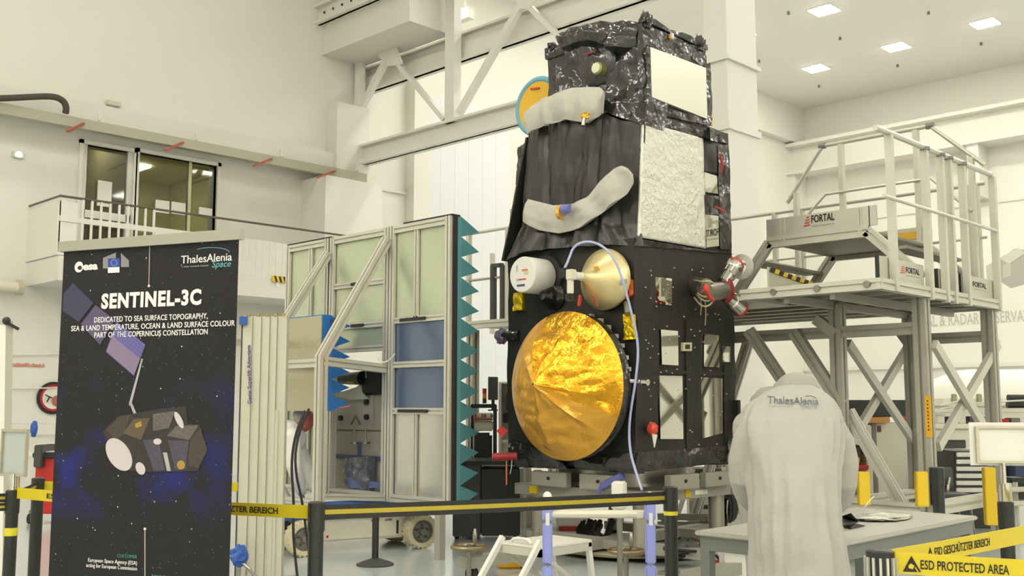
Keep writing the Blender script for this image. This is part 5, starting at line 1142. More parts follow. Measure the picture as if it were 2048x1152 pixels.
pr = ond(41,905,5.45); sg = sign(PA, PA, .19, .24, atan2(RT.y,RT.x)-.46, 'metal framed glass sign standing on the far left barrier post', False, pr.z)
# ================================================================ white work table
T0, T1, TV0, TV1, TZ = 4.28, 5.93, 2.27, 2.98, .8
tb = thing('work_table', ((T0+T1)/2,(TV0+TV1)/2,0), 'white-topped work table with grey metal frame at the right front', 'table')
MB().box(T0, T1, TV0, TV1, TZ-.022, TZ).build('tabletop', mat('table_laminate', (182,178,167), .4), tb, bevel=.006)
f_ = MB(); FRG = mat('table_grey', (126,127,122), .45, .3)
f_.box(T0+.02, T1-.02, TV0+.02, TV0+.06, TZ-.09, TZ-.022).box(T0+.02, T1-.02, TV1-.06, TV1-.02, TZ-.09, TZ-.022).box(T0+.02, T0+.06, TV0+.06, TV1-.06, TZ-.09, TZ-.022).box(T1-.06, T1-.02, TV0+.06, TV1-.06, TZ-.09, TZ-.022).build('apron', FRG, tb)
for x in (T0+.045, T1-.045):
    for y in (TV0+.045, TV1-.045): MB().box(x-.025, x+.025, y-.025, y+.025, 0, TZ-.09).build('leg', FRG, tb)
def foil_pile(c, rx, ry, h, seed, n=22):
    mb = MB(); mb.ball(c, (rx,ry,h), n, 12, lambda q: V((q.x*(1+.35*fbm(q,2,seed)), q.y*(1+.3*fbm(q,2.2,seed+3)), max(-.2,q.z)*(1+.8*fbm(q,3,seed+5))))); return mb
c = onz(1765,1033,TZ+.012); foil_pile(c, .21, .12, .02, 4, 30).build('silver_film_sheet', mat('silver_crumple', (204,202,188), .3, .6, bump=.6, bscale=14, bump2=1), None, True, angle=.4, label='crumpled silver film lying on the white table', cat='film')
c2 = onz(1712,1042,TZ+.02)
bk_ = MB().add([onz(1684,1032,TZ+.05), onz(1702,1026,TZ+.075), onz(1717,1043,TZ+.01), onz(1690,1056,TZ+.003), onz(1684,1050,TZ+.03)], [(0,1,2),(0,2,4),(2,3,4)]).add([onz(1687,1053,TZ+.004), onz(1712,1047,TZ+.022), onz(1731,1051,TZ+.006), onz(1700,1058,TZ+.003)], [(0,1,2,3)])
m_ = MB(); m_.v = bk_.v+[p-V((0,0,.003)) for p in bk_.v]; k = len(bk_.v); m_.f = bk_.f+[tuple(k+i for i in reversed(f)) for f in bk_.f]
m_.build('black_bag', BLACKP, None, label='folded black plastic bag on the white table beside the worker', cat='bag')
MB().tube([onz(1722,1030,TZ+.02), ond(1735,1005,5.6), ond(1748,993,5.7)], .003, 5, 2).build('clear_strip', WHITEP, None, label='thin pale strip curling up from the crumpled film on the table', cat='strip')
# ================================================================ people
def skin_mesh(J, E, res=.014):
    """one continuous surface grown over joints J[name]=(point, radius) and edges E"""
    bm = bmesh.new(); L = bm.verts.layers.skin.verify(); vs = {}
    for k,(p,r) in J.items(): v = bm.verts.new(p); v[L].radius = (r,r) if not isinstance(r,tuple) else r; vs[k] = v
    vs[next(iter(J))][L].use_root = True
    for a,b in E: bm.edges.new((vs[a],vs[b]))
    me = bpy.data.meshes.new('tmp'); bm.to_mesh(me); bm.free(); o = bpy.data.objects.new('tmp', me); COL.objects.link(o)
    o.modifiers.new('s','SKIN').use_smooth_shade = True; o.modifiers.new('u','SUBSURF').levels = 2
    o.modifiers['u'].render_levels = 2
    bpy.context.view_layer.update(); dg = bpy.context.evaluated_depsgraph_get(); ev = o.evaluated_get(dg); m2 = ev.to_mesh(); mb = MB(); mb.v = [v.co.copy() for v in m2.vertices]; mb.f = [tuple(p.vertices) for p in m2.polygons]; ev.to_mesh_clear()
    bpy.data.objects.remove(o); bpy.data.meshes.remove(me); return mb
def remesh(mb, name, M, parent, vox=.012, smooth=3, **k):
    o = mb.build('tmp', M, None, True); rm = o.modifiers.new('r','REMESH'); rm.mode = 'VOXEL'; rm.voxel_size = vox; rm.use_smooth_shade = True
    sm = o.modifiers.new('m','SMOOTH'); sm.iterations = smooth; sm.factor = .5
    bpy.context.view_layer.update(); dg = bpy.context.evaluated_depsgraph_get(); me = bpy.data.meshes.new_from_object(o.evaluated_get(dg)); old = o.data; bpy.data.objects.remove(o); bpy.data.meshes.remove(old)
    bm = bmesh.new(); bm.from_mesh(me); seen = set(); best = []
    for v0 in bm.verts:
        if v0 in seen: continue
        st_ = [v0]; isl = []; seen.add(v0)
        while st_:
            v = st_.pop(); isl.append(v)
            for e in v.link_edges:
                w = e.other_vert(v)
                if w not in seen: seen.add(w); st_.append(w)
        best.append(isl)
    best.sort(key=len); bmesh.ops.delete(bm, geom=[v for i in best[:-1] if len(i) < .04*len(best[-1]) for v in i], context='VERTS'); bm.to_mesh(me); bm.free()
    me.materials.clear(); o = link_mesh(name, me, M, parent); return tag(o, k.get('label'))
def head_mb(c, fwd, up, s=1.0):
    """head with brow, eye sockets, nose, mouth, chin and ears; fwd = where the face looks"""
    fwd, up = V(fwd).normalized(), V(up); up = (up-fwd*up.dot(fwd)).normalized(); rt = fwd.cross(up); c = V(c); mb = MB()
    def fn(q):   # local: x right, y forward, z up
        x, y, z = q.x*.076, q.y*.098, q.z*.118
        if y > 0:
            x *= 1-.22*max(0,-q.z)*1.0; y -= .008*max(0,-q.z)
            g = lambda a,b,w: math.exp(-((q.x-a)**2+(q.z-b)**2)/w)
            y += .026*g(0,-.18,.018)+.014*g(0,.0,.012)+.008*g(0,.16,.05)-.012*(g(.38,.05,.03)+g(-.38,.05,.03))+.010*g(0,-.48,.02)-.006*g(0,-.40,.006)+.014*g(0,-.8,.06)
        else: z += .012*(-q.y)*q.z
        return V((x,y,z))
    vs = []; nu, nv = 36, 26
    for j in range(nv+1):
        t = pi*j/nv-pi/2
        for i in range(nu):
            a = 2*pi*i/nu; p = fn(V((cos(t)*cos(a), cos(t)*sin(a), sin(t))))*s; vs.append(c+rt*p.x+fwd*p.y+up*p.z)
    mb.add(vs, [(j*nu+i, j*nu+(i+1)%nu, (j+1)*nu+(i+1)%nu, (j+1)*nu+i) for j in range(nv) for i in range(nu)])
    for sx in (-1,1): mb.ball(c+rt*sx*.078*s-fwd*.005+up*(-.012), (.014,.022,.032), 10, 8)
    return mb, rt, fwd, up
def hand_mb(w, fwd, palm, s=1.0, curl=.8, side=1):
    """palm, four curled fingers of different length and a thumb leaving the side of the palm"""
    fwd = V(fwd).normalized(); palm = V(palm); palm = (palm-fwd*palm.dot(fwd)).normalized(); rt = fwd.cross(palm)*side; w = V(w); mb = MB()
    mb.ball(w+fwd*.045*s, 1, 12, 8, lambda q: rt*q.x*.042*s+fwd*q.y*.05*s+palm*q.z*.016*s)
    for k,(off,ln) in enumerate(((-.03,.07),(-.01,.08),(.011,.075),(.03,.058))):
        b = w+fwd*.085*s+rt*off*s; P = [b-fwd*.02*s]; a = 0; 
        for seg,cv in ((.42,curl*.5),(.33,curl),(.25,curl*.8)):
            a += cv; P.append(P[-1]+(fwd*cos(a)+palm*sin(a))*ln*seg*1.25*s)
        mb.tube(P, [.0095*s,.009*s,.0085*s,.0065*s], 8)
    b = w+fwd*.03*s-rt*.03*s; mb.tube([b, b-rt*.025*s+fwd*.02*s+palm*.012*s, b-rt*.03*s+fwd*.045*s+palm*.024*s, b-rt*.018*s+fwd*.062*s+palm*.034*s], [.013*s,.011*s,.0095*s,.007*s], 8)
    return mb
def merge(*ms):
    r = MB()
    for m in ms: r.add(m.v, m.f)
    return r
def figure(root, J, face, curl=.7, skin=SKIN, vox=.012):
    """body of one surface; J holds world joints"""
    R = dict(pelvis=.13, waist=.12, chest=.15, neck=.055, skull=.06, shl=.062, shr=.062, ell=.043, elr=.043, wrl=.029, wrr=.029, hil=.085, hir=.085, knl=.058, knr=.058, anl=.04, anr=.04, tol=.035, tor=.035)
    E = [('pelvis','waist'),('waist','chest'),('chest','neck'),('neck','skull'),('chest','shl'),('chest','shr'),('shl','ell'),('shr','elr'),('ell','wrl'),('elr','wrr'),('pelvis','hil'),('pelvis','hir'),('hil','knl'),('hir','knr'),('knl','anl'),('knr','anr'),('anl','tol'),('anr','tor')]
    body = skin_mesh({k:(V(J[k]),R[k]) for k in R}, E)
    hd, *_ = head_mb(J['head'], face[0], face[1]); hl = hand_mb(J['wrl'], V(J['hl'])-V(J['wrl']), J['palm'], side=1, curl=curl); hr_ = hand_mb(J['wrr'], V(J['hr'])-V(J['wrr']), J['palm'], side=-1, curl=curl)
    return remesh(merge(body, hd, hl, hr_), 'body', skin, root, vox)
def suit(root, J, name, M, k=1.25, hem=True, seed=1, lower=True):
    R = dict(pelvis=.165, waist=.165, chest=.185, neckb=.085, shl=.095, shr=.095, ell=.075, elr=.075, wl2=.055, wr2=.055)
    E = [('pelvis','waist'),('waist','chest'),('chest','neckb'),('chest','shl'),('chest','shr'),('shl','ell'),('shr','elr'),('ell','wl2'),('elr','wr2')]
    if lower: R.update(hil=.12, hir=.12, knl=.095, knr=.095, al2=.07, ar2=.07); E += [('pelvis','hil'),('pelvis','hir'),('hil','knl'),('hir','knr'),('knl','al2'),('knr','ar2')]
    JJ = dict(J); JJ['neckb'] = V(J['chest']).lerp(V(J['neck']), .8); JJ['wl2'] = V(J['ell']).lerp(V(J['wrl']), .93); JJ['wr2'] = V(J['elr']).lerp(V(J['wrr']), .93)
    JJ['al2'] = V(J['knl']).lerp(V(J['anl']), .92); JJ['ar2'] = V(J['knr']).lerp(V(J['anr']), .92)
    mb = MB()
    for a, b in E:
        p, q = V(JJ[a]), V(JJ[b]); mb.tube([p, p.lerp(q,.5), q], [R[a], (R[a]+R[b])/2, R[b]], 14)
    for q in R: mb.ball(JJ[q], R[q]*1.01, 14, 10)
    for v in mb.v: v += V((nz3(v,7,seed), nz3(v,7,seed+9), 0))*.014
    return remesh(mb, name, M, root, .012, 5)
def shoes(root, J, M):
    for a,t in (('anl','tol'),('anr','tor')):
        p, q = V(J[a]), V(J[t]); p.z = q.z = .045; d = (q-p).normalized(); c = (p+q)/2+d*.02; s = d.cross(ZU)
        MB().ball(c, 1, 16, 10, lambda k: d*k.x*.145+s*k.y*.052+ZU*(k.z*.05 if k.z > -.8 else -.043)).build('shoe', M, root, True)
# ---- worker in the white coat, seen from behind, bending over the table
wk = thing('person', tuple(fl(1592,4.30)), 'person in a white lettered coat seen from behind, bending over the table', 'person')
def wp(px, py, d): return ond(px, py, d)
def G(px, d, z): return atd(px, d, z)
J = dict(pelvis=G(1596,4.30,.92), waist=G(1596,4.34,1.06), chest=G(1592,4.48,1.27), neck=G(1592,4.62,1.40), skull=G(1592,4.70,1.42), head=G(1592,4.74,1.415),
  shl=G(1518,4.53,1.33), shr=G(1664,4.53,1.33), ell=G(1500,4.58,1.06), elr=G(1680,4.58,1.05), wrl=G(1535,4.80,.93), wrr=G(1655,4.80,.93), hl=G(1548,4.90,.87), hr=G(1645,4.90,.87),
  hil=G(1562,4.30,.86), hir=G(1630,4.30,.86), knl=G(1560,4.30,.48), knr=G(1634,4.32,.48), anl=G(1560,4.27,.09), anr=G(1634,4.27,.09), tol=G(1556,4.43,.05), tor=G(1640,4.43,.05), palm=V((0,0,-1)))
figure(wk, J, (FH*.75-ZU*.66, FH*.66+ZU*.75))
def ring_loft(rows, n=44, amp=.012, seed=0):
    mb = MB(); k = len(rows)
    for j,(y,xl,xr,d,th) in enumerate(rows):
        a, b = ond(xl,y,d), ond(xr,y,d); c = (a+b)/2; w = (b-a).length/2
        for i in range(n):
            t = 2*pi*i/n; cx = abs(cos(t))**.8*(1 if cos(t)>0 else -1); cy = abs(sin(t))**.8*(1 if sin(t)>0 else -1)
            p = c+RT*(w*cx)+FH*(th*cy); f = amp*nz3((cos(t)*3.2+.0,sin(t)*3.2,j*.035+seed),1.5,seed)*min(1,.25+j/k*-.0+.9*(1-j/k))+amp*.35*nz3(p,11,seed)
            mb.v.append(p+(p-c).normalized()*f)
    mb.f = [(j*n+i, j*n+(i+1)%n, (j+1)*n+(i+1)%n, (j+1)*n+i) for j in range(k-1) for i in range(n)]+[tuple(range(n)), tuple(range((k-1)*n,k*n))]
    return mb
def dens(rows, m=4):
    out = []
    for a,b in zip(rows, rows[1:]):
        for i in range(m): t = i/m; out.append(tuple(x+(y-x)*t for x,y in zip(a,b)))
    return out+[rows[-1]]
rows = [(1330,1498,1700,4.28,.20),(1240,1500,1698,4.28,.20),(1152,1507,1689,4.29,.195),(1100,1507,1683,4.30,.19),(1050,1505,1677,4.32,.185),(1000,1503,1672,4.35,.18),(950,1500,1673,4.39,.175),(910,1494,1677,4.43,.17),(870,1486,1684,4.47,.165),(840,1485,1684,4.50,.155),(822,1490,1679,4.53,.145),(808,1500,1670,4.55,.135),(797,1512,1660,4.57,.125),(786,1530,1648,4.60,.11),(777,1549,1634,4.63,.09),(770,1566,1620,4.66,.06)]
gw = ring_loft(dens(rows), 72, .03, 3)
sl = MB()
for side,pts in ((0,[(1510,840,4.5,.05),(1498,880,4.50,.072),(1493,920,4.51,.078),(1494,955,4.52,.078),(1502,985,4.56,.07),(1520,1010,4.66,.06),(1532,1015,4.78,.052)]),(1,[(1660,840,4.5,.05),(1672,880,4.50,.072),(1678,925,4.51,.08),(1678,965,4.52,.078),(1671,993,4.56,.07),(1662,1008,4.66,.06),(1656,1014,4.78,.052)])):
    q = [ond(a,b,c)for a,b,c,r in pts]; sl.tube(q, [r for *_,r in pts], 18, 0)
for v in sl.v: v += V((nz3(v,8,2), nz3(v,8,5), 0))*.008
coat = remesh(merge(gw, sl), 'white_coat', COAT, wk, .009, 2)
# back print on the coat
from mathutils.bvhtree import BVHTree
bpy.context.view_layer.update()
bv = BVHTree.FromPolygons([v.co+ORG[coat.name] for v in coat.data.vertices], [tuple(p.vertices) for p in coat.data.polygons])
def onto(px, py, lift=.003):
    r = ray(px, py).normalized(); h = bv.ray_cast(EYEP, r); return (h[0]-r*lift) if h[0] else ond(px, py, 4.3)
def coat_text(s, px, py, w, h, M, tilt=0, **k):
    sc = w; 
    def bend(a, b, z): return onto(px+a, py-b+tilt*a, .007+z*.5)
    text('back_print', s, M, wk, (0,0,0), (1,0,0), (0,0,1), width=w, height=h, bend=bend, **k)
coat_text('ThalesAlenia', 1535, 806, 102, 15, mat('slate_print', (96,100,108), .7), tilt=.035)
coat_text('Space', 1601, 816, 34, 10, mat('pale_print', (150,166,172), .7), shear=.25)
coat_text('a Thales / Leonardo company', 1538, 812, 48, 2.5, mat('pale_print'))
MB().tube([onto(1618+14*sin(t), 795-5*cos(t)+2) for t in [x*.2-.6 for x in range(12)]], .0014, 5).build('back_print', MATS['slate_print'], wk)
hd = MB(); hd.ball(J['head']+ZU*.012-FH*.01, (.112,.118,.118), 24, 16, lambda q: q*(1+.05*fbm(q,5,2)))
hd.build('hair_net', NETM, wk, True)
tr_ = MB()
for s in ('l','r'): tr_.tube([J['hi'+s]-ZU*.25, J['kn'+s], J['an'+s]+ZU*.0], [.1,.085,.075], 16)
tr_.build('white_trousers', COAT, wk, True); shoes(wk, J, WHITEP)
# ---- second person behind the first, only the grey hair shows
c2p = fl(1526,6.15); w2 = thing('person', tuple(c2p), 'person mostly hidden behind the worker at the table, only the grey hair shows', 'person')
def Q(lat, dep, z): return c2p+RT*lat+FH*dep+ZU*z
hz2 = ond(1526,812,6.0).z
J2 = dict(pelvis=Q(.08,.12,.9), waist=Q(.08,.06,1.04), chest=Q(.06,-.06,1.22), neck=Q(.03,-.13,1.34), skull=Q(.01,-.15,1.38), head=V((0,0,0)),
  shl=Q(.22,-.05,1.27), shr=Q(-.10,-.05,1.27), ell=Q(.25,-.1,1.0), elr=Q(-.13,-.1,1.0), wrl=Q(.2,-.26,.92), wrr=Q(-.06,-.26,.92), hl=Q(.19,-.36,.9), hr=Q(-.05,-.36,.9),
  hil=Q(.17,.12,.84), hir=Q(-.01,.12,.84), knl=Q(.17,.1,.47), knr=Q(-.01,.1,.47), anl=Q(.17,.12,.09), anr=Q(-.01,.12,.09), tol=Q(.17,-.02,.05), tor=Q(-.01,-.02,.05), palm=V((0,0,-1)))
J2['head'] = Q(.0,-.17,hz2-.02)
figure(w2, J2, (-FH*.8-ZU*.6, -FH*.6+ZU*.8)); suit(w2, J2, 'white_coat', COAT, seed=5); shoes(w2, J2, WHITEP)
MB().ball(J2['head']+ZU*.018-FH*.0, (.108,.118,.112), 20, 14, lambda q: q*(1+.08*fbm(q,5,4))).build('hair', mat('grey_hair', (150,146,136)), w2, True)
# ---- operator crouching behind the lift mast, facing right
c3 = fl(552,10.75); w3 = thing('person', tuple(c3), 'person in a white coverall crouching between the lift mast and the absorber wall', 'person')
def Qp(px, py, dd=0): return ond(px, py, 10.75+dd)
J3 = dict(pelvis=Qp(536,932,.05), waist=Qp(551,902,.03), chest=Qp(576,876,0), neck=Qp(594,852,0), skull=Qp(602,844,0), head=Qp(609,842,0),
  shl=Qp(588,876,.17), shr=Qp(582,874,-.17), ell=Qp(612,930,.2), elr=Qp(588,932,-.22), wrl=Qp(628,978,.1), wrr=Qp(603,985,-.14), hl=Qp(638,988,.08), hr=Qp(609,1006,-.12),
  hil=Qp(532,950,.16), hir=Qp(532,950,-.10), knl=Qp(566,1000,.18), knr=Qp(560,1004,-.14), anl=Qp(536,1066,.16), anr=Qp(536,1070,-.12), tol=Qp(564,1066,.16), tor=Qp(564,1072,-.12), palm=RT)
for a in ('anl','anr'): J3[a].z = .09
for a in ('tol','tor'): J3[a].z = .05
figure(w3, J3, (RT*.82-ZU*.5-FH*.25, RT*.5+ZU*.85), skin=SKINR); suit(w3, J3, 'white_coverall', WHITEP, seed=8); shoes(w3, J3, WHITEP)
MB().ball(J3['head']-RT*.03+ZU*.05, (.095,.088,.09), 18, 12).build('hair_net', NETM, w3, True)
# ================================================================ near equipment under the satellite
stl = thing('step_stool', tuple(onz(1090,1082,.5)*1.0-ZU*.5), 'white folding step stool standing in front of the satellite stand', 'step stool')
ZP = .5; c4 = [onz(988,1083,ZP), onz(1086,1092,ZP), onz(1200,1077,ZP), onz(1088,1071,ZP)]
u0, u1 = c4[0].x*.5+c4[1].x*.5, c4[2].x*.5+c4[3].x*.5; v0, v1 = c4[1].y*.5+c4[2].y*.5, c4[0].y*.5+c4[3].y*.5
O_ = lambda mb, n, M=WHITEM, **k: mb.build(n, M, stl, **k)
O_(MB().box(u0, u1, v0, v1, ZP-.02, ZP), 'top_step', bevel=.004); O_(MB().box(u0, u1, v0, v0+.03, ZP-.07, ZP-.02).box(u0, u0+.03, v0, v1, ZP-.07, ZP-.02), 'step_skirt', ALUM)
O_(MB().box(u0-.36, u0-.12, v0+.02, v1-.02, .25, .27), 'lower_step', bevel=.004)
for v in (v0+.02, v1-.02):
    O_(MB().beam((u0+.02,v,ZP+.03), (u0-.42,v,0), .035, .03, (0,1,0)), 'front_leg'); O_(MB().beam((u1-.02,v,ZP-.02), (u1+.06,v,0), .035, .03, (0,1,0)), 'rear_leg')
    O_(MB().beam((u0+.04,v,ZP-.06), (u1+.04,v,.12), .03, .01, (0,1,0)), 'side_brace', ALUM)
O_(MB().beam((u1-.02,v0,ZP-.03), (u1-.02,v1,ZP-.03), .03).beam((u1+.04,v0,.12), (u1+.04,v1,.12), .03), 'cross_bar', ALUM)
O_(MB().tube([(u0+.02,v0+.1,ZP+.005), (u0+.02,v0+.13,ZP+.03), (u0+.02,v1-.13,ZP+.03), (u0+.02,v1-.1,ZP+.005)], .012, 8, 1), 'grab_handle')
# lavender padded rail in front of the stand
pr_ = thing('padded_rail', tuple(fl(1196,6.1)), 'lavender foam-padded twin-post rail with a cream cross bar before the satellite', 'rail')
for px in (1094,1297):
    b = fl(px,6.1); zt = ond(px,990,6.1).z
    MB().cyl(b, b+ZU*zt, .018, n=12).build('post', STEEL, pr_)
    zs = [0.02,.26,.50,.74,zt-.03]
    for k in range(4): MB().rbox(b+ZU*(zs[k]+.004), atan2(RT.y,RT.x), .056+.004*(k%2), .05, zs[k+1]-zs[k]-.008).build('foam_pad', LAV, pr_, bevel=.008)
    MB().ball(b+ZU*(zt-.01), (.026,.026,.03), 14, 10).build('white_knob', WHITEP, pr_, True)
    MB().rbox(b+ZU*.72-FH*.029, atan2(RT.y,RT.x), .022, .004, .07).build('paper_label', WHITEP, pr_)
a, b = fl(1094,6.1), fl(1297,6.1); zc = ond(1196,1029,6.1).z
MB().tube([a+ZU*zc, a.lerp(b,.4)+ZU*zc, a.lerp(b,.8)+ZU*zc, b+FH*.06+ZU*zc, b+ZU*zc], .02, 8, 1).build('cross_bar', CREAMP, pr_, True)
MB().rbox(a.lerp(b,.5)+ZU*(zc-.022)+FH*.02, atan2(RT.y,RT.x), (b-a).length-.06, .03, .045).build('cross_bar_plate', CREAMP, pr_, bevel=.006)
# white valve box and tool on the rail
vx = ond(1263,1000,6.6); vb = thing('valve_box', (vx.x,vx.y,vx.z-.1), 'white plastic valve box on the stand behind the right lavender post', 'box')
MB().rbox(vx-ZU*.13+FH*.75, .5, .12, .09, .19).build('box_body', WHITEP, vb, bevel=.01); qv = vx+FH*.75; MB().cyl((qv.x,qv.y,0), (qv.x,qv.y,vx.z-.13), .02).cyl((qv.x,qv.y,0), (qv.x,qv.y,.02), .08).build('box_stand', STEEL, vb); MB().lathe(vx-ZU*.07+FH*.69, -FH, [(0,.01),(0,.05),(.02,.05),(.025,.04),(.025,.005)], 20).build('round_dial', CREAMP, vb, True)
# ================================================================ background helpers
def rb(name, label, cat, px0, px1, py0, py1, d, dep, M, group=None, ang=None, z0=None, bevel=.01, root=None, part=None):
    """cuboid whose front face spans the pixels at forward distance d"""
    a, b = ond(px0,py1,d), ond(px1,py0,d); c = (a+b)/2; w = (b-a).dot(RT); lo = a.z if z0 is None else z0
    c = V((c.x,c.y,lo))+FH*dep/2; an = atan2(RT.y,RT.x) if ang is None else ang
    m_ = MB().rbox(c, an, w, dep, b.z-lo)
    if root is not None: return m_.build(part, M, root, bevel=bevel)
    o = m_.build(name, M, None, bevel=bevel, label=label, cat=cat, group=group); return o
def rth(name, label, cat, px, d, group=None): return thing(name, tuple(fl(px,d)), label, cat, group)
RA = lambda root, part, px0, px1, py0, py1, d, dep, M, **k: rb(None, None, None, px0, px1, py0, py1, d, dep, M, root=root, part=part, **k)
# ---- between the absorber screen and the satellite
k_ = rth('black_equipment_case', 'tall black equipment case on casters behind the black belt', 'case', 975, 11.2)
RA(k_, 'case_body', 962, 1040, 938, 1072, 11.2, .6, BLACKP); RA(k_, 'case_side', 905, 961, 926, 1074, 11.16, .6, DARKG); RA(k_, 'case_top', 903, 1044, 922, 930, 11.12, .7, BLACKP)
for px in (915,955,1030): q = fl(px,11.3); MB().cyl(q+ZU*.04-RT*.02, q+ZU*.04+RT*.02, .04, n=14).box(q.x-.02, q.x+.02, q.y-.02, q.y+.02, .05, .12).build('caster', BLACKR, k_)
RA(k_, 'white_sticker', 922, 948, 984, 992, 11.1, .01, WHITEP, bevel=0)
marks('print_marks', RED, k_, ond(924,990.5,11.098), RT, ZU, .12, .02, 6)
o = rth('white_bench', 'white-topped lab bench behind the black equipment case', 'bench', 1000, 12.0)
RA(o, 'bench_top', 935, 1052, 921, 935, 12.0, .8, CREAMP); BT = ond(1000,921,12.0).z+.001; 
for px in (940,1046): q = fl(px,12.2); MB().beam(q, q+ZU*.68, .05).build('leg', ALUM, o)
o = rth('instrument_rack', 'black open rack with rows of coloured instruments on the white bench', 'rack', 965, 12.6)
for (a,b) in ((941,946),(986,993)): RA(o, 'rack_post', a, b, 812, 922, 12.3, .4, BLACKP, bevel=0, z0=BT)
RA(o, 'rack_top', 941, 993, 808, 816, 12.3, .4, BLACKP); RA(o, 'instrument', 947, 985, 826, 838, 12.32, .3, WHITEP); RA(o, 'instrument', 947, 985, 842, 862, 12.32, .3, CREAMP); RA(o, 'red_strip', 947, 985, 838, 841, 12.3, .3, RED, bevel=0)
for i,px in enumerate((949,955,962,968,975,981)): RA(o, 'coloured_button', px, px+4, 828, 835, 12.3, .03, (RED,YEL,mat('green_button', (70,140,70), .5),RED,WHITEP,mat('green_button', (70,140,70)))[i], bevel=0)
rb('black_tool_case', 'rounded black tool case standing on the white bench left of the satellite', 'case', 948, 984, 866, 921, 12.02, .22, BLACKP, bevel=.03, z0=BT)
o = rth('flat_monitor', 'dark flat monitor turned edge-on above the instrument rack', 'monitor', 987, 12.8); p = ond(986,800,12.8)
MB().rbox(p, YAW-.9, .14, .03, .28).build('screen_shell', DARKG, o, bevel=.006); MB().cyl(p-ZU*.12, p+ZU*.1+FH*.03, .02).rbox(p-ZU*.13, YAW, .16, .12, .015).build('monitor_stand', BLACKP, o)
o = rth('signal_tower', 'small red and amber signal lamp beside the dark monitor', 'signal lamp', 969, 12.7); p = ond(969,807,12.7)
MB().cyl(p, p+ZU*.06, .025, n=14).build('lamp_base', BLACKP, o); MB().cyl(p+ZU*.06, p+ZU*.12, .026, n=14).build('amber_lens', ORANGE, o); MB().cyl(p+ZU*.12, p+ZU*.18, .026, n=14).build('red_lens', RED, o)
o = rth('white_shelf_unit', 'white shelf unit with black boxes left of the gold dish', 'shelf unit', 1010, 12.9)
RA(o, 'side_panel', 997, 1003, 763, 922, 12.9, .5, WHITEM); RA(o, 'back_panel', 1003, 1060, 763, 922, 13.3, .05, CREAMP); RA(o, 'shelf', 1003, 1060, 763, 768, 12.9, .4, WHITEM); RA(o, 'shelf', 1003, 1060, 880, 886, 12.9, .4, WHITEM)
RA(o, 'black_box', 1006, 1050, 826, 846, 12.95, .3, BLACKP); RA(o, 'dark_screen', 1012, 1050, 785, 820, 12.95, .3, DARKG)
S_(MB().prism([ond(993,862,9.9), ond(1003,851,9.9), ond(1016,862,9.9), ond(1004,875,9.9)], FH*.01), 'red_diamond_tag', RED)
S_(MB().cyl(ond(985,914,10.0), ond(1034,912,10.0), .036, n=14), 'red_tube_cover', mat('crimson_plastic', (158,32,36), .35), smooth=True)
S_(MB().tube([ond(1013,918,10), ond(1013,948,10), ond(1013,970,10)], .007, 6), 'orange_strap', ORANGE); S_(MB().tube([ond(1024,918,10), ond(1023,935,10), ond(1020,948,10)], .004, 6), 'thin_strap', WHITEP)
o = rth('guard_column', 'yellow guard column behind the left post of the satellite stand', 'guard', 1076, 12.3)
RA(o, 'yellow_face', 1067, 1085, 940, 1030, 12.3, .08, YEL); RA(o, 'pale_upright', 1046, 1063, 935, 1065, 12.35, .08, CREAMP); RA(o, 'foot_plate', 1046, 1085, 1066, 1078, 12.3, .2, ALUD, z0=0)
# ---- below the satellite
o = rth('test_rack', 'cream test rack with control panel and yellow warning label behind the stand', 'rack', 1408, 12.2)
RA(o, 'rack_post', 1380, 1385, 935, 1072, 12.2, .06, CREAMP, bevel=0); RA(o, 'rack_post', 1446, 1452, 935, 1072, 12.2, .06, CREAMP, bevel=0); RA(o, 'rack_shelf', 1385, 1446, 938, 946, 12.2, .5, DARKG); RA(o, 'upper_unit', 1386, 1446, 948, 962, 12.2, .5, WHITEP)
RA(o, 'yellow_label', 1393, 1448, 947, 960, 12.18, .02, YEL, bevel=0); RA(o, 'lower_unit', 1388, 1446, 985, 1046, 12.25, .5, CREAMP); RA(o, 'screen', 1400, 1416, 1010, 1018, 12.23, .03, DARKG, bevel=0); RA(o, 'red_switch', 1438, 1444, 1014, 1022, 12.23, .03, RED, bevel=0)
MB().prism([ond(1396,957,12.17), ond(1406,957,12.17), ond(1401,949,12.17)], FH*.005).build('warning_triangle', INK, o)
MB().beam(ond(1352,1040,12.15), ond(1386,938,12.15), .05).build('slanted_support', CREAMP, o); RA(o, 'rack_foot', 1380, 1452, 1072, 1076, 12.2, .5, ALUD, z0=0)
rb('cream_cabinet', 'cream cabinet behind the office chair, right of the satellite stand', 'cabinet', 1453, 1520, 928, 1052, 13.9, .5, mat('cabinet_sand', (206,200,170), .5), z0=0)
rb('red_tray', 'flat red tray lying on the cream cabinet behind the worker', 'tray', 1446, 1508, 921, 928, 13.9, .45, RED, bevel=.004)
o = rth('office_chair', 'black curved office chair seen from the side left of the worker', 'chair', 1465, 11.2); 
pts = [(1457,968),(1466,980),(1474,1000),(1478,1020),(1474,1036),(1466,1046),(1458,1048),(1462,1030),(1462,1008),(1457,988)]
MB().prism([ond(a,b,11.2) for a,b in pts], FH*.4).build('backrest', BLACKP, o, bevel=.02); q = fl(1466,11.45)
MB().rbox(q+ZU*.42-RT*.12, atan2(RT.y,RT.x), .42, .42, .08).build('seat', BLACKP, o, bevel=.03); MB().tube([ond(1457,1000,11.3), ond(1455,1022,11.3), ond(1457,1046,11.3)], .014, 8, 1).build('chrome_bar', CHROME, o); MB().cyl(q+ZU*.08-RT*.12, q+ZU*.42-RT*.12, .03).build('gas_column', BLACKP, o)
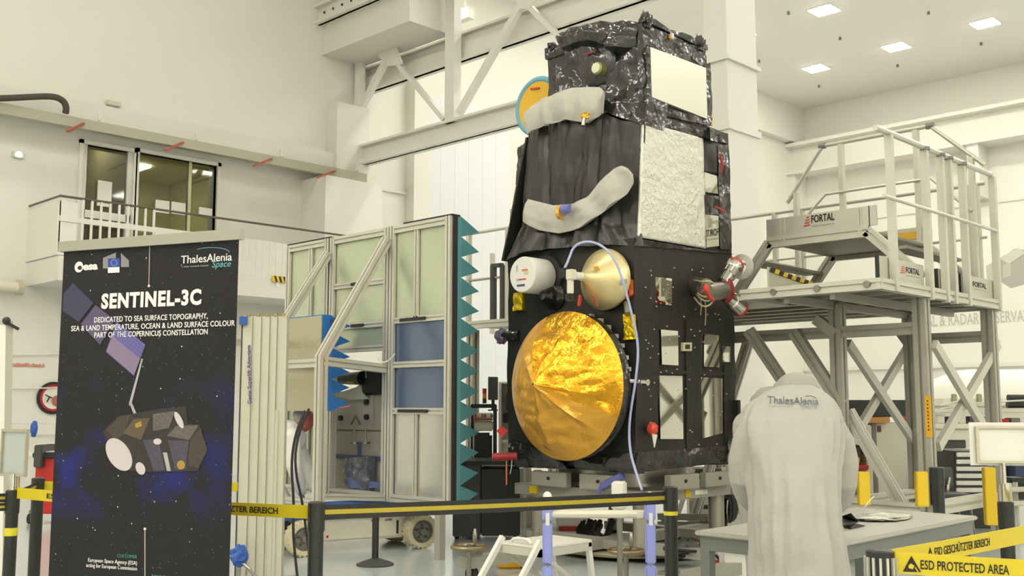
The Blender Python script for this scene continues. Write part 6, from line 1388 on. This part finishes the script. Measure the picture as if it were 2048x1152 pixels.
for k in range(5): a = 2*pi*k/5; e = V((cos(a),sin(a),0)); MB().beam(q-RT*.12+ZU*.08, q-RT*.12+e*.28+ZU*.06, .04, .03).ball(q-RT*.12+e*.28+ZU*.03, .03, 10, 6).build('leg', BLACKP, o)
for (y0,y1,lab) in ((1032,1044,'upper'),(1046,1058,'lower')):
    p, q = ond(1300,(y0+y1)/2,11.7), ond(1432,(y0+y1)/2+2,11.2); 
o = rth('floor_frame', 'low grey steel frame with square bars behind the right stand post', 'frame', 1370, 11.6)
for y in (1033,1049): MB().beam(ond(1318,y,11.8), ond(1432,y+2,11.4), .07, .07).build('square_bar', mat('frame_sage', (150,152,138), .45, .4), o)
MB().beam(ond(1330,1035,11.8), V(ond(1330,1035,11.8))*1.0-ZU*(ond(1330,1035,11.8).z-.0), .06).beam(ond(1428,1037,11.4), ond(1428,1037,11.4)-ZU*ond(1428,1037,11.4).z, .06).build('leg', MATS['frame_sage'], o)
for (a,b,c,d,w,lab) in ((1330,1082,1420,1068,.09,'long yellow board on the floor behind the black belt post, farther one'),(1360,1096,1424,1086,.08,'short yellow board on the floor behind the black belt post, nearer one')):
    p, q = onz(a,b,.06), onz(c,d,.06); MB().beam(p, q, w, .06).build('yellow_board', YEL, None, label=lab, cat='board', group='yellow boards under the satellite')
o = rth('cable_heap', 'dark heap of coiled cables on the turntable plate of the stand', 'cables', 1380, 9.0); random.seed(11)
cp = onz(1378,1114,.1)
for k in range(5):
    r = .1+.025*k; MB().tube([cp+V((r*1.2*cos(t)+.02*sin(k), r*.9*sin(t), .012+.018*k+.01*sin(3*t+k))) for t in [2*pi*i/22 for i in range(22)]], .012, 7, closed=True).build('coiled_cable', BLACKR, o, True)
MB().ball(cp+V((.02,.04,.06)), (.13,.12,.09), 16, 10, lambda q: q*(1+.25*fbm(q,3,2))).build('cloth_bundle', DARKG, o, True)
MB().tube([cp+V((0,0,.1)), ond(1375,1075,9.2), ond(1395,1078,9.2), ond(1415,1105,9.1), onz(1424,1122,.03)], .006, 6, 2).build('thin_cable', BLACKR, o)
o = rth('red_cone', 'small dark red cone-shaped stand foot beside the right stand post', 'cone', 1424, 8.6); p = fl(1424,8.55)
MB().lathe(p+ZU*.0, ZU, [(0,.01),(0,.085),(.02,.085),(.025,.075),(.17,.035),(.175,.01)], 20).build('cone_body', mat('crimson_plastic', (158,32,36)), o, True); MB().tube([p+ZU*.17-RT*.04, p+ZU*.22, p+ZU*.17+RT*.04], .012, 8, 2).build('cone_loop', BLACKP, o)
o = rth('black_cable_chain', 'dark tangle of cables hanging under the stand between its rear posts', 'cables', 1200, 10.6); random.seed(5)
for k in range(22):
    a = random.uniform(1160,1225); b = random.uniform(1175,1235); MB().tube([ond(a,1040+random.uniform(0,12),10.6), ond(a-8,1065,10.5), ond((a+b)/2,1088+random.uniform(-8,8),10.5), ond(b,1075,10.6), ond(b,1095,10.5)], random.choice([.016,.024,.034]), 6, 2).build('hanging_cable', BLACKR if k%4 else DARKG, o, True)
o = rth('parts_crate', 'red and grey crate on the floor under the satellite, left of the cables', 'crate', 1150, 12.0)
RA(o, 'crate_body', 1113, 1180, 1030, 1054, 12.0, .4, WHITEM); RA(o, 'red_front', 1118, 1175, 1054, 1064, 11.95, .4, RED, z0=0)
q = onz(1020,1110,.1); MB().rbox(q-ZU*.1, YAW, .3, .22, .1).build('yellow_case', mat('amber_plastic', (216,164,34), .5), None, label='flat amber case on the floor behind the white step stool', cat='case', bevel=.02)
# black perforated beam and small things below the table
o = rth('black_crossbeam', 'black perforated beam with bolts behind the table legs', 'beam', 1480, 8.2)
RA(o, 'beam_body', 1452, 1512, 1078, 1098, 8.2, .08, BLACKP); RA(o, 'white_plinth', 1450, 1516, 1099, 1118, 8.3, .3, WHITEM, z0=0)
for px in (1470,1482,1494): p = ond(px,1086,8.19); MB().cyl(p, p-FH*.01, .012, n=8).build('bolt', STEEL, o)
o = rth('red_clamp', 'small red clamp on the floor just left of the white coat', 'clamp', 1456, 7.4); p = fl(1456,7.3)
MB().rbox(p, .3, .16, .1, .05).rbox(p+ZU*.05, .3, .06, .06, .06).build('clamp_body', RED, o, bevel=.01); MB().cyl(p+ZU*.1, p+ZU*.17, .01).build('clamp_screw', RED, o)
# ================================================================ right background
o = rth('white_cabinet', 'tall cream cabinet with a small red label seen between the platform legs', 'cabinet', 1790, 13.0)
RA(o, 'cabinet_body', 1752, 1832, 846, 1018, 13.0, .6, CREAMP, z0=.08); RA(o, 'door_seam', 1750, 1752, 846, 1018, 12.98, .5, GREYP, bevel=0); RA(o, 'red_label', 1756, 1762, 852, 864, 12.98, .01, mat('maroon', (110,40,44), .5), bevel=0)
RA(o, 'plinth', 1756, 1830, 1018, 1030, 13.05, .5, DARKG, z0=0)
o = rth('open_shelf', 'open shelf with red edge and dark boxes left of the cream cabinet', 'shelf', 1728, 12.9)
RA(o, 'shelf_post', 1737, 1743, 850, 1010, 12.9, .4, CREAMP, z0=0); RA(o, 'shelf_board', 1700, 1737, 886, 890, 12.9, .4, WHITEM); RA(o, 'red_shelf', 1700, 1738, 930, 940, 12.85, .45, RED); RA(o, 'shelf_back', 1700, 1737, 850, 1010, 13.25, .03, CREAMP); RA(o, 'shelf_board', 1700, 1737, 962, 966, 12.9, .4, DARKG)
for i,(a,b,c,d,M) in enumerate(((1720,1736,862,885.6,BLACKP),(1704,1722,894,912,BLACKP),(1704,1720,914,924,YELT),(1700,1736,968,1006,BLACKP))): rb('storage_box', ('black box on the top board of the open shelf','small black box in the middle of the open shelf','yellow folder on the open shelf above its red edge','large black box on the floor level of the open shelf')[i], 'box', a, b, c, d, 12.95, .25, M, bevel=.006)
rb('black_flight_case', 'long black flight case on top of the cream cabinet', 'case', 1698, 1822, 800, 834, 13.0, .5, BLACKP, bevel=.012)
rb('wooden_tray', 'orange wooden tray under the black flight case', 'tray', 1706, 1780, 834.5, 846, 12.9, .45, mat('orange_wood', (206,146,74), .55), bevel=.004)
o = rb('red_drum', 'small red canister beside the wooden tray', 'canister', 1806, 1820, 832, 846, 12.95, .15, RED)
for i,px in enumerate((1826,1833,1840)): p = ond(px,846,13.2); MB().lathe(p, ZU, [(0,.005),(0,.03),(.05,.03),(.07,.012),(.09,.012),(.09,.003)], 12).build('bottle', (ORANGE,WHITEP,ORANGE)[i], None, True, label=('orange bottle nearest the red canister','white bottle between two orange ones behind the platform leg','orange bottle on the right of the white one behind the platform leg')[i], cat='bottle', group='bottles behind the platform leg')
rb('equipment_pillar', 'narrow white upright with pale lamp between the platform legs', 'upright', 1842, 1852, 870, 1010, 13.2, .1, WHITEM, z0=0)
# shelf with clutter and its bench
o = rth('long_bench', 'long cream workbench with cluttered top at the right, behind the platform', 'bench', 1960, 14.0)
RA(o, 'bench_top', 1868, 2140, 848, 858, 14.0, .9, CREAMP); RA(o, 'front_panel', 1870, 2140, 858, 880, 14.05, .05, CREAMP); RA(o, 'shelf_board', 1868, 2140, 818, 826, 14.2, .5, ALUM); RA(o, 'dark_drawer', 1872, 1932, 880, 897, 14.1, .6, DARKG); RA(o, 'shelf_rail', 1868, 1940, 900, 908, 14.05, .4, CREAMP); RA(o, 'dark_drawer', 1880, 1930, 908, 930, 14.1, .6, DARKG)
for px in (1874,2060,2130): q = fl(px,14.2); MB().beam(q, q+ZU*1.12, .07).build('leg', ALUM, o)
MB().tube([ond(1880,818,14.3), ond(1960,806,14.3), ond(2060,800,14.3)], .012, 6).tube([ond(1880,812,14.4), ond(1940,796,14.4)], .012, 6).build('tie_rod', ALUM, o)
random.seed(21); sm_ = 0
nm = ['small white carton','dark grey unit','silver meter box','small violet case','cream carton','black module','red toolbox','grey tin']; MM = [WHITEP,DARKG,ALU,mat('plum', (86,66,90), .5),CREAMP,BLACKP,RED,GREYP]
wh = ['at the left end of the cluttered bench top','second from the left on the cluttered bench top','third from the left on the cluttered bench top','fourth from the left on the cluttered bench top','fifth from the left on the cluttered bench top','beside the platform rear leg on the cluttered bench','next to the right platform leg on the cluttered bench','near the right edge on the cluttered bench']
for i in range(8):
    a = 1876+i*21; w = random.uniform(12,19); rb('bench_item', nm[i]+' '+wh[i], 'box', a, a+w, 847.5-random.uniform(9,20), 847.6, 14.3, .2, MM[i], z0=ond(1960,848,14.0).z+.001, group='clutter on the long bench', bevel=.006)
for i,(a,b,c,d) in enumerate(((2016,2060,789,803),(2014,2062,803.5,816))): 
    p, q = ond(a,(c+d)/2,14.4), ond(b,(c+d)/2,14.4); MB().cyl(p, q, (d-c)/2/2113*14.4, n=18).build('black_roll', BLACKP, None, True, label=('upper black roll stacked on the bench shelf at the right edge','lower black roll lying on the bench shelf at the right edge')[i], cat='roll', group='black rolls')
# big white domed container
o = rth('white_container', 'large white domed container standing far behind the platform', 'container', 1980, 19)
a, b = ond(1885,797,19), ond(2180,735,19); 
L_ = (b-a).dot(RT); h = b.z-a.z; md = MB()
rowsD = []
for j in range(13):
    t = j/12; x = L_*t; r = h*(.35+.65*min(1,(t/.28))**.6)
    rowsD.append((x, r))
md.lathe(a+FH*.9, RT, [(0,.02)]+[(x,r) for x,r in rowsD]+[(L_,.02)], 28); 
for v in md.v: v.z = max(v.z, a.z-.05)
md.build('dome_body', WHITEM, o, True); RA(o, 'skid_base', 1885, 2140, 797, 812, 18.9, 1.6, CREAMP); RA(o, 'support_frame', 1890, 2140, 812, 830, 19, 1.4, ALUM, z0=0)
for px in (1905,1955): RA(o, 'green_latch', px, px+9, 788, 806, 18.85, .06, mat('sage_metal', (150,152,120), .5))
# drawers, grey chair, low benches
o = rth('drawer_cabinet', 'dark drawer cabinet with white drawer fronts left of the framed sign', 'cabinet', 1950, 12.2)
RA(o, 'cabinet_body', 1912, 2010, 902, 1000, 12.2, .5, DARKG, z0=0)
for k in range(6): y = 905+k*14.2; RA(o, 'drawer_front', 1914, 2005, y, y+8.6, 12.17, .03, WHITEP, bevel=.003)
o = rth('grey_stool_chair', 'grey plastic chair beside the drawer cabinet', 'chair', 1893, 11.8)
RA(o, 'backrest', 1880, 1906, 934, 975, 11.8, .04, mat('slate_plastic', (92,94,96), .5), bevel=.015); q = fl(1890,11.6); MB().rbox(q+ZU*.42, YAW, .36, .36, .03).build('seat', MATS['slate_plastic'], o, bevel=.01); MB().tube([ond(1897,992,11.75), ond(1896,975,11.75), ond(1899,955,11.78)], .016, 8, 1).build('chrome_bar', CHROME, o)
for s,t in ((-1,-1),(-1,1),(1,-1),(1,1)): MB().beam(q+RT*.15*s+FH*.15*t+ZU*.42, q+RT*.18*s+FH*.18*t, .022).build('leg', STEEL, o)
o = rth('low_bench', 'grey two-level cart behind the post at the right edge', 'cart', 2030, 11.0)
RA(o, 'upper_shelf', 2016, 2120, 975, 984, 11.0, .5, ALUM); RA(o, 'lower_shelf', 2016, 2120, 1002, 1012, 11.0, .5, ALUM); RA(o, 'end_panel', 2016, 2120, 985, 1000, 11.3, .1, GREYP)
for px in (2022,2105): q = fl(px,11.1); MB().beam(q, q+ZU*.6, .04).build('leg', ALUM, o)
rb('dark_bag', 'dark crumpled bag on the grey two-level cart', 'bag', 2020, 2060, 956, 974.5, 11.1, .3, BLACKP, bevel=.03, z0=ond(2060,975,11.0).z+.001)
rb('blue_box', 'dark blue box behind the framed sign at the right edge', 'box', 2030, 2070, 932, 955, 12.0, .3, mat('navy_plastic', (52,62,96), .5), z0=None)
# ================================================================ left background
o = rth('tool_cart', 'red tool cart with black top behind the left barrier posts', 'cart', 98, 12.6)
RA(o, 'cart_body', 66, 130, 915, 1028, 12.6, .5, RED); RA(o, 'cart_top', 64, 132, 905, 916, 12.55, .6, BLACKP); RA(o, 'black_upper_bay', 66, 84, 890, 935, 12.5, .4, DARKG)
for px in (72,122): q = fl(px,12.7); MB().cyl(q+ZU*.06-RT*.02, q+ZU*.06+RT*.02, .06, n=16).build('caster', BLACKR, o); MB().cyl(q+ZU*.1, q+ZU*.16, .02).build('caster_stem', STEEL, o)
rb('grey_tray', 'pale tray with a blue lid on top of the red tool cart', 'tray', 84, 122, 915-12, 914-9, 12.6, .35, WHITEP, bevel=.005)
o = rth('white_work_bench', 'white bench with cream bins behind the red tool cart', 'bench', 60, 14.0)
RA(o, 'bench_top', 20, 140, 905, 913, 14.2, .6, WHITEM); RA(o, 'bin', 64, 96, 888, 905, 14.2, .3, CREAMP); RA(o, 'bin', 100, 130, 886, 905, 14.2, .3, WHITEP); RA(o, 'back_board', 20, 140, 845, 848, 14.7, .03, WHITEM)
for px in (26,134): q = fl(px,14.3); MB().beam(q, q+ZU*.75, .05).build('leg', ALUM, o)
def lwl(px,py): return onv(px,py,LW-.02)
p = ond(68,858,14.6); MB().ball(p, (.05,.05,.11), 14, 10, lambda q: q*(1+.2*fbm(q,3,3))).build('blue_glove', BLUE, None, True, label='blue cloth hung on the rail behind the far left sign', cat='cloth')
c = lwl(106,796); o = thing('round_emblem', (c.x,LW,c.z-.5), 'round red and black emblem on the left wall, half hidden by the banner', 'emblem')
R_ = (lwl(106,763).z-lwl(106,828).z)/2
MB().lathe(c, (0,-1,0), [(0,R_*.8),(0,R_),(.02,R_),(.02,R_*.8)], 40, cap=False).build('black_ring', INK, o); MB().lathe(c, (0,-1,0), [(0,R_*.68),(0,R_*.82),(.025,R_*.82),(.025,R_*.68)], 40, cap=False).build('red_ring', mat('deep_red', (178,34,44), .5), o)
MB().lathe(c, (0,-1,0), [(0,.01),(0,R_*.7),(.012,R_*.7),(.012,.01)], 40).build('white_face', WHITEP, o); MB().lathe(c+V((R_*.25,-.02,-.05)), (0,-1,0), [(0,.01),(0,R_*.34),(.01,R_*.34),(.01,.01)], 24).build('copper_centre', mat('copper_print', (172,104,72), .5), o)
MB().beam(c+V((-R_*.1,-.02,0)), c+V((-R_*.5,-.02,R_*.2)), .05, .01).beam(c+V((-R_*.25,-.02,.02)), c+V((-R_*.4,-.02,-R_*.25)), .05, .01).build('dark_branch', INK, o)
ropes = (708,775,868)
for i,y in enumerate(ropes):
    a, b = onv(16,y+2,LW-.05), onv(150,y-2,LW-.05); MB().tube([a, a.lerp(b,.5)-ZU*.015, b], .012, 6, 1).build('white_rope', WHITEM, None, label=('upper white rope across the left wall','middle white rope across the left wall beside the round emblem','lower white rail across the left wall behind the far left sign')[i], cat='rope', group='white ropes at the left wall')
a, b = lwl(20,724), lwl(90,735)
marks('wall_lettering', mat('faded_red_print', (206,130,108), .7), None, (a.x,LW-.012,b.z+.0), (1,0,0), (0,0,1), b.x-a.x, .07, 26, label='faded red line of worn lettering on the left wall', cat='lettering')
o = rth('white_partition', 'white standing panel with a thin dark edge at the left picture edge', 'panel', 0, 7.6)
a, b, c = ond(-60,1180,7.6), ond(18,1180,7.6), ond(2,650,7.6)
zt = c.z; q0, q1, q2 = fl(-60,7.6), fl(26,7.6), fl(4,7.6)
MB().hexa([q0, q1, q1+FH*.04, q0+FH*.04, q0+ZU*zt, q2+ZU*zt, q2+FH*.04+ZU*zt, q0+FH*.04+ZU*zt]).build('panel_sheet', WHITEP, o); MB().beam(q1+FH*.02+RT*.01, q2+FH*.02+RT*.01+ZU*(zt+.03), .015, .05).build('panel_edge', mat('pale_edge', (186,182,168), .5), o)
MB().beam(q2+ZU*(zt+.02), q2+ZU*(zt+.0)+RT*.09-ZU*.03, .02).ball(q2+ZU*(zt+.03), (.03,.03,.03), 10, 8).build('black_clip', BLACKP, o)
a = onv(0,578,LW-.25); b = onv(38,575,LW-.25)
o = thing('wall_bracket', (b.x,LW,b.z-.1), 'cream pipe end fixed to the left wall', 'pipe'); MB().cyl((b.x-3,LW-.25,b.z), (b.x,LW-.25,b.z), .09, n=16).build('pipe', CREAMP, o, True); MB().cyl((b.x-.03,LW-.25,b.z), (b.x+.06,LW-.25,b.z), .13, n=16).build('pipe_flange', mat('flange', (190,184,164), .5), o); MB().box(b.x-.2, b.x-.1, LW-.25, LW, b.z-.05, b.z+.05).build('support', STEELW, o)
# hazard tape on the wall
p, q = onv(546,551,17.2), onv(576,566,17.2)
hz = thing('hazard_plate', (p.x,gy,q.z), 'yellow and black striped plate hanging below the gallery left of the absorber screen', 'plate')
MB().box(p.x, q.x, gy-.08, gy-.06, q.z, p.z).build('yellow_plate', YEL, hz)
for k in range(3):
    w = (q.x-p.x); x = p.x+w*(.1+.3*k); MB().prism([(x,gy-.084,p.z), (x+w*.14,gy-.084,p.z), (x+w*.26,gy-.084,q.z), (x+w*.12,gy-.084,q.z)], (0,.003,0)).build('black_stripe', INK, hz)
MB().box(p.x+.1, p.x+.16, gy-.07, gy+.02, p.z-.02, GZ-.2).build('hanger', STEELW, hz)
# ================================================================ light and view
W = bpy.data.worlds.new('world'); SC.world = W; W.use_nodes = True
W.node_tree.nodes['Background'].inputs[0].default_value = (1,.97,.88,1); W.node_tree.nodes['Background'].inputs[1].default_value = .4
k = 0
for x in (-7,-1.5,4,9.5):  # unseen lamps added over the near hall, sized row by row to balance light
    for y in (-21,-14,-7,0,7,14):
        s = {-7:1.25,-1.5:1.2,4:.85,9.5:.6}[x]*(.62 if y == 14 else .6 if (x == 9.5 and y in (0,7)) else .38 if (x in (-1.5,4) and y in (0,-7)) else .8 if (x == -7 and y in (0,-7)) else .75 if (x in (-1.5,4) and y == 7) else 1.12 if y < -7 else 1)
        o = thing('hall_fill_lamp', (x,y,CH-.05), 'unseen square fill lamp added above the near end of the hall', 'ceiling lamp', 'unseen fill lamps over the near hall')
        MB().box(x-s, x+s, y-s, y+s, CH-.02, CH).build('lamp_frame', WHITEM, o); MB().box(x-s+.04, x+s-.04, y-s+.04, y+s-.04, CH-.05, CH-.019).build('diffuser', mat('hall_fill_diffuser', (255,251,241), .5, emit=16), o)
EXL = [(17,-6),(17,-14),(24,2),(24,-5),(24,-13),(30.5,2),(30.5,-6),(30.5,-14)]  # unseen large lamps added beside the view to brighten the far hall
for x,y in EXL:
    s = .9
    o = thing('far_fill_lamp', (x,y,CH-.05), 'unseen square fill lamp added over the far hall', 'ceiling lamp', 'unseen fill lamps over the far hall')
    MB().box(x-s, x+s, y-s, y+s, CH-.02, CH).build('lamp_frame', WHITEM, o); MB().box(x-s+.04, x+s-.04, y-s+.04, y+s-.04, CH-.05, CH-.019).build('diffuser', mat('far_fill_diffuser', (255,251,241), .5, emit=14), o)
p = ((d0.x+d1.x)/2, LW+2, WZ+.5)
for x,y in ((w0.x+.6,LW+2.0),(w1.x-.3,LW+3.4),(d0.x+.5,LW+1.6)):
    o = thing('office_lamp', (x,y,WZ+.5), 'flat ceiling lamp inside the gallery office', 'ceiling lamp', 'ceiling lamps in the gallery office')
    MB().box(x-.45, x+.45, y-.3, y+.3, WZ+.5, WZ+.549).build('diffuser', mat('office_lamp_diffuser', (255,248,225), .5, emit=6), o)
SC.view_settings.view_transform = 'Standard'; SC.view_settings.look = 'None'; SC.view_settings.gamma = 1; SC.view_settings.use_curve_mapping = False
SC.view_settings.exposure = 0.7
cy_ = SC.cycles
cy_.max_bounces = 7; cy_.diffuse_bounces = 4; cy_.glossy_bounces = 4; cy_.transmission_bounces = 6; cy_.transparent_max_bounces = 6
cy_.use_adaptive_sampling = True; cy_.adaptive_threshold = .02; cy_.use_denoising = True; cy_.caustics_reflective = False; cy_.caustics_refractive = False; cy_.sample_clamp_indirect = 4
